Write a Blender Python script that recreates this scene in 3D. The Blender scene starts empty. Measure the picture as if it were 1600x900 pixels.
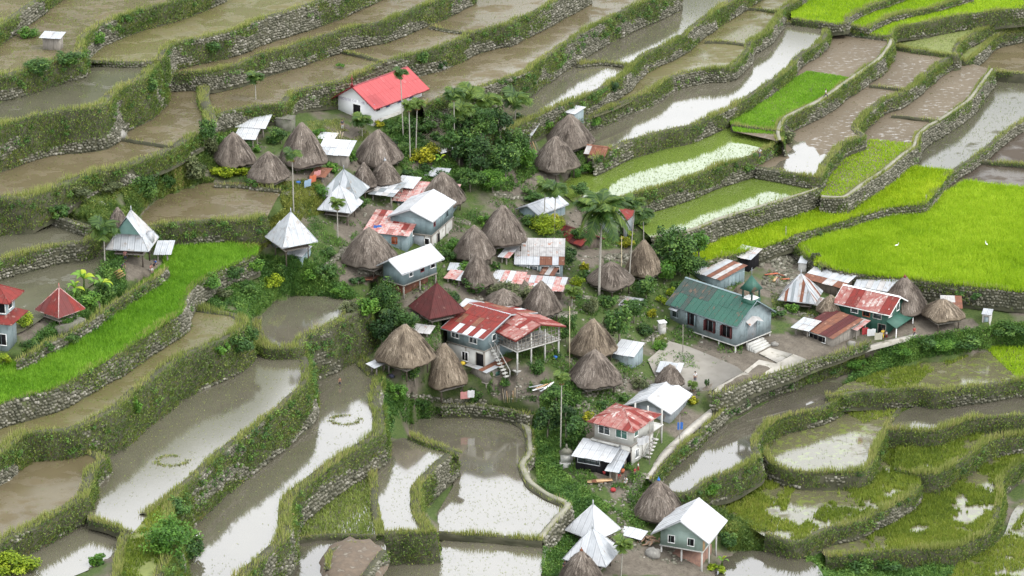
import bpy, bmesh, math, random
import numpy as np
from mathutils import Vector, Matrix, geometry
R = math.radians
rng = np.random.default_rng(7)
random.seed(7)
sc = bpy.context.scene
COL = sc.collection
# ------------------------------------------------------------------ camera
PITCH = R(20.5); HF = R(19.0); TH = math.tan(HF / 2); DIST = 80 / TH
CAM = np.array([0, -DIST * math.cos(PITCH), DIST * math.sin(PITCH)])
FWD = np.array([0, math.cos(PITCH), -math.sin(PITCH)])
UPV = np.array([0, math.sin(PITCH), math.cos(PITCH)])
RGT = np.array([1.0, 0, 0])
cd = bpy.data.cameras.new('camera'); co = bpy.data.objects.new('camera', cd); COL.objects.link(co)
cd.angle = HF; cd.sensor_width = 36; cd.clip_start = 1; cd.clip_end = 12000
co.location = CAM; co.rotation_euler = (math.pi / 2 - PITCH, 0, 0)
sc.camera = co
# ------------------------------------------------------------------ world
SUN_EL, SUN_AZ = R(50), R(112)      # azimuth from +Y towards +X
w = bpy.data.worlds.new('World'); sc.world = w; w.use_nodes = True
nt = w.node_tree; nt.nodes.clear()
sky = nt.nodes.new('ShaderNodeTexSky'); sky.sky_type = 'NISHITA'; sky.sun_disc = False
sky.sun_elevation = SUN_EL; sky.sun_rotation = SUN_AZ
sky.air_density = 1.0; sky.dust_density = 6.0; sky.ozone_density = 1.0
# overcast: the sky's own light is greyed and broken by soft cloud
hs = nt.nodes.new('ShaderNodeHueSaturation'); hs.inputs['Saturation'].default_value = 0.22
hs.inputs['Value'].default_value = 1.0
nt.links.new(sky.outputs[0], hs.inputs['Color'])
cl = nt.nodes.new('ShaderNodeMix'); cl.data_type = 'RGBA'
cl.inputs['Factor'].default_value = 0.7
cl.inputs['B'].default_value = (12.4, 12.7, 13.3, 1)
nt.links.new(hs.outputs[0], cl.inputs['A'])
bg = nt.nodes.new('ShaderNodeBackground'); bg.inputs['Strength'].default_value = 0.13
nt.links.new(cl.outputs['Result'], bg.inputs['Color'])
wo = nt.nodes.new('ShaderNodeOutputWorld'); nt.links.new(bg.outputs[0], wo.inputs['Surface'])
sl = bpy.data.lights.new('sun', 'SUN'); so = bpy.data.objects.new('sun', sl); COL.objects.link(so)
sl.energy = 0.85; sl.angle = R(14); sl.color = (1, 0.97, 0.91)
sd = Vector((math.sin(SUN_AZ) * math.cos(SUN_EL), math.cos(SUN_AZ) * math.cos(SUN_EL), math.sin(SUN_EL)))
so.rotation_euler = sd.to_track_quat('Z', 'Y').to_euler()
sc.view_settings.view_transform = 'Standard'; sc.view_settings.look = 'None'
sc.view_settings.exposure = 0.97; sc.view_settings.gamma = 1.0
sc.cycles.max_bounces = 7; sc.cycles.diffuse_bounces = 4; sc.cycles.glossy_bounces = 3
sc.cycles.transmission_bounces = 2; sc.cycles.caustics_reflective = False; sc.cycles.caustics_refractive = False
sc.cycles.use_denoising = True

# ------------------------------------------------------------------ projection helpers
def at(px, py, z=0.0):
    d = FWD + (px - 800) / 800 * TH * RGT + (450 - py) / 800 * TH * UPV
    t = (z - CAM[2]) / d[2]
    return CAM + d * t
def ats(P, z):
    return np.array([at(x, y, z) for x, y in P])
def ppm(p):                                   # photo pixels per metre at a world point
    return 800 / TH / float(np.dot(np.asarray(p) - CAM, FWD))
CP = math.cos(PITCH); SP = math.sin(PITCH)

def hash2(i, j, s):
    h = np.sin(i * 127.1 + j * 311.7 + s * 74.7) * 43758.5453
    return h - np.floor(h)
def vnoise(x, y, s=0):
    x = np.asarray(x, float); y = np.asarray(y, float)
    i = np.floor(x); j = np.floor(y); f = x - i; g = y - j
    f = f * f * (3 - 2 * f); g = g * g * (3 - 2 * g)
    return (hash2(i, j, s) * (1 - f) + hash2(i + 1, j, s) * f) * (1 - g) + (hash2(i, j + 1, s) * (1 - f) + hash2(i + 1, j + 1, s) * f) * g
def fbm(x, y, s=0):
    return vnoise(x, y, s) * .55 + vnoise(x * 2.1, y * 2.1, s + 1) * .3 + vnoise(x * 4.3, y * 4.3, s + 2) * .15

# ------------------------------------------------------------------ object helpers
def tag(o, label=None, cat=None, group=None, kind=None):
    if o is None: return o
    if label: o['label'] = label
    if cat: o['category'] = cat
    if group: o['group'] = group
    if kind: o['kind'] = kind
    return o
def npmesh(name, V, F, mat, parent=None, v=None, smooth=False):
    """V (N,3); F list of (M,k) index arrays; v = per-vertex variation value"""
    me = bpy.data.meshes.new(name)
    V = np.asarray(V, np.float32).reshape(-1, 3)
    F = [np.asarray(f, np.int32) for f in (F if isinstance(F, (list, tuple)) else [F]) if len(f)]
    me.vertices.add(len(V)); me.vertices.foreach_set('co', V.ravel())
    if not F: return None
    nl = sum(f.size for f in F); nf = sum(len(f) for f in F)
    me.loops.add(nl); me.polygons.add(nf)
    me.loops.foreach_set('vertex_index', np.concatenate([f.ravel() for f in F]) if F else np.zeros(0, np.int32))
    ls = []; o = 0
    for f in F:
        ls.append(o + np.arange(len(f), dtype=np.int32) * f.shape[1]); o += f.size
    me.polygons.foreach_set('loop_start', np.concatenate(ls).astype(np.int32))
    if smooth: me.polygons.foreach_set('use_smooth', np.ones(nf, bool))
    me.update(calc_edges=True)
    if v is not None:
        a = me.attributes.new('v', 'FLOAT', 'POINT'); a.data.foreach_set('value', np.asarray(v, np.float32))
    me.materials.append(mat)
    o = bpy.data.objects.new(name, me); COL.objects.link(o)
    if parent is not None: o.parent = parent
    return o
def empty(name, loc=(0, 0, 0), rz=0.0):
    o = bpy.data.objects.new(name, None); COL.objects.link(o)
    o.location = loc; o.rotation_euler = (0, 0, rz); o.empty_display_size = .3
    return o
def kids(o): return list(o.children)
def copy_tree(o, parent=None):
    c = o.copy(); COL.objects.link(c)
    if parent is not None: c.parent = parent
    for ch in kids(o): copy_tree(ch, c)
    return c

class G:
    """collects polygons, builds one mesh object"""
    def __init__(s): s.V = []; s.F = {}; s.n = 0
    def add(s, V, F):
        b = s.n
        for p in V: s.V.append(tuple(p))
        s.n += len(V)
        for f in F: s.F.setdefault(len(f), []).append([i + b for i in f])
        return s
    def box(s, x0, x1, y0, y1, z0, z1):
        return s.add([(x0, y0, z0), (x1, y0, z0), (x1, y1, z0), (x0, y1, z0), (x0, y0, z1), (x1, y0, z1), (x1, y1, z1), (x0, y1, z1)],
                     [(0, 3, 2, 1), (4, 5, 6, 7), (0, 1, 5, 4), (1, 2, 6, 5), (2, 3, 7, 6), (3, 0, 4, 7)])
    def bar(s, a, b, r, n=6, r2=None):
        a = np.array(a, float); b = np.array(b, float); r2 = r if r2 is None else r2
        d = b - a; d /= np.linalg.norm(d) + 1e-9
        u = np.cross(d, (0, 0, 1)) if abs(d[2]) < .9 else np.cross(d, (1, 0, 0)); u /= np.linalg.norm(u); v = np.cross(d, u)
        V = []
        for p, rr in ((a, r), (b, r2)):
            for k in range(n):
                t = 2 * math.pi * k / n; V.append(p + rr * (math.cos(t) * u + math.sin(t) * v))
        F = [(k, (k + 1) % n, n + (k + 1) % n, n + k) for k in range(n)] + [tuple(range(n - 1, -1, -1)), tuple(range(n, 2 * n))]
        return s.add(V, F)
    def tube(s, P, rad, n=6):
        P = [np.array(p, float) for p in P]; V = []; m = len(P)
        for i, p in enumerate(P):
            d = P[min(i + 1, m - 1)] - P[max(i - 1, 0)]; d /= np.linalg.norm(d) + 1e-9
            u = np.cross(d, (0, 1, 0)) if abs(d[1]) < .9 else np.cross(d, (1, 0, 0)); u /= np.linalg.norm(u); v = np.cross(d, u)
            rr = rad[i] if hasattr(rad, '__len__') else rad
            for k in range(n):
                t = 2 * math.pi * k / n; V.append(p + rr * (math.cos(t) * u + math.sin(t) * v))
        F = [(i * n + k, i * n + (k + 1) % n, (i + 1) * n + (k + 1) % n, (i + 1) * n + k) for i in range(m - 1) for k in range(n)]
        F += [tuple(range(n - 1, -1, -1)), tuple(range((m - 1) * n, m * n))]
        return s.add(V, F)
    def build(s, name, mat, parent=None, smooth=False, v=None):
        return npmesh(name, s.V, [np.array(f) for f in s.F.values()], mat, parent, v, smooth)

# ------------------------------------------------------------------ materials
def nodes(name):
    m = bpy.data.materials.new(name); m.use_nodes = True
    t = m.node_tree; t.nodes.clear()
    o = t.nodes.new('ShaderNodeOutputMaterial')
    return m, t, o
def N(t, typ, **k):
    n = t.nodes.new(typ)
    for a, b in k.items():
        if a.startswith('_'): setattr(n, a[1:], b)
        else: n.inputs[a.replace('__', ' ')].default_value = b
    return n
def c4(c): return (c[0], c[1], c[2], 1)
def ramp(t, stops):
    n = t.nodes.new('ShaderNodeValToRGB'); e = n.color_ramp.elements
    while len(e) < len(stops): e.new(.5)
    for i, (p, c) in enumerate(stops): e[i].position = p; e[i].color = c4(c)
    return n
def mix(t, f, a, b):
    n = t.nodes.new('ShaderNodeMix'); n.data_type = 'RGBA'
    for s, x in ((n.inputs['Factor'], f), (n.inputs['A'], a), (n.inputs['B'], b)):
        if isinstance(x, bpy.types.NodeSocket): t.links.new(x, s)
        elif isinstance(x, (int, float)): s.default_value = x
        else: s.default_value = c4(x)
    return n.outputs['Result']
def coords(t, scale=(1, 1, 1), rot=0.0):
    tc = t.nodes.new('ShaderNodeTexCoord'); mp = t.nodes.new('ShaderNodeMapping')
    mp.inputs['Scale'].default_value = scale; mp.inputs['Rotation'].default_value = (0, 0, rot)
    t.links.new(tc.outputs['Object'], mp.inputs['Vector']); return mp.outputs[0]
def noise(t, vec, scale, detail=3, rough=.55):
    n = N(t, 'ShaderNodeTexNoise', Scale=scale, Detail=detail, Roughness=rough); t.links.new(vec, n.inputs['Vector']); return n.outputs['Fac']
def mapr(t, x, a, b, c=0., d=1.):
    n = N(t, 'ShaderNodeMapRange'); t.links.new(x, n.inputs[0])
    for i, q in enumerate((a, b, c, d)): n.inputs[i + 1].default_value = q
    n.clamp = True
    return n.outputs[0]
MATS = {}
def surf(name, c1, c2=None, rough=.8, metal=0., scale=1.5, c3=None, th=(.35, .65), th3=(.58, .68), bump=.0, bscale=12, stretch=(1, 1, 1), spec=.4):
    """plain weathered surface: two colours in soft patches, a third (dirt, rust, moss) in blotches of its own"""
    if name in MATS: return MATS[name]
    m, t, o = nodes(name); p = N(t, 'ShaderNodeBsdfPrincipled', Roughness=rough, Metallic=metal); p.inputs['Specular IOR Level'].default_value = spec
    c2 = c2 or tuple(x * .75 for x in c1)
    vec = coords(t, stretch)
    oi = t.nodes.new('ShaderNodeObjectInfo'); ad = t.nodes.new('ShaderNodeVectorMath'); ad.operation = 'ADD'
    sc_ = t.nodes.new('ShaderNodeVectorMath'); sc_.operation = 'SCALE'; sc_.inputs[0].default_value = (37, 51, 23)
    t.links.new(oi.outputs['Random'], sc_.inputs['Scale']); t.links.new(vec, ad.inputs[0]); t.links.new(sc_.outputs[0], ad.inputs[1]); vec = ad.outputs[0]
    col = mix(t, mapr(t, noise(t, vec, scale), *th), c1, c2)
    if c3: col = mix(t, mapr(t, noise(t, vec, scale * .7 + .3, 5), *th3), col, c3)
    t.links.new(col, p.inputs['Base Color'])
    if bump:
        b = N(t, 'ShaderNodeBump', Strength=bump, Distance=.05); t.links.new(noise(t, vec, bscale, 4), b.inputs['Height']); t.links.new(b.outputs[0], p.inputs['Normal'])
    t.links.new(p.outputs[0], o.inputs[0]); MATS[name] = m; return m
def leafm(name, stops, trans=.25, rough=.6):
    """foliage: colour from the per-leaf value v"""
    if name in MATS: return MATS[name]
    m, t, o = nodes(name)
    a = t.nodes.new('ShaderNodeAttribute'); a.attribute_name = 'v'
    r = ramp(t, stops); t.links.new(a.outputs['Fac'], r.inputs[0])
    p = N(t, 'ShaderNodeBsdfPrincipled', Roughness=rough); p.inputs['Specular IOR Level'].default_value = .25
    t.links.new(r.outputs[0], p.inputs['Base Color'])
    tr = t.nodes.new('ShaderNodeBsdfTranslucent'); t.links.new(r.outputs[0], tr.inputs['Color'])
    mx = t.nodes.new('ShaderNodeMixShader'); mx.inputs[0].default_value = trans
    t.links.new(p.outputs[0], mx.inputs[1]); t.links.new(tr.outputs[0], mx.inputs[2]); t.links.new(mx.outputs[0], o.inputs[0])
    MATS[name] = m; return m
def vmat(name, stops, rough=.9, bump=0.):
    if name in MATS: return MATS[name]
    m, t, o = nodes(name)
    a = t.nodes.new('ShaderNodeAttribute'); a.attribute_name = 'v'
    r = ramp(t, stops); t.links.new(a.outputs['Fac'], r.inputs[0])
    p = N(t, 'ShaderNodeBsdfPrincipled', Roughness=rough); p.inputs['Specular IOR Level'].default_value = .25
    col = mix(t, mapr(t, noise(t, coords(t), 6, 4), .3, .7), r.outputs[0], r.outputs[0])
    n2 = t.nodes.new('ShaderNodeHueSaturation'); t.links.new(r.outputs[0], n2.inputs['Color'])
    t.links.new(mapr(t, noise(t, coords(t), 5, 4), .3, .7, .75, 1.2), n2.inputs['Value'])
    t.links.new(n2.outputs[0], p.inputs['Base Color'])
    t.links.new(p.outputs[0], o.inputs[0]); MATS[name] = m; return m
def watm(name, c1, c2, mud=.3, rough=.08, streak=0., ang=.35, ior=1.5, green=None, gth=(.55, .7), bump=.03, mth=None):
    """flooded paddy: murky water film over mud, with mud flats breaking through"""
    if name in MATS: return MATS[name]
    m, t, o = nodes(name)
    v = coords(t); vs = coords(t, (.7, 1.35, 1) if streak else (.8, 1, 1), -ang)
    big = noise(t, v, .07, 4, .6); fine = noise(t, v, .9, 5, .6); st = noise(t, vs, 1.1 if streak else .22, 6, .62)
    a1 = t.nodes.new('ShaderNodeMath'); a1.operation = 'ADD'; t.links.new(mapr(t, big, .3, .7, 0, .8), a1.inputs[0]); t.links.new(mapr(t, st, .3, .7, 0, .2), a1.inputs[1])
    col = mix(t, a1.outputs[0], c1, c2)
    if green: col = mix(t, mapr(t, fine, *gth), col, green)
    p = N(t, 'ShaderNodeBsdfPrincipled', IOR=ior); t.links.new(col, p.inputs['Base Color'])
    mm = mth or (.62 - mud * .35, .72 - mud * .3)
    mask = mapr(t, st, mm[0], mm[1]) if streak == 0 else mapr(t, st, mm[0], mm[1], 1, 0)
    r = N(t, 'ShaderNodeMapRange'); t.links.new(mask, r.inputs[0]); r.inputs[3].default_value = rough; r.inputs[4].default_value = .75
    t.links.new(r.outputs[0], p.inputs['Roughness'])
    s = N(t, 'ShaderNodeMapRange'); t.links.new(mask, s.inputs[0]); s.inputs[3].default_value = .5; s.inputs[4].default_value = .15
    t.links.new(s.outputs[0], p.inputs['Specular IOR Level'])
    b = N(t, 'ShaderNodeBump', Strength=bump, Distance=.06); t.links.new(noise(t, v, 2.2, 4, .6), b.inputs['Height']); t.links.new(b.outputs[0], p.inputs['Normal'])
    t.links.new(p.outputs[0], o.inputs[0]); MATS[name] = m; return m
# ------------------------------------------------------------------ foliage geometry
def leaf_quads(C, size, up=.3, seed=0, asp=.55, nrm=None):
    """one diamond leaf per centre; returns V (4N,3), F (N,4)"""
    r = np.random.default_rng(seed); n = len(C)
    size = np.broadcast_to(np.asarray(size, float), (n,)) * r.uniform(.7, 1.3, n)
    nv = r.normal(size=(n, 3)); nv[:, 2] = np.abs(nv[:, 2]) + up
    if nrm is not None: nv += nrm
    nv /= np.linalg.norm(nv, axis=1)[:, None] + 1e-9
    a = r.normal(size=(n, 3)); a -= nv * np.sum(a * nv, 1)[:, None]; a /= np.linalg.norm(a, axis=1)[:, None] + 1e-9
    b = np.cross(nv, a)
    L = (a.T * size * .5).T; W = (b.T * size * .5 * asp).T
    V = np.stack([C - L, C + W - L * .1, C + L, C - W - L * .1], 1).reshape(-1, 3)
    return V, np.arange(4 * n).reshape(n, 4)
def blades(B, h, wd, lean=.4, seed=0, dirv=None):
    """one upright triangular blade per base point"""
    r = np.random.default_rng(seed); n = len(B)
    h = np.broadcast_to(np.asarray(h, float), (n,)) * r.uniform(.65, 1.25, n)
    a = r.uniform(0, 2 * np.pi, n); sx = np.stack([np.cos(a), np.sin(a), np.zeros(n)], 1) * (wd / 2)
    t = r.normal(size=(n, 3)) * lean; t[:, 2] = 1
    if dirv is not None: t = t * .6 + dirv
    tip = B + (t.T * h).T
    V = np.stack([B - sx, B + sx, tip], 1).reshape(-1, 3)
    return V, np.arange(3 * n).reshape(n, 3)

GRASS = leafm('rim_grass', [(0, (.075, .105, .026)), (.3, (.155, .20, .046)), (.65, (.26, .295, .08)), (.88, (.36, .345, .13)), (1, (.37, .29, .15))], .35)
PLANTS = leafm('wall_plants', [(0, (.025, .06, .014)), (.3, (.07, .125, .024)), (.6, (.14, .20, .038)), (.85, (.24, .27, .06)), (1, (.30, .21, .10))], .35)
LUSH = leafm('lush_leaves', [(0, (.022, .062, .015)), (.4, (.058, .135, .025)), (.75, (.125, .225, .04)), (1, (.21, .31, .065))], .35)
STONE = vmat('wall_stone', [(0, (.04, .042, .028)), (.4, (.098, .096, .068)), (.75, (.165, .157, .122)), (1, (.30, .285, .245))])
EARTHM = surf('wall_earth', (.060, .058, .034), (.034, .036, .019), .95, 0, .5, (.07, .085, .03), bump=.6, bscale=4)
SIZE = (0, 1)

# ------------------------------------------------------------------ curves in the photo plane -> world
def smooth(P, step=.7):
    """Catmull-Rom through world points, resampled at about step metres"""
    P = np.asarray(P, float)
    Q = np.vstack([2 * P[0] - P[1], P, 2 * P[-1] - P[-2]]); out = []
    for i in range(1, len(Q) - 2):
        a, b, c, d = Q[i - 1], Q[i], Q[i + 1], Q[i + 2]
        n = max(2, int(np.linalg.norm(c - b) / step)); u = np.linspace(0, 1, n, endpoint=False)[:, None]
        lin = b + (c - b) * u
        cr = .5 * ((2 * b) + (c - a) * u + (2 * a - 5 * b + 4 * c - d) * u ** 2 + (3 * b - a - 3 * c + d) * u ** 3)
        out.append(.25 * lin + .75 * cr)
    out.append(P[-1:]); return np.vstack(out)
def inpoly(x, y, P):
    x = np.asarray(x); y = np.asarray(y); c = np.zeros(x.shape, bool); n = len(P)
    for i in range(n):
        x1, y1 = P[i][:2]; x2, y2 = P[i - 1][:2]
        if y1 == y2: continue
        c ^= ((y1 > y) != (y2 > y)) & (x < (x2 - x1) * (y - y1) / (y2 - y1) + x1)
    return c
def scatter(P, dens, seed=0):
    """random world points inside world polygon P (flat)"""
    r = np.random.default_rng(seed); P = np.asarray(P)
    lo = P.min(0); hi = P.max(0); n = int((hi[0] - lo[0]) * (hi[1] - lo[1]) * dens)
    X = r.uniform(lo[0], hi[0], n); Y = r.uniform(lo[1], hi[1], n); k = inpoly(X, Y, P)
    return np.stack([X[k], Y[k], np.full(k.sum(), P[0][2])], 1)
TOP_CELLS = []
FACE_CELLS = []            # (x, y, z) pixels covered by wall faces, with the height of the wall's foot
GROUND_CELLS = []          # (pixel polygon, z) of every field, for the ground under them
def project(p):
    d = np.asarray(p) - CAM; f = d @ FWD
    return np.stack([800 + 800 * (d @ RGT) / f / TH, 450 - 800 * (d @ UPV) / f / TH], -1)

# ------------------------------------------------------------------ paddies
BROWN = dict(c1=(.135, .112, .068), c2=(.185, .155, .10))
WM = {
 'murk': watm('murky_paddy', (.082, .066, .036), (.122, .10, .058), mud=.35, rough=.16, ior=1.45, green=(.085, .09, .034), gth=(.6, .8)),
 'murk2': watm('weedy_paddy', (.085, .074, .034), (.12, .106, .048), mud=.4, rough=.18, ior=1.45, green=(.095, .10, .034), gth=(.5, .74)),
 'grey': watm('grey_green_paddy', (.058, .057, .038), (.09, .085, .058), mud=.1, rough=.12, ior=1.5, green=(.07, .08, .036), gth=(.6, .8)),
 'glass': watm('clear_paddy', (.080, .073, .052), (.112, .103, .076), mud=0, rough=.07, ior=2.6, bump=.01, mth=(.75, .95)),
 'mirror': watm('still_paddy', (.055, .05, .037), (.085, .077, .058), mud=.05, rough=.05, ior=2.3, bump=.02, mth=(.68, .9)),
 'mudflat': watm('muddy_paddy', (.086, .066, .040), (.120, .095, .061), rough=.1, streak=1, ior=1.9, bump=.12, mth=(.56, .61)),
 'dark': watm('dark_mud', (.05, .04, .03), (.075, .06, .045), mud=.5, rough=.25, ior=1.4),
 'green': watm('young_rice_paddy', (.085, .125, .022), (.11, .155, .028), mud=0, rough=.05, ior=2.3, bump=.008, mth=(.75, .95)),
 'marsh': watm('marsh', (.075, .073, .04), (.11, .10, .058), mud=.1, rough=.07, ior=1.95, green=(.12, .14, .04), gth=(.52, .62), bump=.04, mth=(.56, .66)),
 'bed': surf('rice_bed', (.07, .13, .018), (.05, .10, .015), .9, 0, 3),
 'weed': surf('weedy_bed', (.15, .17, .05), (.105, .125, .035), .9, 0, 1.2, (.14, .115, .065)),
}
SPR = leafm('rice_sprouts', [(0, (.10, .15, .03)), (.5, (.17, .23, .045)), (1, (.27, .31, .08))], .3)
RICE = leafm('rice_leaves', [(0, (.085, .21, .012)), (.5, (.16, .33, .022)), (1, (.27, .45, .045))], .45)
RICEY = leafm('ripening_rice', [(0, (.18, .31, .008)), (.5, (.31, .44, .012)), (1, (.46, .55, .035))], .4)
RICEL = leafm('light_rice', [(0, (.16, .29, .008)), (.5, (.28, .43, .014)), (1, (.42, .55, .04))], .45)

SPK = .8
MEADOW = leafm('meadow_grass', [(0, (.07, .11, .015)), (.35, (.15, .21, .025)), (.7, (.25, .30, .045)), (1, (.36, .33, .10))], .4)
def field(name, z, rim, back, mat, spr=0., rice=None, label=None, h=.3, kind='structure', sub=None, cov=None):
    Pr = smooth(ats(rim, z), 1.0); Pb = ats(back, z) if back else np.zeros((0, 3))
    P = np.vstack([Pr, Pb]); P[:, 2] = z
    tri = geometry.tessellate_polygon([[Vector(p) for p in P]])
    o = npmesh(name, P, [np.array(tri)], WM[mat]); me = o.data
    tag(o, label, None, None, kind)
    bm = bmesh.new(); bm.from_mesh(me); bmesh.ops.recalc_face_normals(bm, faces=bm.faces)
    for f in bm.faces:
        if f.normal.z < 0: f.normal_flip()
    bm.to_mesh(me); bm.free()
    GROUND_CELLS.append(([tuple(q) for q in project(P)], z))
    sd_ = int(abs(hash(round(z * 977 + rim[0][0] * 13)))) % 9999
    if spr:
        B = scatter(P, spr * SPK * (.7 if mat in ('glass', 'mirror') else 1), sd_)
        cl_ = fbm(B[:, 0] * .07, B[:, 1] * .07, 5) + .3 * fbm(B[:, 0] * .9, B[:, 1] * .9, 9) + .35 * np.random.default_rng(sd_).random(len(B)) - .08
        k = cl_ > (cov if cov is not None else .62); B = B[k]
        if len(B):
            B = np.repeat(B, 3, 0) + np.random.default_rng(sd_).normal(0, .07, (3 * len(B), 3)) * (1, 1, 0)
            small = mat in ('glass', 'mirror'); V, F = blades(B, h * (.45 if small else .8), .045, .5, sd_)
            vv = np.repeat(np.clip((.35 if small else 0) + fbm(B[:, 0] * .3, B[:, 1] * .3, 2) + np.random.default_rng(1).normal(0, .15, len(B)), 0, 1), 3)
            s = npmesh('rice_sprouts', V, F, SPR, None, vv); tag(s, 'rice sprouts and weeds standing in the %s' % (label or name), None, None, 'stuff')
    for r_ in (rice if isinstance(rice, list) else [rice] if rice else []):
        m_, dens, hh = r_[:3]; Q = ats(r_[3], z) if len(r_) > 3 else P
        B = scatter(Q, dens, sd_ + 1); 
        if len(r_) > 3: B = B[inpoly(B[:, 0], B[:, 1], P)]
        if m_ is MEADOW: B = B[fbm(B[:, 0] * .3, B[:, 1] * .3, 17) + .4 * fbm(B[:, 0] * 1.4, B[:, 1] * 1.4, 18) > .6]
        hmod = hh * (.5 + .5 * fbm(B[:, 0] * .25, B[:, 1] * .25, 3) + .5 * fbm(B[:, 0] * .8, B[:, 1] * .8, 19))
        V, F = blades(B, hmod, .15, .38, sd_)
        vv = np.clip(-.02 + .6 * fbm(B[:, 0] * .11, B[:, 1] * .11, 8) + .42 * fbm(B[:, 0] * .8, B[:, 1] * .8, 19) + .35 * (fbm(B[:, 0] * .04, B[:, 1] * .04, 23) - .5) + np.random.default_rng(3).normal(0, .16, len(B)), 0, 1)
        s = npmesh('rice_plants', V, F, m_, None, np.repeat(vv, 3)); tag(s, 'dense rice standing in the %s' % (label or name), None, None, 'stuff')
    return P

def wall(label, rim, zt, zb, stone=.5, veg=.6, bush=.25, bund=.95, grass=1., shag=1., rimstone=False, name='terrace_wall', tone=0., seed=None, cat='terrace wall'):
    """dry-stone terrace wall with an earth bund along its top; rim runs with the low side on its right"""
    P = smooth(ats(rim, zt), .8); n = len(P)
    if cat == 'terrace wall' and stone < .75: stone *= .72; veg += .1
    seed = seed if seed is not None else int(abs(rim[0][0] * 7 + rim[0][1] * 3 + zt * 11)) % 9973
    r = np.random.default_rng(seed)
    T = np.gradient(P, axis=0); T[:, 2] = 0; T /= np.linalg.norm(T, axis=1)[:, None] + 1e-9
    O = np.stack([T[:, 1], -T[:, 0], np.zeros(n)], 1)
    S = np.concatenate([[0], np.cumsum(np.linalg.norm(np.diff(P, axis=0), axis=1))]); L = S[-1]
    zbv = np.interp(np.linspace(0, 1, n), np.linspace(0, 1, len(zb)), zb) if hasattr(zb, '__len__') else np.full(n, float(zb))
    H = np.maximum(zt - zbv, .12)
    wob = (fbm(S * .25, S * 0 + seed, 1) - .5) * (.5 + .6 * shag); up_ = (fbm(S * .35, S * 0 + seed, 4) - .5) * .3
    for t_ in np.linspace(.1, 1.05, 7):
        q_ = project(P + O * .15 - np.stack([0 * H, 0 * H, H * t_], 1)); FACE_CELLS.extend(zip(q_[:, 0], q_[:, 1], zbv - .3))
    for t_ in (1.0, 1.8):
        q_ = project(P - O * t_); TOP_CELLS.extend((x_, y_, zt - .15) for x_, y_ in q_)
    rows = []
    for oo, zz in ((-bund - .25, -.06), (-bund, .16), (-bund * .5, .27), (-.08, .2)):
        rows.append(P + O * (oo + wob * .5)[:, None] + np.array([0, 0, 1.]) * (zz + up_ * (zz > 0))[:, None])
    K = 5
    for k in range(1, K + 1):
        t = k / K; off = .12 + .2 * H * t + wob * .5 + (fbm(S * .8, S * 0 + k * 3.1, seed % 97) - .5) * .35
        rows.append(P + O * off[:, None] + np.stack([0 * H, 0 * H, .15 + up_ - (H + .55) * t], 1))
    V = np.array(rows); m = len(rows); V = V.reshape(-1, 3)
    F = [(i * n + j, (i + 1) * n + j, (i + 1) * n + j + 1, i * n + j + 1) for i in range(m - 1) for j in range(n - 1)]
    core = npmesh(name, V, [np.array(F)], EARTHM, smooth=True); tag(core, label, cat)
    def face(s, t):
        """world point and outward on the wall face at length s and drop t in 0..1"""
        f = np.interp(s, S, np.arange(n)); i = np.clip(f.astype(int), 0, n - 2); u = (f - i)[:, None]
        p = P[i] * (1 - u) + P[i + 1] * u; o = O[i] * (1 - u) + O[i + 1] * u; h = np.interp(s, S, H)
        w_ = np.interp(s, S, wob) * .5; q = np.interp(s, S, up_)
        return p + o * (.12 + .2 * h * t + w_)[:, None] + np.stack([0 * h, 0 * h, .12 + q - h * t], 1), o, h
    def maskv(s, t, h):   # how planted the face is: more on top, in clumps
        return (1 - t) * .62 + (fbm(s * .13, t * h * .35 + seed, 6) - .5) * 2.6 + veg - .5
    hm = H.mean()
    if stone > 0 and hm > .35:
        ch = .36; nr = max(1, int(hm / ch)); nc = int(L / .46)
        s, rr = np.meshgrid(np.arange(nc) * .46, np.arange(nr)); s = (s + (rr % 2) * .22 + r.uniform(-.13, .13, s.shape)).ravel(); t = ((rr + .5 + r.uniform(-.25, .25, rr.shape)) / nr).ravel()
        s = np.clip(s, 0, L); p, o, h = face(s, t)
        k = (maskv(s, t, h) < .28 + .75 * stone) & (r.random(len(s)) < .93); p, o, s, t = p[k], o[k], s[k], t[k]
        tg = np.stack([-o[:, 1], o[:, 0], 0 * s], 1); q = len(p)
        if q:
            a = r.uniform(.15, .29, q); b = r.uniform(.12, .23, q); d = r.uniform(.06, .2, q)
            z = np.array([0, 0, 1.]); J = lambda: r.uniform(.6, 1.15, q)[:, None]
            cs = []
            for sa, sb in ((-1, -1), (1, -1), (1, 1), (-1, 1)): cs.append(p - o * .25 + tg * (sa * a)[:, None] + z * (sb * b)[:, None])
            for sa, sb in ((-1, -1), (1, -1), (1, 1), (-1, 1)): cs.append(p + o * d[:, None] + tg * (sa * a * .78)[:, None] * J() + z * (sb * b * .75)[:, None] * J())
            Vs = np.stack(cs, 1).reshape(-1, 3); base = (np.arange(q) * 8)[:, None, None]
            Fs = (np.array([[4, 5, 6, 7], [0, 1, 5, 4], [1, 2, 6, 5], [2, 3, 7, 6], [3, 0, 4, 7]])[None] + base).reshape(-1, 4)
            vv = np.clip(r.beta(2.2, 2.4, q) + tone, 0, 1)
            so_ = npmesh('stone', Vs, Fs, STONE, core, np.repeat(vv, 8)); tag(so_, kind='stuff')
    Vg, Fg, vg = [], [], []
    # grass on the bund
    ng = int(L * 52 * grass)
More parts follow.
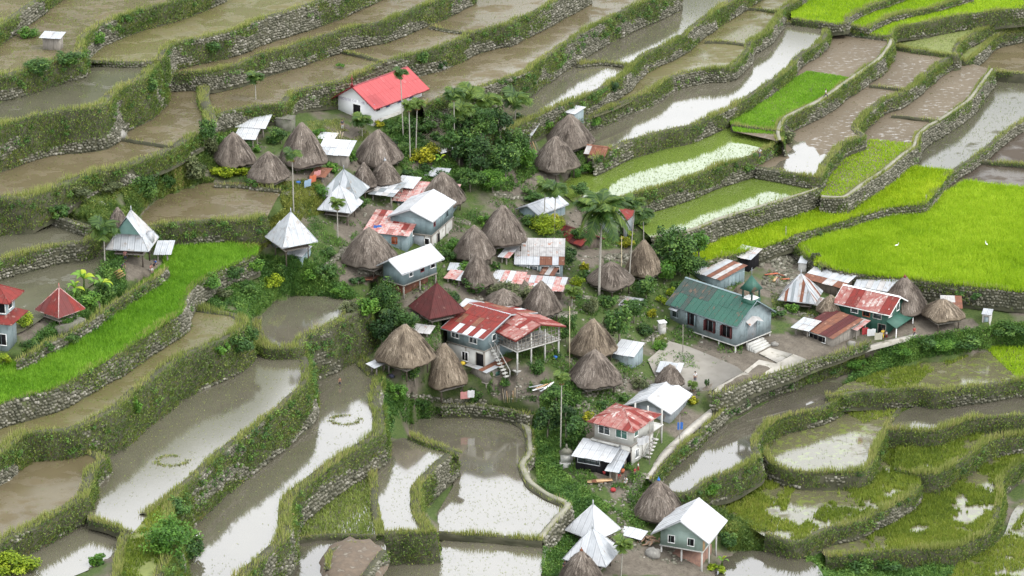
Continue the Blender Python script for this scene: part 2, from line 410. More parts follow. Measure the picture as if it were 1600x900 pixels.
    if ng:
        s = r.uniform(0, L, ng); f = np.interp(s, S, np.arange(n)); i = np.clip(f.astype(int), 0, n - 2); u = (f - i)[:, None]
        p = P[i] * (1 - u) + P[i + 1] * u; o = O[i] * (1 - u) + O[i + 1] * u
        e = r.uniform(-bund - .2, .14, ng); p = p + o * (e + np.interp(s, S, wob) * .5)[:, None]; p[:, 2] += .12 + np.interp(s, S, up_) * .8
        hv = np.clip(fbm(s * .22, e * .5 + seed, 3) * 2.2 - .55, .05, 1.3); keep = r.random(ng) < (.18 + .9 * hv) if not rimstone else (np.abs(e + bund * .5) > bund * .28)
        hv = np.clip(fbm(s * .22, e * .5 + seed, 3) * 2.2 - .55, .12, 1.3)[keep]; p = p[keep]; o = o[keep]; e = e[keep]; s = s[keep]
        out = o * np.clip(e + .35, 0, 1)[:, None] * .9
        V_, F_ = blades(p, (.12 + .42 * hv) * shag, .12, .5, seed, np.concatenate([out[:, :2], 1 - .5 * np.clip(e + .2, 0, 1)[:, None]], 1))
        Vg.append(V_); Fg.append(F_); vg.append(np.repeat(np.clip(.35 + .5 * fbm(s * .1, s * 0, 7) + r.normal(0, .14, len(p)), 0, 1), 3))
    og = None
    if Vg:
        og = npmesh('grass', Vg[0], Fg[0], GRASS, core, vg[0]); tag(og, kind='stuff')
    # leaves, ferns and hanging grass on the face
    nl = int(L * hm * 34)
    if nl and veg > 0 and hm > .4:
        s = r.uniform(0, L, nl); t = r.uniform(-.06, 1, nl); p, o, h = face(s, t); k = maskv(s, t, h) > .42; s, t, p, o = s[k], t[k], p[k], o[k]
        hg = r.random(len(s)) < .62
        C = p[~hg] + o[~hg] * r.uniform(0, .35, (~hg).sum())[:, None]
        V1, F1 = leaf_quads(C, .27, .25, seed, .6, o[~hg] * .8)
        dv = o[hg] * .75 + np.array([0, 0, .55]); V2, F2 = blades(p[hg], (.1 + .1 * shag) + .4 * shag * fbm(s[hg] * .3, t[hg] * 2, 15), .13, .5, seed + 1, dv)
        v1 = np.repeat(np.clip(.08 + .72 * fbm(s[~hg] * .3, t[~hg] * 2, 11) + r.normal(0, .14, (~hg).sum()), 0, 1), 4)
        v2 = np.repeat(np.clip(.22 + .66 * fbm(s[hg] * .18, t[hg] * 2, 12) + r.normal(0, .15, hg.sum()), 0, 1), 3)
        og = npmesh('wall_plants', np.vstack([V1, V2]), [F1, F2 + len(V1)], PLANTS, core, np.concatenate([v1, v2])); tag(og, kind='stuff')
    # bushier clumps
    nb = int(L * bush * .45)
    if nb:
        s = r.uniform(0, L, nb * 3); k = fbm(s * .09, s * 0 + seed, 21) > (.5 if bush < 1 else .36); s = s[k][:nb]; t = r.uniform(-.05, .6, len(s)); p, o, h = face(s, t)
        rad = r.uniform(.35, .85, len(s)); per = 46
        C = np.repeat(p + o * (rad * .35)[:, None], per, 0); dv = r.normal(size=C.shape); dv /= np.linalg.norm(dv, axis=1)[:, None]
        C = C + dv * (np.repeat(rad, per) * r.random(len(C)) ** .4)[:, None] * (1, 1, .8)
        V_, F_ = leaf_quads(C, .27, .5, seed + 3, .6, dv * .8)
        vv = np.repeat(np.clip(np.repeat(r.uniform(.15, .75, len(s)), per) + r.normal(0, .14, len(C)), 0, 1), 4)
        ob = npmesh('creeper', V_, F_, LUSH, core, vv); tag(ob, kind='stuff')
    return core
def sh(P, d): return [(x, y + d) for x, y in P]
def rv(P): return list(reversed(P))

# ------------------------------------------------------------------ terraces: rims in photo coordinates, each at its own height
W = {}
W[1] = [(-60, 85), (0, 42), (30, 22), (62, 0), (110, -40)]
W[2] = [(-60, 130), (0, 122), (45, 110), (85, 97), (125, 86), (133, 60), (150, 45), (165, 38), (215, 20), (280, 2), (350, -25)]
W[3] = [(252, 96), (270, 72), (320, 60), (370, 48), (400, 35), (450, 20), (495, 5), (540, -12), (600, -40)]
W[4] = [(-60, 222), (0, 200), (75, 178), (155, 170), (190, 142), (225, 125), (242, 110), (252, 94)]
W[5] = [(262, 118), (280, 116), (325, 114), (375, 102), (400, 90), (450, 77), (500, 60), (550, 45), (600, 35), (640, 20), (688, 0), (740, -25)]
W[6] = [(-60, 326), (0, 313), (45, 311), (100, 292), (150, 272), (200, 262), (270, 235), (312, 212)]
W[7] = [(318, 196), (340, 182), (395, 168), (442, 164), (460, 147), (505, 135), (540, 127), (600, 100), (625, 92), (692, 75), (737, 55), (775, 43), (800, 38), (860, 8), (875, 0), (920, -25)]
W[8] = [(660, 168), (700, 152), (748, 140), (780, 128), (820, 116), (837, 102), (875, 77), (910, 54), (940, 37), (985, 15), (1020, 0), (1060, -20)]
W[9] = [(735, 226), (770, 214), (800, 204), (835, 186), (882, 164), (930, 147), (975, 120), (1005, 90), (1062, 62), (1090, 40), (1125, 15), (1150, 0), (1190, -25)]
W[10] = [(890, 205), (910, 187), (962, 167), (1020, 142), (1050, 122), (1100, 110), (1142, 107), (1170, 82), (1175, 67), (1200, 52), (1217, 32), (1225, 15), (1250, 0), (1280, -25)]
W[11] = [(925, 250), (955, 237), (987, 222), (1037, 207), (1075, 200), (1100, 190), (1145, 170), (1200, 135), (1240, 105), (1250, 90), (1287, 65), (1297, 40)]
W[12] = [(1222, 222), (1219, 207), (1232, 185), (1282, 160), (1325, 130), (1375, 95), (1393, 72), (1396, 56)]
W[13] = [(952, 318), (975, 310), (1040, 292), (1075, 280), (1125, 260), (1175, 245), (1217, 222), (1222, 200)]
W[14] = [(1183, 263), (1230, 271), (1280, 279), (1291, 257), (1320, 227), (1351, 214), (1341, 197), (1380, 160), (1415, 147), (1462, 107), (1490, 88)]
W[15] = [(1020, 374), (1060, 368), (1097, 357), (1125, 345), (1175, 330), (1225, 315), (1278, 298), (1284, 286)]
W[16] = [(1283, 310), (1320, 311), (1355, 287), (1382, 270), (1412, 245), (1430, 232), (1437, 214), (1452, 200), (1470, 190), (1515, 160), (1542, 125), (1553, 110)]
W[17] = [(1105, 412), (1115, 407), (1187, 390), (1250, 367), (1300, 352), (1350, 337), (1400, 325), (1442, 322), (1457, 307), (1482, 277), (1495, 267), (1542, 235), (1585, 200), (1640, 165)]
W[18] = [(1232, 370), (1243, 384), (1262, 402), (1285, 417), (1327, 428), (1416, 438), (1505, 449), (1600, 458), (1660, 465)]
W[19] = [(226, 366), (245, 354), (320, 349), (395, 346), (418, 338)]
W[20] = [(-60, 428), (0, 411), (75, 390), (135, 379), (150, 364)]
W[21] = [(-60, 655), (0, 633), (89, 607), (178, 558), (249, 513), (284, 490), (290, 468), (303, 450), (338, 427), (402, 399)]
W[23] = [(-60, 745), (0, 713), (44, 682), (111, 675), (169, 651), (222, 607), (284, 562), (347, 535), (380, 518), (386, 504), (370, 491), (330, 484), (300, 480)]
W[24] = [(231, 807), (258, 787), (284, 767), (347, 709), (409, 664), (476, 606), (484, 571), (477, 556)]
W[25] = [(-60, 880), (0, 851), (44, 829), (129, 784), (138, 767), (147, 740), (168, 720), (150, 707), (120, 700)]
W[26] = [(380, 910), (400, 888), (424, 868), (452, 836), (456, 784), (492, 752), (540, 716), (594, 681), (600, 660), (594, 624), (596, 592), (575, 570), (556, 552)]
W[28] = [(588, 838), (640, 836), (682, 835), (672, 828), (656, 796), (656, 764), (680, 735), (700, 716), (712, 708)]
W[29] = [(848, 845), (872, 816), (892, 792), (860, 776), (832, 756), (820, 728), (832, 712), (828, 672), (796, 652), (750, 642)]
W[32] = [(392, 502), (400, 535), (420, 547), (470, 546), (482, 530), (545, 498), (575, 480), (560, 468)]
# small upper-right terraces
W[41] = [(1237, 30), (1265, 34), (1297, 38), (1322, 37), (1328, 27), (1362, 10), (1400, -3), (1440, -20)]
W[42] = [(1325, 40), (1357, 47), (1364, 40), (1395, 27), (1462, 11), (1520, -5)]
W[43] = [(1300, 46), (1340, 53), (1388, 58), (1401, 46), (1450, 35), (1500, 25), (1550, 20), (1600, 14), (1660, 6)]
W[44] = [(1400, 75), (1492, 88), (1494, 80), (1502, 67), (1537, 47), (1575, 37), (1660, 23)]
W[45] = [(1494, 91), (1508, 97), (1535, 82), (1557, 60), (1600, 50), (1660, 42)]
# lower right
W[51] = [(1030, 770), (1075, 772), (1110, 752), (1150, 737), (1186, 716), (1184, 690), (1198, 670), (1222, 655), (1280, 641), (1318, 622)]
W[52] = [(1290, 622), (1318, 621), (1349, 615), (1442, 609), (1460, 614), (1530, 606), (1582, 598), (1660, 590)]
W[53] = [(1190, 700), (1205, 725), (1255, 741), (1349, 738), (1366, 715), (1388, 670), (1411, 637), (1440, 622)]
W[54] = [(1385, 674), (1411, 674), (1465, 676), (1520, 657), (1600, 651), (1660, 648)]
W[55] = [(1195, 838), (1245, 849), (1283, 832), (1349, 815), (1411, 784), (1438, 760)]
W[56] = [(1398, 733), (1411, 738), (1458, 744), (1510, 715), (1551, 690), (1600, 682), (1660, 678)]
W[57] = [(1290, 872), (1360, 866), (1419, 861), (1489, 857), (1547, 830), (1567, 779), (1563, 757), (1600, 722), (1660, 715)]

Z = {1: 39, 2: 36.5, 3: 33.5, 4: 33, 5: 29.6, 6: 26.9, 7: 26.2, 8: 22.7, 9: 18.7, 10: 15.8, 11: 13.6, 12: 11.8, 13: 10.9, 14: 9.2, 15: 7.5, 16: 7.0, 17: 4.3, 18: 2.7,
     19: 20.4, 20: 22, 22: 19.6, 21: 17.2, 23: 14.3, 24: 9.2, 25: 11, 26: 4.0, 27: 8.2, 28: 0, 29: -3.2, 30: -3.8, 31: -.35, 32: 10.4,
     41: 14.6, 42: 13.4, 43: 12.4, 44: 9.6, 45: 7.6, 46: 5.6, 51: -5.0, 52: -4.6, 53: -7.3, 54: -7.0, 55: -9.6, 56: -9.2, 57: -11.8, 58: -14, 59: -11.6}
F_ = field
F_('paddy_water', Z[1], W[1], [(110, -130), (-90, -130)], 'murk', 3, label='weedy paddy in the top left corner', cov=.5)
F_('paddy_water', Z[2], W[2], [(350, -60)] + rv(sh(W[1], 12)), 'murk', 4, label='grassy paddy round the small tin hut', cov=.45)
F_('paddy_water', Z[3], W[3], [(620, -80), (380, -30)] + rv(sh(W[2][4:10], 16)) + [(125, 96), (238, 97)], 'murk2', 1.6, label='long upper brown paddy')
F_('paddy_water', Z[4], W[4], [(236, 93), (128, 95)] + rv(sh(W[2][:5], 17)), 'grey', .8, label='dark grey paddy below the tin hut')
F_('paddy_water', Z[5], W[5], [(740, -60)] + rv(sh(W[3], 17)), 'murk', 1.2, label='narrow brown paddy under the upper stone wall')
F_('paddy_water', Z[6], W[6] + [(320, 196)], [(313, 132), (262, 130)] + rv(sh(W[4], 29)), 'murk', .9, label='wide brown paddy at the left edge')
F_('paddy_water', Z[7], W[7], [(920, -60), (760, -30)] + rv(sh(W[5][1:], 15)) + [(313, 130)], 'murk', 1.3, label='brown paddy behind the red roofed church')
F_('paddy_water', Z[8], W[8], [(1060, -60)] + rv(sh(W[7][7:], 17)) + [(600, 150)], 'murk', 1.0, label='brown paddy right of the red roofed church')
F_('paddy_water', Z[9], W[9], [(1190, -60)] + rv(sh(W[8], 18)) + [(640, 210), (690, 240)], 'glass', 3.0, label='sprouting paddy behind the areca palms', cov=.55, h=.34)
F_('paddy_water', Z[10], W[10], [(1260, -60)] + rv(sh(W[9][4:], 14)), 'murk2', 1.2, label='weedy paddy above the shining water')
F_('paddy_water', Z[11], W[11], [(1245, 34), (1228, 20)] + rv(sh(W[10][1:], 11)), 'glass', .5, label='shining paddy right of the thatched huts')
F_('paddy_water', Z[12], W[12], [(1386, 54), (1300, 44)] + rv(sh(W[11][5:], 9)) + [(1140, 190), (1146, 205)], 'mudflat', 0, [(RICE, 70, .28, [(1262, 111), (1337, 123), (1300, 155), (1215, 210), (1140, 206), (1140, 190), (1200, 145)])], label='bright green seedling paddy', h=.3)
F_('paddy_water', Z[13], W[13], [(1225, 202), (1148, 197), (1100, 200)] + rv(sh(W[11][:5], 14)) + [(895, 272), (870, 296), (905, 322)], 'green', 5, label='sprouting paddy with a bright water strip', cov=.3, h=.2)
F_('paddy_water', Z[14], W[14], [(1400, 72)] + rv(sh(W[12], 13)) + [(1200, 244), (1180, 252)], 'mudflat', 0, label='churned mud paddy with white glints')
F_('paddy_water', Z[15], W[15], [(1290, 286)] + [(1280, 288), (1230, 279), (1183, 272)] + rv(sh(W[13][1:6], 16)) + [(990, 346)], 'green', 5, label='long sprouting paddy above the stone wall', cov=.3, h=.2)
F_('paddy_water', Z[16], W[16], [(1494, 92)] + rv(sh(W[14][2:], 12)), 'mudflat', 0, [(RICEL, 28, .3, [(1360, 218), (1428, 224), (1415, 248), (1320, 315), (1270, 315), (1290, 250)])], label='paddy with a green patch beside the brown mud')
F_('paddy_water', Z[17], W[17], [(1640, 60), (1560, 112)] + rv(sh(W[16], 12)) + [(1278, 312)] + rv(sh(W[15], 14)), 'grey', 1.5, [(RICEY, 75, .75, [(1418, 262), (1486, 268), (1500, 300), (1300, 380), (1090, 430), (1080, 380), (1290, 310), (1400, 250)])], label='yellow green paddy of ripening rice', cov=.5)
F_('paddy_water', Z[18], W[18], [(1660, 180)] + rv(sh(W[17][3:], 8)), 'dark', 0, [(RICEL, 75, .85, [(1508, 285), (1560, 292), (1680, 306), (1700, 480), (1560, 470), (1200, 450), (1200, 360), (1450, 320)])], label='large bright green rice field')
F_('paddy_water', Z[19], W[19], [(440, 296), (400, 285), (330, 284), (290, 292), (245, 312), (215, 340)], 'murk', 1.5, label='small brown pond field below the thatched huts', cov=.66)
F_('paddy_water', Z[20], W[20], [(140, 350), (85, 335), (30, 312), (-60, 372)], 'grey', 0, label='bare brown paddy at the left edge')
F_('paddy_water', Z[22], [(-60, 540), (30, 520), (90, 480), (150, 440), (170, 405)], [(160, 390)] + rv(sh(W[20][:4], 14)), 'grey', 0, label='smooth brown paddy behind the small red hut')
F_('paddy_water', Z[21], W[21], [(405, 388), (330, 378), (262, 376), (255, 415), (195, 462), (130, 510), (60, 548), (-60, 600)], 'bed', 0, [(RICE, 75, .6)], label='winding strip of vivid green rice')
F_('paddy_water', Z[23], W[23], [(287, 475)] + rv(sh(W[21][:6], 14)), 'murk2', 2.2, label='narrow brown paddy below the green rice strip', cov=.55)
F_('paddy_water', Z[25], W[25], [(111, 692)] + rv(sh(W[23][:3], 14)), 'murk', .3, label='rounded pool paddy at the left edge')
F_('paddy_water', Z[24], W[24], [(468, 545), (410, 545)] + rv(sh(W[23][3:8], 22)) + [(152, 700), (138, 745), (136, 813), (204, 836)], 'glass', 1.8, label='long grey paddy with two ring shaped clumps', cov=.62)
F_('paddy_water', Z[27], [(-60, 960), (60, 920), (150, 885), (215, 836)], [(200, 826), (140, 808)] + rv(sh(W[25][:4], 14)), 'glass', .6, label='small bright pool in the bottom left corner')
F_('paddy_water', Z[26], W[26], [(545, 546), (505, 556)] + rv(sh(W[24], 25)) + [(250, 860), (230, 910)], 'glass', 2.6, label='long white shining paddy', cov=.58)
F_('paddy_water', Z[32], W[32], [(520, 464), (462, 462), (425, 474)], 'glass', 1.6, label='round pond field left of the trees', cov=.55)
F_('paddy_water', Z[28], [(466, 842), (530, 838)] + W[28], [(660, 688), (628, 684), (610, 690)] + rv(sh(W[26][3:7], 22)), 'glass', 3, [(SPR, 30, .42, [(576, 735), (584, 836), (470, 840), (470, 790), (540, 740)])], label='white paddy strip with a green weedy half', cov=.55)
F_('paddy_water', Z[31], [(430, 920), (466, 846), (590, 843), (603, 868), (590, 920)], [], 'mirror', 1.5, label='small pool round the stone mound', cov=.6)
F_('paddy_water', Z[29], [(684, 835), (760, 840)] + W[29], [(680, 648), (634, 660), (640, 685), (690, 702), (712, 722), (708, 760), (684, 800)], 'glass', 3, label='large white paddy right of the curved dike', cov=.5)
F_('paddy_water', Z[30], [(590, 920), (598, 868), (690, 862), (692, 845), (845, 850), (840, 920)], [], 'glass', 3, label='bottom paddy below the low grassy bund', cov=.55)
for k, b, m_, s_, l_, rc in ((41, [(1440, -60), (1260, -60), (1235, 5)], 'bed', 0, 'green terrace at the top right', [(RICEL, 40, .4)]),
        (42, [(1520, -40), (1410, -10), (1362, 20), (1332, 33)], 'bed', 0, 'thin green terrace at the top right', [(RICEL, 40, .4)]),
        (43, [(1660, -50), (1500, 0), (1462, 20), (1395, 36), (1365, 50), (1310, 42)], 'bed', 0, 'curved green terrace at the top right', [(RICEL, 40, .4)]),
        (44, rv(sh(W[43][2:], 10)), 'weed', 6, 'mottled weedy terrace at the top right', None),
        (45, rv(sh(W[44][2:], 8)), 'weed', 4, 'narrow weedy terrace at the right edge', None)):
    F_('paddy_water', Z[k], W[k], b, m_, s_, rc, label=l_, cov=.45)
F_('paddy_water', Z[46], [(1494, 92), (1556, 113), (1600, 117), (1680, 121)], [(1680, 40)] + rv(sh(W[45][1:], 8)), 'murk', 0, label='plain brown paddy at the right edge')
F_('paddy_water', Z[51], W[51], [(1335, 600), (1290, 596), (1230, 612), (1150, 655), (1085, 695), (1030, 735)], 'mirror', .8, label='dark wet field below the stone path', cov=.66)
F_('paddy_water', Z[52], W[52], [(1660, 540), (1560, 540), (1500, 560), (1400, 572), (1320, 600)], 'marsh', 1.5, [(MEADOW, 45, .4, [(1300, 600), (1420, 570), (1540, 545), (1450, 585), (1420, 612), (1290, 622)]), (RICEL, 40, .45, [(1535, 540), (1700, 520), (1700, 620), (1600, 602)])], label='marshy plot below the green bank', cov=.5)
F_('paddy_water', Z[53], W[53], [(1420, 612), (1340, 620), (1290, 641), (1222, 660), (1195, 682)], 'marsh', 1.0, [(MEADOW, 30, .35, [(1300, 632), (1420, 605), (1400, 660), (1385, 650), (1350, 662)])], label='oval marsh pool ringed by a dike', cov=.6)
F_('paddy_water', Z[54], W[54], [(1660, 600), (1582, 612), (1458, 625), (1405, 645)], 'mirror', .6, label='dark narrow pool at the right edge', cov=.66)
F_('paddy_water', Z[55], W[55], [(1440, 715), (1390, 700), (1366, 728), (1349, 748), (1255, 750), (1190, 735), (1140, 760), (1130, 800)], 'marsh', 1.5, [(MEADOW, 60, .5, [(1140, 760), (1255, 745), (1235, 775), (1225, 810), (1250, 822), (1300, 780), (1320, 750), (1390, 690), (1445, 700), (1445, 770), (1250, 855), (1130, 830)])], label='overgrown plot below the oval marsh', cov=.4)
F_('paddy_water', Z[56], W[56], [(1660, 660), (1520, 668), (1465, 686), (1400, 690)], 'marsh', 0, [(MEADOW, 60, .5)], label='grassy ledge below the dark pool', cov=.35)
F_('paddy_water', Z[57], W[57], [(1660, 690), (1551, 702), (1458, 755), (1411, 796), (1349, 828), (1283, 846)], 'marsh', 0, [(MEADOW, 75, .5)], label='broad overgrown green terrace', cov=.2)
F_('paddy_water', Z[58], [(1420, 940), (1480, 905), (1505, 872), (1565, 840), (1590, 790), (1680, 735), (1680, 940)], [], 'marsh', 2, [(MEADOW, 45, .5, [(1420, 940), (1510, 870), (1560, 850), (1600, 800), (1680, 760), (1680, 940)])], label='sunken marsh in the bottom right corner', cov=.35)
F_('paddy_water', Z[59], [(1105, 930), (1130, 876), (1165, 860), (1230, 868), (1275, 882), (1300, 930)], [], 'mirror', .5, label='bright pool right of the stilt house', cov=.66)

Wl = wall
MD = [(240, 935), (263, 882), (276, 842), (266, 800), (290, 763)]
F_('earth_bank', 9.45, MD, [(232, 806), (203, 837), (192, 870), (182, 935)], 'weed', 0, [(MEADOW, 40, .45)], label='grassy mound between the small pool and the white paddy')
Wl('grassy bank of the mound beside the long white paddy', MD, 9.45, Z[26], .25, 1.0, 2.5, bund=1.0, shag=1.4)
Wl('grassy edge of the mound above the small bright pool', [(203, 837), (192, 870), (182, 935)][::-1], 9.45, Z[27], .2, .9, 1.0, bund=.8, shag=1.3)
Wl('short grassy terrace wall crossing the top left corner', W[1], Z[1], Z[2], .3, .75, .5)
Wl('mossy terrace wall the small tin hut stands on', W[2], Z[2], (Z[4], Z[4], Z[3], Z[3]), .5, .65, 1.6, shag=1.3)
Wl('grey stone terrace wall along the upper brown paddy', W[3], Z[3], Z[5], .5, .6, .8, tone=.03)
Wl('tall bushy terrace wall below the dark grey paddy', W[4], Z[4], Z[6], .35, .8, 1.5, bund=1.3, shag=1.2)
Wl('long stone terrace wall with grassy top, third from the top edge', W[5], Z[5], (Z[6], Z[7], Z[7], Z[7]), .45, .68, .6)
Wl('overgrown bank below the wide brown paddy at left', W[6], Z[6], (20.4, 22.8, 24.2, 24.6, 25), .1, 1.0, 1.2, bund=1.6, shag=1.4)
Wl('stone terrace wall rising behind the red roofed church', W[7], Z[7], (24.2, 23.6, 21.4, Z[8], Z[8], Z[8]), .5, .6, .6)
Wl('bushy terrace wall running up from the areca palms', W[8], Z[8], Z[9], .5, .6, 2.2)
Wl('terrace wall behind the small blue outhouse', W[9], Z[9], (15.5, Z[10], Z[10]), .45, .68, .7)
Wl('terrace wall curving above the shining paddy', W[10], Z[10], (13, Z[11], Z[11]), .5, .62, .3)
Wl('grassy terrace wall with a russet stretch beside the seedlings', W[11], Z[11], (Z[13], Z[13], Z[12], Z[12]), .4, .8, .5)
Wl('terrace wall a person walks along beside the green seedlings', W[12], Z[12], Z[14], .6, .6, .05, rimstone=True, bund=.8)
Wl('bushy terrace wall under the sprouting paddy with a white strip', W[13], Z[13], Z[15], .45, .75, 1.8, bund=.6)
Wl('stepped terrace wall below the churned mud paddy', W[14], Z[14], (Z[15], Z[15], Z[16], Z[16]), .6, .65, .15)
Wl('bare grey stone wall above the yellow rice', W[15], Z[15], Z[17], 1.1, .1, .0, bund=.6, grass=.3, rimstone=True, tone=-.04)
Wl('winding terrace wall above the yellow and dark paddies', W[16], Z[16], Z[17], .8, .35, .1, rimstone=True, bund=.8)
Wl('low grey stone wall between the yellow and the green rice', W[17], Z[17], (2.4, Z[18], Z[18]), .9, .25, .12, bund=.7, grass=.5)
Wl('mossy stone wall along the front of the large green field', W[18], Z[18], (1.2, .6, 0, 0), .75, .5, .06, bund=.5, grass=.3, tone=-.16)
Wl('leafy dike in front of the small pond field', W[19], Z[19], Z[21], .1, 1.0, 2.5)
Wl('low stone wall below the bare brown paddy at left', W[20], Z[20], Z[22], .5, .6, .2)
Wl('stone edge winding below the vivid green rice strip', W[21], Z[21], (Z[23], Z[23], Z[23], 14.6), .75, .5, .12, bund=.7, grass=.5)
Wl('tall mossy terrace wall sweeping to the left edge', W[23], Z[23], (Z[25] - .2, Z[25] - .4, 9.0, 9.0, 9.2, 10.2), .35, .85, .8, bund=1.2, shag=1.2)
Wl('tall creeper hung dike above the white shining paddy', W[24], Z[24], Z[26], .4, .85, 3.2)
Wl('curved dike round the pool paddy at the left edge', W[25], Z[25], (Z[27], Z[27], Z[24]), .6, .6, .2, bund=1.1)
Wl('broad grassy dike along the right of the white paddy', W[26], Z[26], (Z[31], Z[28], Z[28], Z[28], 3.6, 3.8), .55, .8, .8, bund=1.4, shag=1.2)
Wl('hooked grassy dike between the two white paddies', W[28], Z[28], (Z[30], Z[30], Z[29], Z[29], Z[29]), .55, .7, .3, bund=1.1)
Wl('narrow stone lined edge curving round the large white paddy', W[29], Z[29] + .15, (-5.5, -5.2, -4, -3.6), .9, .2, .0, bund=.8, grass=.2, rimstone=True, tone=.12)
Wl('grassy dike in front of the round pond field', W[32], Z[32], (Z[24] + .2, Z[24] - .3, 4.2, 3.8, 5), .1, 1.0, 2.5, bund=1.3)
for k, lo, l_ in ((41, (Z[12] + 1, Z[42], Z[42]), 'uppermost low dike of the green terraces at top right'), (42, Z[43], 'second low dike of the green terraces at top right'), (43, (Z[12], Z[44], Z[44]), 'third dike of the green terraces at top right'),
        (44, (Z[16], Z[45], Z[45]), 'dike above the narrow weedy terrace at the right edge'), (45, (Z[46], Z[46]), 'lowest dike above the plain brown paddy at the right edge')):
    Wl(l_, W[k], Z[k], lo, .5, .75, .1, bund=.7)
Wl('mossy dike on the lower side of the dark wet field', W[51], Z[51], (-7.6, -8.5, -8, Z[53], Z[53]), .2, .9, .7, bund=.7, shag=1.2)
Wl('dark stone dike below the marshy plot', W[52], Z[52], (-6.2, Z[53], Z[54], Z[54]), .5, .7, .1, tone=-.2)
Wl('round grassy dike ringing the oval marsh pool', W[53], Z[53], (Z[55], Z[55], Z[55], Z[54]), .12, 1.0, .3, bund=.65, shag=1.25)
Wl('grassy dike below the dark narrow pool', W[54], Z[54], Z[56], .08, 1.1, .3, bund=.65, shag=1.25)
Wl('overgrown bank below the marshy plot at lower right', W[55], Z[55], Z[57], .1, 1.0, .5, bund=.7, shag=1.3)
Wl('grassy dike winding across the lower right', W[56], Z[56], Z[57], .08, 1.1, .3, bund=.65, shag=1.3)
Wl('lowest grassy bank in the bottom right corner', W[57], Z[57], Z[58], .08, 1.1, .4, bund=.7, shag=1.3)
# low bunds that part fields of nearly one height
def bund(label, P, z, w_=.5, stone=0., veg=.4, grass=.8, drop=.3):
    return wall(label, P, z + .22, z - drop, stone, veg, 0, bund=w_, grass=grass, name='field_bund', cat='field bund')
bund('low stone bund above the dark grey paddy', [(126, 96), (160, 97), (200, 99), (240, 97)], Z[3] - .1, .6, 1, .1, .2, .9)
bund('thin mud bund across the wide brown paddy at left', [(190, 219), (230, 225), (270, 231)], Z[6], .3, 0, .1, .05)
bund('leafy bund between the two brown paddies left of the church', [(309, 128), (314, 160), (322, 192)], Z[6] + .3, 1.4, 0, .6, 1)
bund('grassy bund behind the red church roof', [(535, 82), (570, 90), (602, 99)], Z[7], .5)
bund('thin bund across the upper middle brown paddy', [(672, 43), (705, 49), (742, 54)], Z[7], .4, .4, .1, .3)
bund('low bund at the top of the sprouting paddy', [(903, 103), (945, 99), (985, 105)], Z[9] + .1, .6, .4)
bund('low bund between the weedy and the plain brown paddy', [(1102, 66), (1135, 67), (1170, 71)], Z[10], .5)
bund('low bund at the top edge above the brown paddy', [(1158, 14), (1182, 15), (1212, 19)], Z[10], .5)
bund('bund at the top of the shining paddy', [(1226, 36), (1262, 36), (1296, 42)], Z[11] + .1, .6)
bund('bund between seedlings and the sprouting paddy', [(1142, 197), (1180, 202), (1222, 207)], Z[12] - .1, .5, 0, .3, .7, 1.4)
bund('bund across the churned mud paddy', [(1358, 135), (1390, 139), (1418, 144)], Z[14], .4, 0, .3, .5)
bund('bund across the brown paddy at right', [(1393, 182), (1430, 186), (1468, 190)], Z[16], .35, 0, .2, .3)
bund('leafy bund at the foot of the weedy terrace', [(1398, 76), (1440, 80), (1493, 89)], Z[44] - .5, .8, 0, .9, 1)
bund('bund above the dark mud at the right edge', [(1527, 253), (1565, 256), (1640, 263)], Z[18] + .2, .5)
bund('narrow bund at the right edge below the brown paddy', [(1556, 114), (1600, 117), (1660, 120)], Z[46], .5, 0, .5, .8, 1.6)
bund('grassy bund between two pools at bottom left', [(138, 814), (170, 822), (204, 835)], Z[24], .6)
bund('low edge of the weedy half above the small pool', [(464, 843), (500, 838), (540, 837), (588, 840)], Z[28] - .1, .5, 0, .3, .8, .5)
bund('grassy strip between the weedy and the white half', [(578, 738), (580, 780), (590, 838)], Z[28], .8, 0, .5, 1.2)
bund('low grassy bund under the large white paddy', [(684, 834), (760, 839), (848, 846)], Z[29], .5, 0, .4, 1)
bund('curved grassy bund at the head of the white paddies', [(636, 683), (662, 692), (690, 702), (715, 714)], Z[28], .9, 0, .6, 1)

F_('paddy_water', Z[14] + .02, [(1196, 265), (1230, 270), (1279, 277), (1290, 258), (1298, 249), (1288, 240), (1281, 243), (1272, 230), (1262, 229), (1257, 220), (1246, 222), (1239, 217), (1230, 225), (1238, 233), (1229, 240), (1234, 247), (1219, 252), (1212, 259), (1200, 262)], [], 'glass', .4, label='white water lying at the foot of the churned mud paddy')
F_('paddy_water', Z[10] + .02, [(928, 184), (945, 178), (965, 170), (985, 160), (1000, 150), (993, 149), (985, 150), (975, 155), (960, 157), (952, 164), (940, 167), (930, 175)], [], 'glass', .4, label='bright water at the low end of the weedy paddy')
GROUND_CELLS[-2:] = []
wall('stone retaining wall holding up the chapel yard', [(1110, 619), (1135, 613), (1165, 600), (1225, 581), (1285, 560), (1340, 545), (1358, 536)], -.9, (-3.4, -2.6, -2.2, -1.4), 1.0, .3, .15, bund=.5, grass=.3, cat='retaining wall')
wall('leafy stone bank between the footpath and the dark wet field', [(1018, 752), (1045, 716), (1085, 682), (1135, 640), (1185, 612), (1240, 592), (1290, 577), (1350, 560)], -3.3, (-5.2, -5.1, -5, -5, -4.7), .4, .85, 1.2, bund=.2, grass=.6, tone=-.05, cat='bank')
wall('low rough stone wall at the head of the large white paddy', [(690, 635), (740, 634), (790, 640), (832, 652)], -1.5, -3, .9, .5, .5, bund=.5, grass=.4, cat='retaining wall')
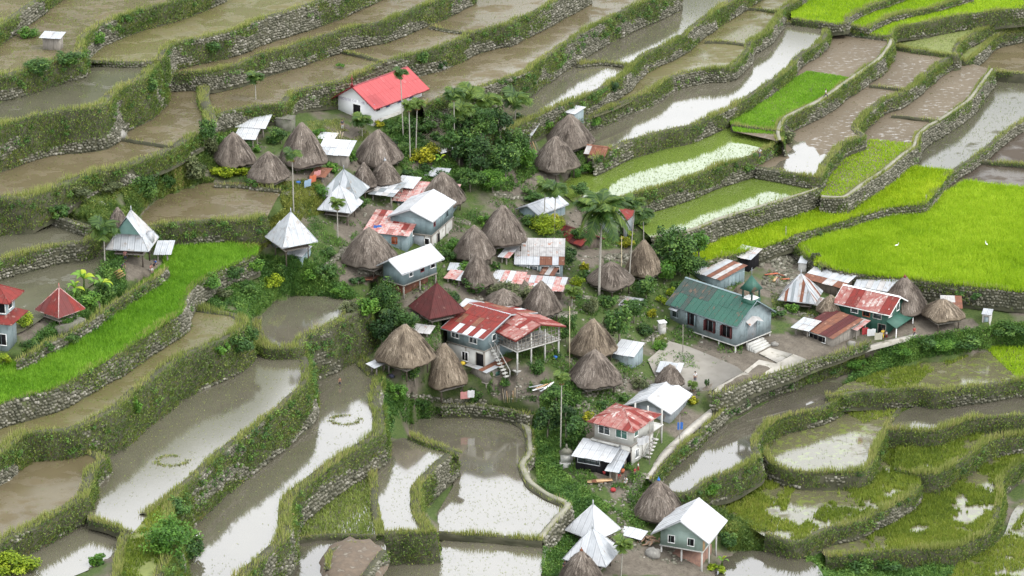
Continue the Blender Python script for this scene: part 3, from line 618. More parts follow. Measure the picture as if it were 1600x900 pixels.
wall('mossy retaining wall beside the vivid rice strip', [(25, 566), (60, 548), (120, 517), (165, 487), (200, 462), (235, 440), (262, 420)], 18.6, Z[21] - .2, .7, .55, .5, bund=.4, grass=.4, cat='retaining wall')
wall('curved stone wall round the rubble yard', [(1178, 398), (1205, 384), (1240, 378), (1268, 400), (1286, 420)], 2.9, (2.2, 1.9, 1.9, 1.4), 1.0, .25, 0, bund=.5, grass=.3, tone=-.1, cat='retaining wall')
wall('dark stone wall above the little field at the left edge', [(-60, 360), (0, 338), (30, 318), (55, 326), (100, 342), (142, 356)], 23.4, (22, 22, 21.8, 21.9), 1.0, .2, 0, bund=.4, grass=.2, cat='retaining wall')
wall('low stone wall below the thatched huts above the pond', [(335, 290), (375, 291), (410, 296), (440, 298)], 20.7, 20.2, 1.0, .2, .2, bund=.4, grass=.3, cat='retaining wall')

# ------------------------------------------------------------------ ground: village slope, banks and everything under the fields
GX0, GY0, GS = -88, -96, 8
NX, NY = 224, 138
gx = GX0 + GS * np.arange(NX); gy = GY0 + GS * np.arange(NY); GXX, GYY = np.meshgrid(gx, gy)
zfix = np.full((NY, NX), np.nan); inf_ = np.zeros((NY, NX), bool)
order = sorted(GROUND_CELLS, key=lambda q: q[1])
for P, z in order:                      # higher terraces cover lower ones
    k = inpoly(GXX, GYY, P); zfix[k] = z - 1.6; inf_ |= k
er = inf_.copy()
for ax in (0, 1):
    for d_ in (-1, 1): er &= np.roll(inf_, d_, ax)
zfix[inf_ & ~er] += 1.45
face_ = np.zeros((NY, NX), bool)
for x, y, z in FACE_CELLS:
    i, j = int(round((y - GY0) / GS)), int(round((x - GX0) / GS))
    if 0 <= i < NY and 0 <= j < NX and not inf_[i, j]: zfix[i, j] = z if np.isnan(zfix[i, j]) else min(z, zfix[i, j]); face_[i, j] = True
for x, y, z in TOP_CELLS:
    i, j = int(round((y - GY0) / GS)), int(round((x - GX0) / GS))
    if 0 <= i < NY and 0 <= j < NX and not inf_[i, j] and np.isnan(zfix[i, j]): zfix[i, j] = z
def plane(x, y): return 20.5 - .0177 * (x - 340) - .030 * (y - 290)
CTRL = [(520, 192, 21.6), (560, 185, 21.6), (600, 195, 21.4), (670, 172, 21.4), (440, 202, 22.9), (400, 212, 22.3), (460, 207, 22.2), (350, 270, 20.8), (420, 288, 20.4), (372, 250, 21), (470, 265, 20.4), (500, 285, 19.6), (545, 235, 20.2),
        (640, 235, 18.3), (700, 205, 18), (700, 250, 16.9), (800, 260, 14.2), (870, 275, 12.6), (900, 240, 13.2), (820, 220, 15.6), (900, 190, 15.8), (940, 245, 11.8),
        (1040, 540, -.6), (1100, 548, -.8), (1150, 556, -.9), (1215, 545, -.6), (1100, 600, -1.3), (1020, 522, 0), (1300, 545, -.6), (1400, 520, -.1), (1480, 515, 0), (1350, 480, .5), (1230, 470, .9), (1200, 425, 1.7), (1240, 400, 1.9), (1290, 435, 1.2), (1130, 440, 2.2), (1540, 505, 0), (1600, 505, -.2), (1660, 510, -.2), (1440, 480, .2),
        (1250, 553, -.8), (1180, 600, -2.8), (1285, 568, -2.4), (1358, 543, -1.6), (1432, 524, -.3), (1120, 640, -3.5), (1070, 680, -4.3), (1030, 725, -5), (1110, 625, -2.6), (1160, 590, -1.2), (1010, 760, -5.6),
        (600, 590, 4.6), (640, 615, 2.6), (700, 612, 2.0), (760, 618, .8), (820, 635, -.6), (640, 648, -.6),
        (100, 505, 18.8), (30, 545, 18.2), (0, 560, 18), (60, 520, 18.6), (140, 480, 18.9), (190, 430, 19.6), (240, 425, 19), (215, 395, 20.2), (180, 360, 21.6), (150, 340, 22.8), (90, 315, 24.8), (200, 300, 23.8), (300, 250, 24), (250, 270, 24), (265, 300, 21.5), (320, 240, 23.5), (330, 200, 25), (350, 190, 24.2),
        (456, 402, 16.6), (485, 408, 15.6), (470, 310, 19.2), (450, 345, 17.4), (440, 300, 20), (330, 400, 16.6), (300, 440, 15), (420, 420, 14), (480, 440, 12), (360, 440, 14.4), (520, 450, 11.4), (320, 460, 14.6), (400, 455, 13), (580, 470, 10.6), (560, 530, 6.4),
        (880, 740, -4.6), (905, 800, -5.6), (880, 860, -6.2), (960, 860, -7.8), (1040, 840, -8.4), (1100, 890, -10.2), (1140, 830, -9), (1100, 790, -8.2), (1160, 780, -8.8), (870, 905, -6.6), (960, 905, -8.6), (1060, 905, -10), (855, 700, -3.4),
        (1300, 890, -12.4), (1400, 885, -12.8), (1330, 905, -12.9), (1200, 850, -10.6),
        (1210, 215, 9.8), (1195, 245, 9.6), (1160, 255, 9.2)]
for x in range(350, 1160, 40):
    for y in range(260, 900, 40):
        i, j = int((y - GY0) / GS), int((x - GX0) / GS)
        if np.isnan(zfix[max(0, i - 4):i + 5, max(0, j - 4):j + 5]).all() and min(math.hypot(x - a, (y - b) * 2) for a, b, c in CTRL) > 60: CTRL.append((x, y, plane(x, y)))
for x, y, z in CTRL:
    i, j = int(round((y - GY0) / GS)), int(round((x - GX0) / GS))
    if 0 <= i < NY and 0 <= j < NX and not inf_[i, j] and np.isnan(zfix[i, j]): zfix[i, j] = z
fx = ~np.isnan(zfix); zz = np.where(fx, zfix, plane(GXX, GYY))
for it in range(900):
    p = np.pad(zz, 1, mode='edge'); zz = np.where(fx, zfix, .25 * (p[:-2, 1:-1] + p[2:, 1:-1] + p[1:-1, :-2] + p[1:-1, 2:]))
zs = zz.copy()
for it in range(2):
    p = np.pad(zs, 1, mode='edge'); zs = np.where(inf_, zs, .2 * (p[:-2, 1:-1] + p[2:, 1:-1] + p[1:-1, :-2] + p[1:-1, 2:] + p[1:-1, 1:-1]))
for i in range(NY - 1, 0, -1):          # no overhangs: the ground never rises faster than a bank can
    zs[i - 1] = np.where(~inf_[i - 1] & ~face_[i], np.minimum(zs[i - 1], zs[i] + .72 + 1.45 * (inf_[i] & er[i])), zs[i - 1])
for P_, z_, up_px in (([(688, 560), (757, 579), (808, 588), (886, 568)], 2.6, 64), ([(722, 602), (760, 612), (802, 601)], .9, 24)):          # level platforms cut into the slope for the big house
    yb = np.interp(GXX, [p[0] for p in P_], [p[1] for p in P_]); k_ = (GXX > P_[0][0]) & (GXX < P_[-1][0]) & (GYY < yb + 6) & (GYY > yb - up_px)
    zs[k_] = np.minimum(zs[k_], z_ + .03 * (yb - GYY)[k_])
ZG = zs
def zg(px, py):
    x = np.clip((np.asarray(px, float) - GX0) / GS, 0, NX - 1.001); y = np.clip((np.asarray(py, float) - GY0) / GS, 0, NY - 1.001)
    i = y.astype(int); j = x.astype(int); u = x - j; v = y - i
    return (ZG[i, j] * (1 - u) + ZG[i, j + 1] * u) * (1 - v) + (ZG[i + 1, j] * (1 - u) + ZG[i + 1, j + 1] * u) * v
def gp(px, py, dz=0.):
    """point on the ground seen at a photo pixel"""
    return at(px, py, float(zg(px, py)) + dz)
def atv(X, Y, Zv):
    d = FWD[None] + ((X - 800) / 800 * TH)[:, None] * RGT + ((450 - Y) / 800 * TH)[:, None] * UPV
    return CAM + d * ((Zv - CAM[2]) / d[:, 2])[:, None]
SUB = 2
fxs = GX0 + GS / SUB * np.arange((NX - 1) * SUB + 1); fys = GY0 + GS / SUB * np.arange((NY - 1) * SUB + 1); FX, FY = np.meshgrid(fxs, fys)
fz = zg(FX.ravel(), FY.ravel()); V = atv(FX.ravel(), FY.ravel(), fz)
calm = 1 - .85 * np.exp(-(((FX.ravel() - 1130) / 110) ** 2 + ((FY.ravel() - 570) / 50) ** 2) ** 2)
V[:, 2] += calm * ((fbm(V[:, 0] * .5, V[:, 1] * .5, 31) - .5) * .5 + (fbm(V[:, 0] * 2, V[:, 1] * 2, 32) - .5) * .16)
nx = len(fxs); ny = len(fys)
ii, jj = np.meshgrid(np.arange(ny - 1), np.arange(nx - 1), indexing='ij'); a_ = ii * nx + jj
Fq = np.stack([a_.ravel(), (a_ + nx).ravel(), (a_ + nx + 1).ravel(), (a_ + 1).ravel()], 1)
BARE = [[(1205, 515), (1300, 525), (1360, 545), (1250, 580), (1110, 615), (1030, 595), (1040, 545)], [(1360, 500), (1520, 495), (1540, 520), (1430, 525), (1370, 530)], [(1190, 400), (1250, 385), (1275, 410), (1250, 440), (1235, 470), (1195, 450)], [(900, 395), (990, 385), (1000, 410), (960, 420), (905, 415)], [(940, 860), (1060, 850), (1090, 895), (940, 905)], [(560, 320), (610, 320), (620, 370), (540, 400), (520, 350)], [(840, 640), (880, 620), (900, 640), (870, 660)], [(920, 735), (1000, 735), (1010, 770), (960, 780)], [(500, 195), (560, 192), (560, 215), (510, 225)], [(770, 270), (870, 270), (880, 290), (790, 310)], [(430, 270), (520, 265), (520, 290), (440, 298)], [(690, 440), (800, 420), (900, 430), (900, 480), (760, 500)], [(520, 400), (600, 420), (590, 450), (530, 440)], [(770, 580), (840, 590), (840, 620), (770, 625)], [(170, 400), (265, 405), (262, 425), (180, 440)], [(60, 490), (150, 485), (120, 515), (40, 540)]]
bare = np.zeros(len(FX.ravel()))
for q_ in BARE: bare = np.maximum(bare, inpoly(FX.ravel() + 14 * (fbm(FX.ravel() * .05, FY.ravel() * .08, 3) - .5) * 2, FY.ravel() + 8 * (fbm(FX.ravel() * .06, FY.ravel() * .09, 9) - .5) * 2, q_) * 1.)
def groundm():
    m, t, o = nodes('village_ground'); p = N(t, 'ShaderNodeBsdfPrincipled', Roughness=.95); p.inputs['Specular IOR Level'].default_value = .2
    v = coords(t); big = noise(t, v, .12, 4); mid = noise(t, v, .8, 5, .65); fine = noise(t, v, 3.5, 5, .7)
    dirt = mix(t, mapr(t, mid, .3, .7), (.085, .072, .056), (.145, .126, .10))
    dirt = mix(t, mapr(t, fine, .5, .72), dirt, (.06, .052, .042))
    grn = mix(t, mapr(t, fine, .35, .65), (.03, .055, .014), (.07, .095, .026))
    at_ = t.nodes.new('ShaderNodeAttribute'); at_.attribute_name = 'v'; sb = t.nodes.new('ShaderNodeMath'); sb.operation = 'SUBTRACT'; t.links.new(mapr(t, big, .40, .52), sb.inputs[0]); t.links.new(at_.outputs['Fac'], sb.inputs[1]); sb.use_clamp = True
    col = mix(t, sb.outputs[0], dirt, grn)
    t.links.new(col, p.inputs['Base Color'])
    b = N(t, 'ShaderNodeBump', Strength=.6, Distance=.12); t.links.new(fine, b.inputs['Height']); t.links.new(b.outputs[0], p.inputs['Normal'])
    t.links.new(p.outputs[0], o.inputs[0]); return m
GM = groundm()
tag(npmesh('ground', V, [Fq], GM, v=bare, smooth=True), 'sloping earth of the village and the banks', None, None, 'structure')
# the valley side beyond the picture: lower slope in front, forested mountain behind (seen only mirrored in the water)
FOREST = surf('forest_slope', (.035, .055, .022), (.06, .085, .03), .95, 0, .02, (.085, .075, .04))
X, Y = np.meshgrid(np.linspace(-900, 900, 37), np.linspace(-900, 420, 28))
Zt = -.16 * np.maximum(0, -X * 0 + 0) + 8 + X * -.11 + Y * .085 - 14; 
Vt = np.stack([X.ravel(), Y.ravel(), Zt.ravel()], 1); n2 = 37
a2 = (np.arange(27)[:, None] * n2 + np.arange(36)[None]).ravel(); tag(npmesh('terrain', Vt, [np.stack([a2, a2 + 1, a2 + n2 + 1, a2 + n2], 1)], FOREST), 'valley side below and around the terraces', None, None, 'structure')
px = np.linspace(-1400, 3000, 90); el = np.interp(px, [-1400, -400, 0, 250, 400, 480, 540, 700, 850, 1200, 1600, 3000], [28, 28, 26.6, 25.2, 24.1, 22.9, 20.9, 16.9, 15.6, 15.4, 15.6, 14])
el = el + (fbm(px * .03, px * 0, 3) - .5) * 1.0
RR = 1500.; xs = (px - 800) / 800 * (80 + RR * TH); rows = []
for f in np.linspace(0, 1, 14):
    y = 420 + (RR - 420) * f; e = np.tan(np.radians(el)) * RR
    zrow = (8 + 420 * .085) * (1 - f) + e * f ** 1.25 + (fbm(px * .02, px * 0 + f * 9, 5) - .5) * 60 * f * (1 - f)
    xr = np.linspace(-900, 900, 90) * (1 - f) + xs * f if f < .3 else xs * (.55 + .45 * f)
    rows.append(np.stack([xs * (.55 + .45 * f), np.full(90, y), zrow], 1))
rows.append(rows[-1] + np.array([0, 600, -500]))
Vm = np.vstack(rows); a3 = (np.arange(len(rows) - 1)[:, None] * 90 + np.arange(89)[None]).ravel()
tag(npmesh('mountain', Vm, [np.stack([a3, a3 + 1, a3 + 91, a3 + 90], 1)], FOREST, smooth=True), 'forested mountain rising behind the terraces', None, None, 'structure')

# ------------------------------------------------------------------ paths and yard
CONC = surf('old_concrete', (.36, .34, .30), (.27, .255, .22), .9, 0, .6, (.17, .16, .12), bump=.3)
def ribbon(name, P, wdt, mat, label, dz=.12, zs_=None):
    Q = smooth(np.array([gp(x, y, dz) for x, y in P]) if zs_ is None else np.array([at(x, y, z) for (x, y), z in zip(P, zs_)]), .8)
    T = np.gradient(Q, axis=0); T[:, 2] = 0; T /= np.linalg.norm(T, axis=1)[:, None]; O = np.stack([T[:, 1], -T[:, 0], 0 * T[:, 0]], 1)
    s = np.arange(len(Q)); ww = wdt / 2 * (.6 + .8 * fbm(s * .3, s * 0, 4))
    z = np.array([0, 0, 1.]); rows = [Q - O * (ww + .05)[:, None] - z * .6, Q - O * ww[:, None], Q + O * ww[:, None], Q + O * (ww + .05)[:, None] - z * .6]
    V = np.vstack(rows); n = len(Q); F = [(i * n + j, (i + 1) * n + j, (i + 1) * n + j + 1, i * n + j + 1) for i in range(3) for j in range(n - 1)]
    return tag(npmesh(name, V, [np.array(F)], mat), label, None, None, 'structure')
ribbon('footpath', [(1010, 748), (1040, 706), (1075, 672), (1130, 628), (1180, 603), (1230, 584), (1285, 567), (1358, 541), (1432, 522)], .85, CONC, 'narrow concrete footpath below the yard wall', .3)
PATHM = surf('trodden_rim', (.22, .21, .165), (.16, .155, .115), .95, 0, .8, (.15, .16, .085), th3=(.55, .7))
for k_, ww_, lab_ in ((12, .6, 'trodden pale top of the wall beside the seedlings'), (16, .5, 'trodden pale top of the winding wall above the yellow rice'), (29, .65, 'pale stone top of the curved dike'), (15, .4, 'bare stone top of the grey wall above the yellow rice')):
    q_ = smooth(ats(W[k_], Z[k_]), 2.0); t_ = np.gradient(q_, axis=0); t_ /= np.linalg.norm(t_, axis=1)[:, None]; q_ = q_ - np.stack([t_[:, 1], -t_[:, 0], 0 * t_[:, 0]], 1) * .38 + np.array([0, 0, .52 if k_ == 29 else .38]); pp_ = project(q_)
    ribbon('footpath', [tuple(p) for p in pp_], ww_, PATHM, lab_, zs_=list(q_[:, 2]))
def slab(P, label, dz=.2, mat=None):
    g = G(); n = len(P); Q = [gp(x, y, dz) for x, y in P]
    g.add([tuple(q) for q in Q] + [(q[0], q[1], q[2] - .8) for q in Q], [tuple(range(n))] + [(i, (i + 1) % n, n + (i + 1) % n, n + i) for i in range(n)])
    o = g.build('pavement', mat or CONC); tag(o, label, None, None, 'structure'); return o
slab([(1186, 552), (1203, 543), (1238, 553), (1215, 567)], 'pale concrete landing below the chapel steps')
slab([(1163, 580), (1186, 562), (1213, 568), (1240, 553), (1262, 562), (1225, 580), (1185, 594)], 'broad concrete paving before the chapel')
slab([(1115, 607), (1163, 581), (1185, 594), (1150, 608), (1120, 618)], 'concrete path along the edge of the yard')
YARD = surf('packed_earth', (.235, .22, .19), (.20, .185, .158), .95, 0, .5, (.15, .145, .10), th3=(.6, .72), bump=.5, bscale=5)
slab([(1012, 562), (1046, 533), (1075, 541), (1105, 553), (1152, 573), (1162, 582), (1135, 595), (1112, 610), (1060, 612), (1024, 588)], 'packed earth yard beside the green chapel', .16, YARD)

# what a photo pixel sees of the built terrain: plants are set on that real surface
from mathutils.bvhtree import BVHTree
_v, _p = [], []
for o in list(sc.objects):
    if o.type == 'MESH' and o.parent is None and o.name.split('.')[0] in ('paddy_water', 'terrace_wall', 'field_bund', 'ground'):
        b = len(_v); _v += [v.co[:] for v in o.data.vertices]; _p += [[b + i for i in f.vertices] for f in o.data.polygons]
BVH = BVHTree.FromPolygons(_v, _p)
def seen(px, py):
    d = FWD + (px - 800) / 800 * TH * RGT + (450 - py) / 800 * TH * UPV; d /= np.linalg.norm(d)
    h = BVH.ray_cast(Vector(CAM), Vector(d)); return np.array(h[0]) if h[0] is not None else gp(px, py)
# ------------------------------------------------------------------ building materials
ZINC = surf('zinc_sheet', (.36, .375, .39), (.28, .295, .31), .5, .1, .8, (.25, .235, .22), spec=.35)
WHITE = surf('white_sheet', (.41, .42, .43), (.33, .34, .35), .45, 0, .5, (.27, .26, .25), th3=(.60, .74), spec=.5)
GREY = surf('grey_sheet', (.22, .24, .25), (.175, .195, .205), .55, .1, .8, (.17, .15, .13), spec=.3)
OLDZ = surf('old_zinc', (.37, .36, .35), (.27, .26, .25), .6, .05, 1.2, (.27, .13, .08), th3=(.6, .7))
RUST = surf('rust_sheet', (.165, .062, .032), (.11, .045, .028), .85, 0, 1.2, (.25, .14, .095))
RED = surf('red_sheet', (.165, .026, .021), (.115, .025, .021), .8, 0, 1.0, (.24, .12, .10), th=(.4, .6), th3=(.6, .7), spec=.2)
REDW = surf('worn_red_sheet', (.20, .044, .036), (.25, .13, .11), .65, 0, 1.3, (.36, .31, .285), th3=(.56, .66))
REDN = surf('painted_red_sheet', (.33, .052, .054), (.29, .046, .048), .65, 0, .35, (.40, .14, .135), th3=(.62, .75))
REDD = surf('dark_red_sheet', (.075, .018, .017), (.055, .016, .015), .75, 0, 1.0, (.13, .06, .05), th3=(.64, .72), spec=.2)
PINK = surf('pink_sheet', (.35, .15, .13), (.38, .31, .29), .7, 0, 1.6, (.30, .08, .065), th3=(.55, .65))
GREENR = surf('green_sheet', (.018, .082, .056), (.014, .066, .046), .55, 0, .8, (.085, .06, .04), th3=(.60, .68))
GREEND = surf('weathered_green_sheet', (.024, .052, .042), (.032, .042, .036), .65, 0, 1.0, (.09, .065, .045), th3=(.58, .66))
GREENW = surf('green_board', (.006, .05, .032), (.005, .04, .026), .6)
BLUEW = surf('blue_grey_wall', (.165, .22, .23), (.125, .17, .18), .6, .05, .7, (.215, .25, .255), spec=.4)
PALEW = surf('pale_wall', (.215, .26, .27), (.16, .205, .215), .65, 0, .8, (.13, .155, .16), th3=(.55, .68))
WHITEW = surf('white_plaster', (.66, .67, .67), (.62, .63, .63), .8, 0, .3)
CEM = surf('cement', (.42, .415, .385), (.34, .335, .31), .9, 0, .7, (.25, .24, .21))
CEMD = surf('mossy_cement', (.14, .135, .11), (.09, .09, .065), .95, 0, 1.2, (.07, .09, .04))
WOOD = surf('dark_timber', (.085, .066, .05), (.06, .048, .038), .9, 0, 2, stretch=(1, 1, .3))
WOODG = surf('grey_timber', (.22, .20, .17), (.155, .14, .12), .9, 0, 2.5, stretch=(3, 3, .4))
TAN = surf('new_timber', (.46, .30, .16), (.38, .24, .13), .8, 0, 2)
BAMB = surf('bamboo', (.44, .38, .25), (.34, .28, .18), .7, 0, 3)
DARK = surf('dark_interior', (.012, .011, .012), (.008, .008, .009), .9, 0, 1, spec=.1)  # near-black painted in for unlit openings on solid walls; two sheds wear it too
GLASSD = surf('window_glass', (.03, .04, .045), (.02, .028, .03), .1, 0, 1, spec=.6)
TEAL = surf('green_window_glass', (.05, .14, .11), (.04, .11, .09), .15, 0, 1, spec=.6)
TRIMR = surf('dark_red_trim', (.17, .016, .02), (.13, .014, .017), .5)
SHUT = surf('maroon_shutter', (.075, .016, .016), (.055, .013, .013), .7)
WHITEP = surf('white_paint', (.78, .78, .76), (.70, .70, .68), .6)
ORANGE = surf('orange_cloth', (.40, .11, .05), (.32, .085, .04), .8)
BLUE = surf('blue_cloth', (.03, .13, .42), (.025, .1, .33), .7)
CLOTHS = [surf('white_cloth', (.5, .5, .5), (.43, .43, .44), .9), ORANGE, BLUE, surf('pink_cloth', (.42, .2, .19), (.36, .16, .15), .9), surf('yellow_cloth', (.62, .45, .05), (.55, .38, .04), .9), surf('dark_cloth', (.04, .045, .07), (.03, .03, .05), .9), surf('red_cloth', (.30, .03, .03), (.24, .025, .03), .9)]
THATCH = vmat('thatch', [(0, (.045, .036, .029)), (.35, (.105, .086, .070)), (.7, (.175, .147, .122)), (1, (.27, .235, .20))], 1.0)
THATCHT = vmat('tan_thatch', [(0, (.05, .038, .028)), (.35, (.125, .098, .070)), (.7, (.21, .170, .125)), (1, (.32, .265, .20))], 1.0)

def pick(mats, r):
    ws = np.array([m[1] for m in mats], float); return mats[int(r.choice(len(mats), p=ws / ws.sum()))][0]
def sheets(parent, o, u, U, v, top, mats, r, sw=.95, course=2.6, vmax=None, pat=None, lift=.05):
    """corrugated sheets over one roof slope: o eave start, u along the eave, v up the slope; top(u) = slope length there"""
    o = np.array(o, float); u = np.array(u, float); v = np.array(v, float); nrm = np.cross(u, v); nrm /= np.linalg.norm(nrm)
    if nrm[2] < 0: nrm = -nrm
    vmax = vmax or max(top(x) for x in np.linspace(0, U, 41)); n = max(1, round(U / sw)); w_ = U / n
    nc = max(1, round(vmax / course)); cache = {}
    flat = max(top(x) for x in np.linspace(0, U, 21)) - min(top(x) for x in np.linspace(0, U, 21)) < 1e-6
    for c in range(nc):
        v0 = vmax * c / nc - (.12 if c else 0); v1 = vmax * (c + 1) / nc
        for i in range(n):
            us = np.linspace(-.04, w_ + .04, 9); ug = np.clip(i * w_ + us, 0, U); tp = np.array([min(v1, top(x)) for x in ug])
            if tp.max() <= v0 + .1: continue
            tp = np.maximum(tp, v0)
            zz = .028 * np.sin(us / w_ * 4 * 2 * np.pi) + lift + .03 * c
            key = c if flat and 0 < i < n - 1 else None
            ob_o = o + u * (i * w_) + nrm * r.uniform(0, .025)
            if key is not None and key in cache: me = cache[key]
            else:
                lo = [u * (us[k] if key is not None else ug[k] - i * w_) + v * v0 + nrm * zz[k] for k in range(9)]
                hi = [u * (us[k] if key is not None else ug[k] - i * w_) + v * tp[k] + nrm * zz[k] for k in range(9)]
                me = bpy.data.meshes.new('roof_sheet'); me.from_pydata([tuple(q) for q in lo + hi], [], [(k, k + 1, 10 + k, 9 + k) for k in range(8)]); me.materials.append(mats[0][0])
                if key is not None: cache[key] = me
            ob = bpy.data.objects.new('roof_sheet', me); COL.objects.link(ob); ob.parent = parent; ob.location = ob_o + v * (r.uniform(-.07, .07) if c == 0 else 0)
            m = pat(c, i, n) if pat else None
            ob.material_slots[0].link = 'OBJECT'; ob.material_slots[0].material = m or pick(mats, r)
def window(parent, face, pos, zc, w_, h_, style='dark', frame=None, mull=1, shut=None, awn=None):
    """framed window standing in a wall; face L is x=0, face R is y=0 (local)"""
    g = G(); d = .07; e = .08
    def bx(g, a0, a1, z0, z1, d0, d1):
        if face == 'L': g.box(-d1, -d0, pos + a0, pos + a1, zc + z0, zc + z1)
        else: g.box(pos + a0, pos + a1, -d1, -d0, zc + z0, zc + z1)
    bx(g, -w_ / 2 - e, w_ / 2 + e, h_ / 2, h_ / 2 + e, -.05, d); bx(g, -w_ / 2 - e, w_ / 2 + e, -h_ / 2 - e, -h_ / 2, -.05, d + .04)
    bx(g, -w_ / 2 - e, -w_ / 2, -h_ / 2, h_ / 2, -.05, d); bx(g, w_ / 2, w_ / 2 + e, -h_ / 2, h_ / 2, -.05, d)
    for k in range(1, mull): bx(g, -w_ / 2 + w_ * k / mull - .03, -w_ / 2 + w_ * k / mull + .03, -h_ / 2, h_ / 2, -.05, d - .01)
    fo = g.build('window', frame or WHITEP, parent)
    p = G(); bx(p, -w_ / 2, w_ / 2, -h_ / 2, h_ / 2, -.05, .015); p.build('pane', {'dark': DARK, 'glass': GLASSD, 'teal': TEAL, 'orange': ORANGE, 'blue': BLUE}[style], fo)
    if shut:
        for sgn in (-1, 1):
            s_ = G(); a = sgn * (w_ / 2 + .12)
            if face == 'L': s_.box(-.5, -.02, pos + a - .03, pos + a + .03, zc - h_ / 2, zc + h_ / 2)
            else: s_.box(pos + a - .03, pos + a + .03, -.5, -.02, zc - h_ / 2, zc + h_ / 2)
            s_.build('shutter', shut, fo)
    if awn:
        s_ = G(); hw = w_ / 2 + .25; zt = zc + h_ / 2 + .35
        q = [(0, -hw, zt), (0, hw, zt), (-.7, hw, zt - .35), (-.7, -hw, zt - .35)]
        q = [(a, pos + b, c) if face == 'L' else (pos + b, a, c) for a, b, c in q]
        s_.add(q + [(a, b, c - .05) for a, b, c in q], [(0, 1, 2, 3), (7, 6, 5, 4), (2, 1, 5, 6), (3, 2, 6, 7), (0, 3, 7, 4), (1, 0, 4, 5)]); s_.build('awning', awn, fo)
    return fo
def door(parent, face, pos, z0, w_, h_, mat=None, frame=None):
    g = G(); f = G()
    def bx(g, a0, a1, z0_, z1, d0, d1):
        if face == 'L': g.box(-d1, -d0, pos + a0, pos + a1, z0_, z1)
        else: g.box(pos + a0, pos + a1, -d1, -d0, z0_, z1)
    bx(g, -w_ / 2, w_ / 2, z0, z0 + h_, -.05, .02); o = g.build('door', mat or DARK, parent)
    for a in (-w_ / 2 - .09, w_ / 2): bx(f, a, a + .09, z0, z0 + h_ + .09, -.05, .06)
    bx(f, -w_ / 2, w_ / 2, z0 + h_, z0 + h_ + .09, -.05, .06); f.build('frame', frame or WOODG, o); return o

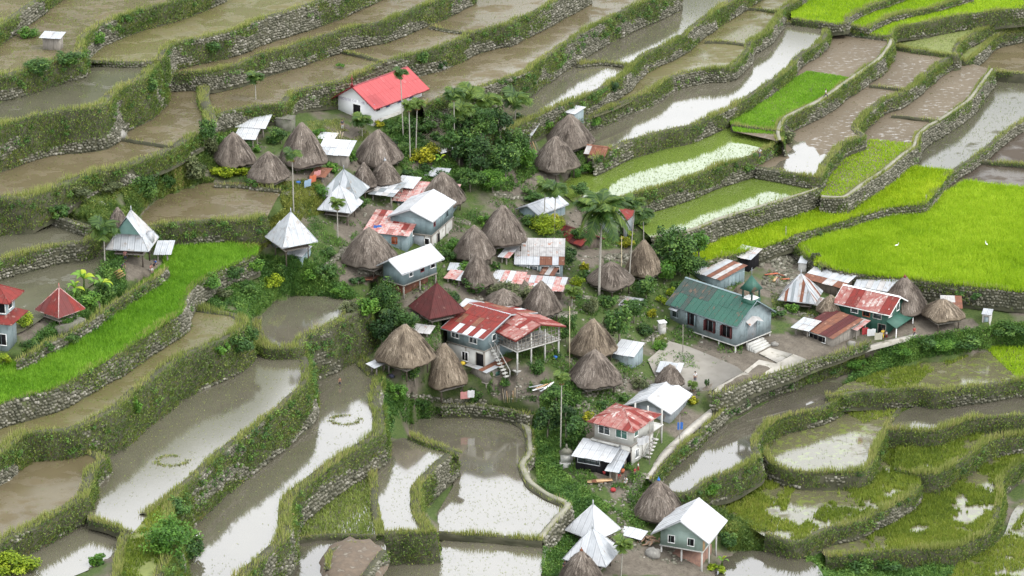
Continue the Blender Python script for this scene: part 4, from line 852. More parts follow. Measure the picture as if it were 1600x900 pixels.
def frame_of(C, vl, vr, z):
    c = at(C[0], C[1], z); a = (at(C[0] + vl[0], C[1] + vl[1], z) - c)[:2]; b = (at(C[0] + vr[0], C[1] + vr[1], z) - c)[:2]
    A = np.linalg.norm(a); B = np.linalg.norm(b); ta = math.atan2(a[1], a[0]) % (2 * math.pi); tb = math.atan2(b[1], b[0])
    mid = (ta + tb) / 2; return c, A, B, mid - math.pi / 4
def house(label, C, vl, vr, wall=2.6, stilt=0., wm=None, roof='gable', axis='x', rise=1.3, oe=.55, og=.5, mats=None, z=None, low=None, windows=(), doors=(), name='house', cat='house', group=None, trim=None, pat=None, lowside='-x', post=WOODG, sw=.95, sheath=True, course=2.6, hipridge=.35, open_=False, dz=0., base=None, seed=0):
    if z is None:
        z = float(zg(*C)); q_ = float(seen(*C)[2]); z = q_ if z < q_ < z + 1.8 else z
    z += dz
    c, A, B, rz = frame_of(C, vl, vr, z); r = np.random.default_rng(int(C[0] * 3 + C[1]) + seed)
    root = tag(empty(name, c, rz), label, cat, group)
    he = stilt + wall; wm = wm or BLUEW; mats = mats or [(ZINC, 1)]
    tan_ = rise / ((A if axis == 'x' else B) / 2)
    g = G()
    if not open_:
        g.box(0, B, 0, A, stilt if stilt else -1.2, he)
        if roof == 'gable':
            if axis == 'x':
                for x in (0, B): g.add([(x, 0, he), (x, A, he), (x, A / 2, he + rise)], [(0, 1, 2)])
            else:
                for y in (0, A): g.add([(0, y, he), (B, y, he), (B / 2, y, he + rise)], [(0, 1, 2)])
        if roof == 'shed':
            k = {'-x': (0, 1, 0, 1), '+x': (1, 0, 1, 0), '-y': (0, 0, 1, 1), '+y': (1, 1, 0, 0)}[lowside]  # heights at (0,0),(B,0),(0,A),(B,A)
            h00, hB0, h0A, hBA = [rise * q for q in k]
            g.add([(0, 0, he), (B, 0, he), (B, A, he), (0, A, he), (0, 0, he + h00 + .001), (B, 0, he + hB0 + .001), (B, A, he + hBA + .001), (0, A, he + h0A + .001)], [(0, 1, 5, 4), (1, 2, 6, 5), (2, 3, 7, 6), (3, 0, 4, 7)])
        if sheath:
            zb = stilt if stilt else 0
            for k in range(1, int(A / .9)): g.box(-.025, .01, k * .9 - .03, k * .9 + .03, zb, he - .02)
            for k in range(1, int(B / .9)): g.box(k * .9 - .03, k * .9 + .03, -.025, .01, zb, he - .02)
        g.build('wall', wm, root)
    if base:
        q = G(); q.box(-.12, B + .12, -.12, A + .12, -1.4, .12); q.build('plinth', base, root)
    if low:
        lh, lm, ins = low
        q = G(); q.box(ins, B - ins, ins, A - ins, -1.4, stilt - .14); q.build('lower_storey', lm, root)
    if stilt:
        q = G(); q.box(-.1, B + .1, -.1, A + .1, stilt - .14, stilt - .004); q.build('floor', post, root)
    if stilt or open_:
        nx_ = max(2, int(B / 2.6) + 1); ny_ = max(2, int(A / 2.6) + 1); top = (stilt - .14) if stilt and not open_ else he
        for i in range(nx_):
            for j in range(ny_):
                if 0 < i < nx_ - 1 and 0 < j < ny_ - 1: continue
                q = G(); x = .12 + (B - .24) * i / (nx_ - 1); y = .12 + (A - .24) * j / (ny_ - 1); q.box(x - .1, x + .1, y - .1, y + .1, -1.3, top); q.build('post', post, root)
    # roof
    rg = G(); tr = trim or mats[0][0]
    if roof == 'gable':
        half = (A if axis == 'x' else B) / 2; Ls = math.hypot(half + oe, (half + oe) * tan_); cs = (half + oe) / Ls; sn = (half + oe) * tan_ / Ls; ze = he - tan_ * oe; zr = he + rise
        if axis == 'x':
            rg.add([(-og, A / 2 - .22, zr + .02), (B + og, A / 2 - .22, zr + .02), (B + og, A / 2, zr + .16), (-og, A / 2, zr + .16), (-og, A / 2 + .22, zr + .02), (B + og, A / 2 + .22, zr + .02)], [(0, 1, 2, 3), (3, 2, 5, 4)])
            for x in (-og - .03, B + og - .03):
                for sg in (1, -1):
                    y0 = -oe if sg > 0 else A + oe; rg.add([(x, y0, ze - .16), (x, A / 2, zr - .16), (x, A / 2, zr + .06), (x, y0, ze + .06), (x + .06, y0, ze - .16), (x + .06, A / 2, zr - .16), (x + .06, A / 2, zr + .06), (x + .06, y0, ze + .06)], [(0, 1, 2, 3), (7, 6, 5, 4), (0, 4, 5, 1), (3, 2, 6, 7), (0, 3, 7, 4)])
            rg.box(-og, B + og, -oe - .02, -oe + .03, ze - .16, ze); rg.box(-og, B + og, A + oe - .03, A + oe + .02, ze - .16, ze)
        else:
            rg.add([(B / 2 - .22, -og, zr + .02), (B / 2 - .22, A + og, zr + .02), (B / 2, A + og, zr + .16), (B / 2, -og, zr + .16), (B / 2 + .22, -og, zr + .02), (B / 2 + .22, A + og, zr + .02)], [(0, 1, 2, 3), (3, 2, 5, 4)])
            for y in (-og - .03, A + og - .03):
                for sg in (1, -1):
                    x0 = -oe if sg > 0 else B + oe; rg.add([(x0, y, ze - .16), (B / 2, y, zr - .16), (B / 2, y, zr + .06), (x0, y, ze + .06), (x0, y + .06, ze - .16), (B / 2, y + .06, zr - .16), (B / 2, y + .06, zr + .06), (x0, y + .06, ze + .06)], [(0, 1, 2, 3), (7, 6, 5, 4), (0, 4, 5, 1), (3, 2, 6, 7), (0, 3, 7, 4)])
            rg.box(-oe - .02, -oe + .03, -og, A + og, ze - .16, ze); rg.box(B + oe - .03, B + oe + .02, -og, A + og, ze - .16, ze)
        ro = rg.build('roof', tr, root)
        kw = dict(mats=mats, r=r, sw=sw, course=course, pat=pat); tp = lambda x: Ls
        if axis == 'x':
            sheets(ro, (-og, -oe, ze), (1, 0, 0), B + 2 * og, (0, cs, sn), tp, **kw); sheets(ro, (B + og, A + oe, ze), (-1, 0, 0), B + 2 * og, (0, -cs, sn), tp, **kw)
        else:
            sheets(ro, (-oe, A + og, ze), (0, -1, 0), A + 2 * og, (cs, 0, sn), tp, **kw); sheets(ro, (B + oe, -og, ze), (0, 1, 0), A + 2 * og, (-cs, 0, sn), tp, **kw)
    elif roof == 'shed':
        kw = dict(mats=mats, r=r, sw=sw, course=course, pat=pat); D = B if lowside[1] == 'x' else A; t_ = rise / D; Ls = math.hypot(D + 2 * oe, (D + 2 * oe) * t_); cs = (D + 2 * oe) / Ls; sn = cs * t_; ze = he - t_ * oe; tp = lambda x: Ls
        for k in (0, .5, 1):
            if lowside[1] == 'x': rg.bar((-oe if lowside == '-x' else B + oe, A * k, ze - .05), ((B + oe) if lowside == '-x' else -oe, A * k, ze - .05 + Ls * sn), .05, 4)
            else: rg.bar((B * k, -oe if lowside == '-y' else A + oe, ze - .05), (B * k, (A + oe) if lowside == '-y' else -oe, ze - .05 + Ls * sn), .05, 4)
        ro = rg.build('roof', WOODG, root)
        if lowside == '-x': sheets(ro, (-oe, A + og, ze), (0, -1, 0), A + 2 * og, (cs, 0, sn), tp, **kw)
        if lowside == '+x': sheets(ro, (B + oe, -og, ze), (0, 1, 0), A + 2 * og, (-cs, 0, sn), tp, **kw)
        if lowside == '-y': sheets(ro, (-og, -oe, ze), (1, 0, 0), B + 2 * og, (0, cs, sn), tp, **kw)
        if lowside == '+y': sheets(ro, (B + og, A + oe, ze), (-1, 0, 0), B + 2 * og, (0, -cs, sn), tp, **kw)
    elif roof == 'hip':
        hiproof(root, -oe, B + oe, -oe, A + oe, he - .1, rise, hipridge if max(A, B) > min(A, B) * 1.15 else 0, mats, r, sw, pat, tr)
    for wd in windows:
        f, u, zc, w_, h_ = wd[:5]; k = wd[5] if len(wd) > 5 else {}
        window(root, f, u * (A if f == 'L' else B), zc, w_, h_, **k)
    for dd in doors:
        f, u, z0, w_, h_ = dd[:5]; k = dd[5] if len(dd) > 5 else {}
        door(root, f, u * (A if f == 'L' else B), z0, w_, h_, **k)
    root['size_a'] = A; root['size_b'] = B
    return root, A, B, he
def hiproof(root, x0, x1, y0, y1, ze, R_, ridge, mats, r, sw=.95, pat=None, tr=None, capmat=None):
    X = x1 - x0; Y = y1 - y0; cx = (x0 + x1) / 2; cy = (y0 + y1) / 2; zr = ze + R_
    if X >= Y: a = (cx - X * ridge / 2, cy, zr); b = (cx + X * ridge / 2, cy, zr)
    else: a = (cx, cy - Y * ridge / 2, zr); b = (cx, cy + Y * ridge / 2, zr)
    g = G(); cor = [(x0, y0), (x1, y0), (x1, y1), (x0, y1)]
    for q in cor:
        e = min((a, b), key=lambda p: (p[0] - q[0]) ** 2 + (p[1] - q[1]) ** 2); g.bar((q[0], q[1], ze + .07), (e[0], e[1], e[2] + .07), .07, 6)
    if ridge: g.bar((a[0], a[1], zr + .07), (b[0], b[1], zr + .07), .08, 6)
    for i in range(4):
        p, q = cor[i], cor[(i + 1) % 4]; g.bar((p[0], p[1], ze - .03), (q[0], q[1], ze - .03), .06, 4)
    ro = g.build('roof', capmat or tr or mats[0][0], root)
    for i in range(4):
        p = np.array(cor[i]); q = np.array(cor[(i + 1) % 4]); u = (q - p); U = np.linalg.norm(u); u /= U; n_ = np.array([-u[1], u[0]])
        pr = [((np.array(e[:2]) - p) @ u, (np.array(e[:2]) - p) @ n_) for e in (a, b)]; d = min(pr[0][1], pr[1][1]) if abs(pr[0][1] - pr[1][1]) < 1e-3 else min(pr[0][1], pr[1][1])
        Ls = math.hypot(d, R_); vdir = np.array([n_[0] * d / Ls, n_[1] * d / Ls, R_ / Ls])
        us = [t[0] for t in pr if abs(t[1] - d) < 1e-3]; u0, u1 = min(us), max(us)
        top = lambda x, u0=u0, u1=u1, U=U, Ls=Ls: Ls * min(1, max(0, x / max(u0, 1e-6)), max(0, (U - x) / max(U - u1, 1e-6)))
        sheets(ro, (p[0], p[1], ze), (u[0], u[1], 0), U, vdir, top, mats, r, sw, 3.2, Ls, pat)
    return ro
def pitch_at(y): return R(20.5 + .01195 * (y - 450))
def hut(label, ax, ay, w_, bot, hw=1.5, kind='thatch', yaw=40, mats=None, tan_=False, finial=False, name='thatched_hut', cat='hut', group='thatched village huts', walls=True, capmat=None, n_str=2200, pat=None, dz=0., sw=.95):
    sp, cp = math.sin(pitch_at(bot)), math.cos(pitch_at(bot)); s = 10.
    for it in range(3):
        ec = bot - w_ / 2 * sp * (1 if kind != 'thatch' else .93); gy = ec + hw * s * cp; z = float(zg(ax, gy)) + dz; base = at(ax, gy, z); s = ppm(base)
    H = (ec - ay) / (s * cp); yr = R(yaw); side = w_ / s / (abs(math.cos(yr)) + abs(math.sin(yr)))
    if kind == 'thatch': side = w_ / s / (.97 * (1 + .19 * abs(math.sin(2 * yr))))
    root = tag(empty(name, base, yr), label, cat, group); r = np.random.default_rng(int(ax * 5 + ay)); h = side / 2
    # posts, floor and dark box
    for sx in (-1, 1):
        for sy in (-1, 1):
            g = G(); g.bar((sx * h * .62, sy * h * .62, -1.2), (sx * h * .62, sy * h * .62, hw + .3), .12, 6, .09); g.build('post', WOOD, root)
    g = G(); g.box(-h * .7, h * .7, -h * .7, h * .7, max(.35, hw - 1.0), max(.35, hw - 1.0) + .12); g.build('floor', WOODG, root)
    if walls:
        g = G(); g.box(-h * .6, h * .6, -h * .6, h * .6, max(.48, hw - .87), hw + min(1.2, H * .35))
        for k in range(-4, 5): g.box(h * .6 - .01, h * .6 + .03, k * h * .13 - .03, k * h * .13 + .03, max(.48, hw - .87), hw + .3); g.box(k * h * .13 - .03, k * h * .13 + .03, -h * .6 - .03, -h * .6 + .01, max(.48, hw - .87), hw + .3)
        g.build('wall', WOOD, root)
    if kind != 'thatch':
        hiproof(root, -h, h, -h, h, hw, H, 0, mats or [(ZINC, 1)], r, sw, pat, None, capmat)
        g = G(); g.bar((0, 0, hw + H), (0, 0, hw + H + .7), .12, 6, .05); g.build('finial', capmat or (mats or [(ZINC, 1)])[0][0], root)
        return root
    n, m = 32, 10; th = np.linspace(0, 2 * np.pi, n, endpoint=False); e = 4.2
    rad = (np.abs(np.cos(th)) ** e + np.abs(np.sin(th)) ** e) ** (-1 / e); rad = rad * (.97 + .06 * r.random(n))
    def surf_(t, k):   # t 0 apex..1 eave
        rr = h * (.10 + .90 * t ** .96) * (1 + (rad[k] - 1) * t ** .7); zz = hw + H * (1 - t) + .11 * H * np.sin(np.pi * t) ** 1.2 * (1 if True else 0)
        return rr, zz
    V, vv = [], []
    for j in range(m):
        t = j / (m - 1)
        for k in range(n):
            rr, zz = surf_(t, k); rr *= 1 + .10 * (fbm(k * .45, j * .6, ax) - .5); V.append((rr * math.cos(th[k]), rr * math.sin(th[k]), zz + .45 * (float(fbm(k * .5, j * .7, ax + 3)) - .5) - (.28 * hash2(k, 9, ax) if j == m - 1 else 0))); vv.append(.25 + .45 * hash2(k, j, 7))
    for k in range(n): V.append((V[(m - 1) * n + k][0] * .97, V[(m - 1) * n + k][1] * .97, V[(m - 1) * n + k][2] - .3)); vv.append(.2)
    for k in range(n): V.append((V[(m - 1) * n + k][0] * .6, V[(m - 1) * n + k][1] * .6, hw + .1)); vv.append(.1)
    V.append((0, 0, hw + H + .06)); vv.append(.5)
    F = [(j * n + k, (j + 1) * n + k, (j + 1) * n + (k + 1) % n, j * n + (k + 1) % n) for j in range(m + 1) for k in range(n)]; T = [(len(V) - 1, k, (k + 1) % n) for k in range(n)]
    M_ = THATCHT if tan_ else THATCH; ro = npmesh('roof', V, [np.array(F), np.array(T)], M_, root, vv)
    q = n_str; k = r.integers(0, n, q); t = r.beta(2.2, 1.1, q) * .97; L = r.uniform(.5, 1.5, q) * min(1, side / 6) / max(H * 1.25, 1.5); t2 = np.minimum(t + L, 1.07); a = th[k] + r.uniform(-.1, .1, q)
    r1, z1 = surf_(t, k); r2, z2 = surf_(t2, k); wdt = r.uniform(.018, .055, q); lf = r.uniform(.02, .15, q)
    ca, sa = np.cos(a), np.sin(a); px_, py_ = -sa * wdt, ca * wdt; a2 = a + r.normal(0, .04, q); c2, s2 = np.cos(a2), np.sin(a2)
    Vs = np.stack([np.stack([r1 * ca - px_, r1 * sa - py_, z1 + .02], 1), np.stack([r1 * ca + px_, r1 * sa + py_, z1 + .02], 1), np.stack([(r2 + lf * .6) * c2 + px_, (r2 + lf * .6) * s2 + py_, z2 + lf], 1), np.stack([(r2 + lf * .6) * c2 - px_, (r2 + lf * .6) * s2 - py_, z2 + lf], 1)], 1).reshape(-1, 3)
    pv = np.clip(.46 + .62 * (fbm(a * 2.2, t * 3.5, ax) - .5) * 2 + r.normal(0, .17, q), 0, 1)
    so_ = npmesh('straw', Vs, [np.arange(4 * q).reshape(q, 4)], M_, ro, np.repeat(pv, 4)); tag(so_, kind='stuff')
    g = G()
    for kk in range(7):
        an = kk * .9; g.bar((.05 * math.cos(an), .05 * math.sin(an), hw + H + .08), (h * .16 * math.cos(an), h * .16 * math.sin(an), hw + H * .86), .10, 5, .05)
    g.build('ridge_cap', surf('old_straw', (.17, .145, .12), (.12, .10, .085), 1.0, 0, 4), root)
    if finial:
        g = G(); g.bar((0, 0, hw + H), (0, 0, hw + H + .6), .1, 6, .05); g.box(-.16, .16, -.16, .16, hw + H + .05, hw + H + .3); g.build('finial', finial, root)
    return root
# ------------------------------------------------------------------ the village
STR = lambda a, b: (lambda c, i, n: a if i % 2 == 0 else b)
# red roofed church on its terrace
ch, A, B, he = house('white church with a bright red gabled roof and roof cross', (583, 190), (-58, -11), (84, -27), 3.0, 0, WHITEW, 'gable', 'x', 2.3, oe=1.0, og=.8, mats=[(REDN, 1)], z=21.5, trim=TRIMR, sheath=False, cat='church', name='white_church', base=CEM,
    windows=[('R', .10, 2.0, .9, .9, dict(style='glass', frame=CEM)), ('R', .30, 2.0, .9, .9, dict(style='blue', frame=CEM)), ('R', .54, 2.0, .9, .9, dict(style='blue', frame=CEM)), ('R', .78, 2.0, .9, .9, dict(style='blue', frame=CEM))], doors=[('L', .46, .13, 1.5, 2.1, dict(frame=WHITEP))])
for y0_, y1_ in ((0, A * .34), (A * .62, A)): G().box(-.16, .02, y0_, y1_, .13, .25).build('skirting', TRIMR, ch)
g = G(); x = -.75; y = A / 2; zr = he + 2.3
g.bar((x, y, zr), (x, y, zr + 1.9), .10, 6, .07); g.bar((x, y - .35, zr + 1.35), (x, y + .35, zr + 1.35), .06, 6); g.bar((x, y, zr - .1), (x, y - .5, zr + .35), .09, 6); g.bar((x, y, zr - .1), (x, y + .5, zr + .35), .09, 6); g.bar((x, y, zr + .1), (x, y, zr + .7), .22, 6, .1); g.build('cross', TRIMR, ch)
fc = bpy.data.curves.new('sign_lettering', 'FONT'); fc.body = 'HOUSE OF THE LORD'; fc.size = .62; fc.align_x = 'CENTER'; fc.extrude = .01; fc.space_character = 1.25
fo = bpy.data.objects.new('sign_lettering', fc); COL.objects.link(fo); fm = bpy.data.meshes.new_from_object(fo.evaluated_get(bpy.context.evaluated_depsgraph_get())); bpy.data.objects.remove(fo)
fo = bpy.data.objects.new('sign_lettering', fm); COL.objects.link(fo); fo.parent = ch; fo.location = (-.02, A * .44, 2.55); fo.rotation_euler = (math.pi / 2, 0, -math.pi / 2)
fo['kind'] = 'stuff'; fm.materials.clear(); fm.materials.append(surf('faded_purple_paint', (.36, .33, .42), (.42, .40, .46), .9))
# green roofed chapel
def gpat(c, i, n): return None
cp_, A, B, he = house('grey tin chapel with a green roof and small bell tower', (1149, 550), (-104, -34), (56, -22), 3.5, 1.0, PALEW, 'gable', 'y', 2.7, oe=.45, og=.55, mats=[(GREENR, 1)], z=-.5, trim=BLUEW, cat='chapel', name='green_chapel', post=CEM,
    pat=lambda c, i, n: GREEND if (c == 1 and i < n * .45) or (c == 0 and i < n * .3 and i % 3 == 0) else GREENR,
    windows=[('L', .13, 2.8, 1.7, 1.7, dict(frame=SHUT, shut=SHUT)), ('L', .38, 2.8, 1.7, 1.7, dict(frame=SHUT, shut=SHUT)), ('L', .66, 2.9, 1.4, 1.8, dict(frame=SHUT, shut=BLUEW)), ('L', .92, 3.0, 1.1, 1.3, dict(style='glass', frame=PALEW, awn=ZINC))], doors=[('R', .45, 1.05, 2.2, 2.5, dict(mat=GREY, frame=BLUEW))])
g = G(); g.add([(B * .27, -.05, 4.2), (B * .45, -.9, 4.0), (B * .64, -.05, 4.2), (B * .27, -1.0, 3.7), (B * .64, -1.0, 3.7), (B * .45, -.05, 4.75), (B * .45, -1.0, 4.3)], [(0, 5, 6, 3), (5, 2, 4, 6)]); g.build('porch_roof', OLDZ, cp_)
bt = G(); cx, cy, zr = B / 2, A * .05, he + 2.7; bt.box(cx - 1, cx + 1, cy - 1, cy + 1, zr - .9, zr + .15); bto = bt.build('bell_tower', GREENR, cp_)
for sx in (-.85, .85):
    for sy in (-.85, .85):
        g = G(); g.box(cx + sx - .1, cx + sx + .1, cy + sy - .1, cy + sy + .1, zr + .15, zr + 1.6); g.build('post', GREENW, bto)
g = G(); g.box(cx - .95, cx + .95, cy - .95, cy + .95, zr + .15, zr + .22); g.build('floor', WHITEP, bto)
g = G(); z0 = zr + 1.6; k = [(-1.25, -1.25), (1.25, -1.25), (1.25, 1.25), (-1.25, 1.25)]
g.add([(cx + a, cy + b, z0) for a, b in k] + [(cx + a * .45, cy + b * .45, z0 + 1.1) for a, b in k] + [(cx, cy, z0 + 2.2)], [(0, 1, 5, 4), (1, 2, 6, 5), (2, 3, 7, 6), (3, 0, 4, 7), (4, 5, 8), (5, 6, 8), (6, 7, 8), (7, 4, 8), (3, 2, 1, 0)]); g.build('spire', GREENR, bto)
g = G(); g.bar((cx, cy, z0 + 2.0), (cx, cy, z0 + 3.3), .05, 6); g.bar((cx - .3, cy, z0 + 2.9), (cx + .3, cy, z0 + 2.9), .04, 6); g.build('cross', GREY, bto)
for i in range(4):
    g = G(); g.box(B * .25, B * .68, -.5 - .42 * i - .42, -.5 - .42 * i + .02, -1.2, .95 - .24 * i); g.build('step', CEM, cp_)
# big red roofed house with an open timber veranda
hb, A, B, he = house('two storey blue house with a large rust red roof', (757, 578), (-60, -15), (78, -36), 2.4, 2.9, BLUEW, 'gable', 'y', 1.5, oe=.9, og=.5, mats=[(RED, .7), (RUST, .3)], low=(2.9, CEM, .05), trim=ZINC,
    pat=lambda c, i, n: (WHITE if i % 2 == 0 else RED) if c == 0 and i > 0 else None, windows=[('L', .78, 4.3, 1.3, 1.0, dict(style='glass', mull=2)), ('L', .3, 4.2, 1.3, 1.0, dict(style='glass', mull=2)), ('L', .52, 1.3, 1.0, 1.3, dict(style='dark', mull=2)), ('R', .2, 4.3, .9, .9, dict(style='glass'))], doors=[('L', .12, .1, 1.3, 2.2)], course=2.0)
vh, A, B, he = house('open timber lattice veranda on concrete posts under a red roof', (808, 586), (-34, -14), (70, -18), 2.2, 3.6, BLUEW, 'gable', 'y', 1.2, oe=.7, og=.6, mats=[(RED, .6), (REDW, .4)], open_=True, post=CEM, cat='veranda', name='veranda', low=None)
for f_, ln in (('L', A), ('R', B)):
    n = int(ln / .75)
    for i in range(n + 1):
        g = G(); p = ln * i / n
        if f_ == 'L': g.box(-.04, .04, p - .04, p + .04, 3.6, 5.9)
        else: g.box(p - .04, p + .04, -.04, .04, 3.6, 5.9)
        g.build('baluster', WOODG, vh)
    for z0 in (3.65, 4.1, 4.6, 5.2):
        g = G()
        if f_ == 'L': g.box(-.05, .05, 0, ln, z0, z0 + .09)
        else: g.box(0, ln, -.05, .05, z0, z0 + .09)
        g.build('rail', WOODG, vh)
g = G(); g.box(0, B, 0, A, .3, .5); g.build('terrace_floor', CEM, vh)
g = G(); g.box(.3, B - .3, A - .15, A, .5, 3.4); g.build('rear_wall', BLUEW, vh)
g = G()
for i in range(9): g.box(-1.9 + .0, -1.1, .4 + i * .38, .75 + i * .38, i * .38 - .1, i * .38 + .08)
st = g.build('staircase', CEM, vh)
for sx in (-1.95, -1.08):
    g = G(); g.bar((sx, .3, .9), (sx, 3.9, 4.2), .05, 6); g.bar((sx, .3, -.2), (sx, .3, .9), .05, 6); g.bar((sx, 3.9, 3.2), (sx, 3.9, 4.2), .05, 6); g.build('handrail', CEM, st)
# houses of the middle village
house('two storey grey house with a broad white roof in the middle village', (675, 391), (-63, -9), (29, -30), 2.4, 2.4, BLUEW, 'gable', 'x', 1.4, oe=.35, og=.4, mats=[(WHITE, 1)], low=(2.4, CEM, .1), windows=[('R', .12, 3.9, .5, .7, dict(frame=TRIMR)), ('R', .7, 3.8, .9, 1.1, dict(style='glass', frame=BLUEW)), ('L', .12, 1.3, .7, .9)], doors=[('L', .42, -.2, 3.2, 2.3, dict(mat=GREY)), ('R', .3, -.2, .9, 2.0)])
house('grey house with a faded rusty pink roof behind the broad white roof', (700, 346), (-82, -7), (15, -19), 2.8, 0, BLUEW, 'shed', rise=1.0, oe=.4, mats=[(PINK, .6), (REDW, .4)], lowside='-x', course=2)
house('blue grey hut with an orange shutter and patchy red roof', (636, 394), (-64, -6), (19, -22), 2.7, 0, BLUEW, 'shed', rise=1.0, oe=.4, mats=[(PINK, .5), (REDW, .4), (RED, .1)], lowside='-x', windows=[('L', .3, 1.7, .75, .95, dict(style='orange', frame=ORANGE)), ('R', .5, 2.0, .8, .8)], course=2)
house('long white roofed house raised on posts with rusty sheets below', (631, 468), (-36, -8), (60, -17), 2.5, 2.2, BLUEW, 'gable', 'x', 1.2, oe=.7, og=1.0, mats=[(WHITE, 1)], low=(2.2, RUST, .9), windows=[('R', .22, 3.6, .7, .8, dict(style='glass')), ('R', .56, 3.7, .6, .8, dict(frame=TRIMR)), ('R', .88, 3.6, .9, .7)])
house('open junk shelter with a patched white and grey roof', (612, 325), (-30, -4), (15, -15), 2.0, 0, WOOD, 'shed', rise=.3, mats=[(WHITE, .5), (OLDZ, .3), (GREY, .2)], lowside='-x', open_=True, cat='shelter', name='open_shelter', course=1.6)
house('white sheet shelter beside the rusty pink roof', (643, 306), (-22, -3), (9, -8), 1.4, 0, WOOD, 'shed', rise=.5, mats=[(WHITE, 1)], lowside='-x', open_=True, cat='shelter', name='open_shelter')
house('small zinc lean-to behind the thatched hut under the yellow bush', (694, 287), (-26, -2), (6, -6), 1.3, 0, WOOD, 'shed', rise=.3, mats=[(ZINC, 1)], lowside='-x', open_=True, cat='shelter', name='open_shelter')
house('white fronted hut with a square rust streaked roof and railed porch', (879, 433), (-73, 0), (3, -21), 2.1, 0, PALEW, 'shed', rise=1.7, oe=.35, og=.3, mats=[(WHITE, 1)], lowside='-x', windows=[('L', .15, 1.2, 1.1, 1.0, dict(style='glass')), ('L', .38, 1.2, 1.1, 1.0, dict(style='glass')), ('L', .62, 1.2, 1.1, 1.0, dict(style='glass')), ('L', .84, 1.2, 1.1, 1.0, dict(style='glass'))],
    pat=lambda c, i, n: OLDZ if c >= 1 else (RUST if i in (n - 1, n - 3, n - 4) else WHITE), course=2.6)
house('low patched pink and white roof left of the rust streaked hut', (812, 450), (-41, -6), (3, -8), .9, 0, WOOD, 'shed', rise=.5, mats=[(PINK, .5), (WHITE, .5)], lowside='-x', open_=True, cat='shelter', name='open_shelter')
house('dark hut with a pink and white patched roof below the rust streaked hut', (876, 468), (-58, -5), (4, -12), 1.5, 0, WOOD, 'shed', rise=.5, mats=[(PINK, .5), (WHITE, .5)], lowside='-x', windows=[('L', .3, .8, 1.2, .7, dict(style='teal', mull=2))], name='shed', cat='shed')
house('small blue grey house with a light roof above the yellow green bush', (841, 352), (-31, -8), (45, -15), 2.0, 0, BLUEW, 'gable', 'x', .9, oe=.4, og=.4, mats=[(ZINC, .5), (WHITE, .5)])
house('half hidden low building with a plain brick red roof', (909, 391), (-34, -17), (24, -12), 1.0, 0, WOOD, 'gable', 'y', 1.1, oe=.4, og=.3, mats=[(REDD, .5), (RED, .5)])
house('grey house with a red hipped roof behind the coconut palm', (977, 374), (-58, -8), (13, -13), 3.4, 0, GREY, 'hip', rise=.9, oe=.4, mats=[(RED, .7), (WHITE, .3)], windows=[('L', .3, 2.2, .9, 1.0, dict(style='glass'))], doors=[('L', .12, 0, .9, 1.9)])
house('white roofed house half hidden by the leafy tree', (1020, 383), (-22, -8), (56, -19), 1.5, 0, BLUEW, 'gable', 'x', .8, oe=.4, og=.3, mats=[(WHITE, 1)])
house('blue grey shed with a rust striped roof behind the chapel', (1126, 453), (-42, -13), (38, -14), 1.7, 0, BLUEW, 'shed', rise=.7, oe=.4, og=.3, mats=[(OLDZ, .4), (RUST, .3), (ZINC, .3)], lowside='-x', name='shed', cat='shed', course=5)
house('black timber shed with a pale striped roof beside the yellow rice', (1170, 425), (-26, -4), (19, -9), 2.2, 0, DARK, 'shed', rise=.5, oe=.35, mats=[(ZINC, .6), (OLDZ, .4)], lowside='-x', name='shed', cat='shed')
house('tiny cement outhouse in the rubble yard', (1259, 426), (-12, -1), (5, -8), 1.5, 0, CEM, 'shed', rise=.25, oe=.12, og=.1, mats=[(ZINC, 1)], lowside='-x', name='outhouse', cat='outhouse')
house('dark shed with a white and rust banded roof behind the striped hut', (1313, 464), (-50, -17), (19, -15), 1.6, 0, WOOD, 'shed', rise=1.0, oe=.3, mats=[(ZINC, .8), (WHITE, .2)], lowside='-x', pat=lambda c, i, n: (RUST if i not in (n // 2, n // 2 + 1) else OLDZ) if c == 0 else None, course=1.6, name='shed', cat='shed')
house('grey roofed shed under the wall of the large green field', (1393, 470), (-56, -9), (15, -15), 1.6, 0, BLUEW, 'gable', 'y', 1.0, oe=.3, og=.3, mats=[(ZINC, .7), (OLDZ, .3)], name='shed', cat='shed')
gh, A, B, he = house('dark green two storey house with a faded red roof', (1385, 527), (-80, -15), (31, -17), 4.1, 0, GREENW, 'gable', 'y', 1.6, oe=.5, og=.7, mats=[(REDW, .5), (RED, .5)], trim=WHITEP, cat='house', course=4,
    windows=[('R', .6, 3.9, .8, 1.2, dict(style='glass')), ('R', .16, 3.7, .9, 1.3, dict(style='glass')), ('L', .66, 3.3, 1.1, .9, dict(style='glass')), ('L', .2, 3.1, 1.3, .8, dict(style='glass', frame=CEM)), ('L', .42, 3.1, 1.1, .8, dict(style='dark', frame=ORANGE))], doors=[('R', .55, 0, 1.2, 1.9), ('L', .1, 0, 1.2, 1.9)])
g = G(); g.add([(-.3, -1.7, 1.9), (B + .3, -1.7, 1.9), (B + .3, .0, 2.7), (-.3, 0, 2.7), (-.3, -1.7, 1.8), (B + .3, -1.7, 1.8), (B + .3, 0, 2.6), (-.3, 0, 2.6)], [(0, 1, 2, 3), (7, 6, 5, 4), (0, 4, 5, 1), (1, 5, 6, 2), (3, 7, 4, 0)]); g.build('awning', GREENR, gh)
for x in (0.05, B - .1):
    g = G(); g.box(x, x + .12, -1.6, -1.48, -.8, 1.9); g.build('post', WHITEP, gh)
house('grey plank shed with a dark rusty roof in front of the green house', (1300, 543), (-48, -14), (46, -17), 1.6, 0, WOODG, 'shed', rise=1.0, oe=.4, mats=[(REDD, .6), (RUST, .4)], lowside='-x', name='shed', cat='shed', windows=[('L', .5, .8, 3.0, .9)], course=5)
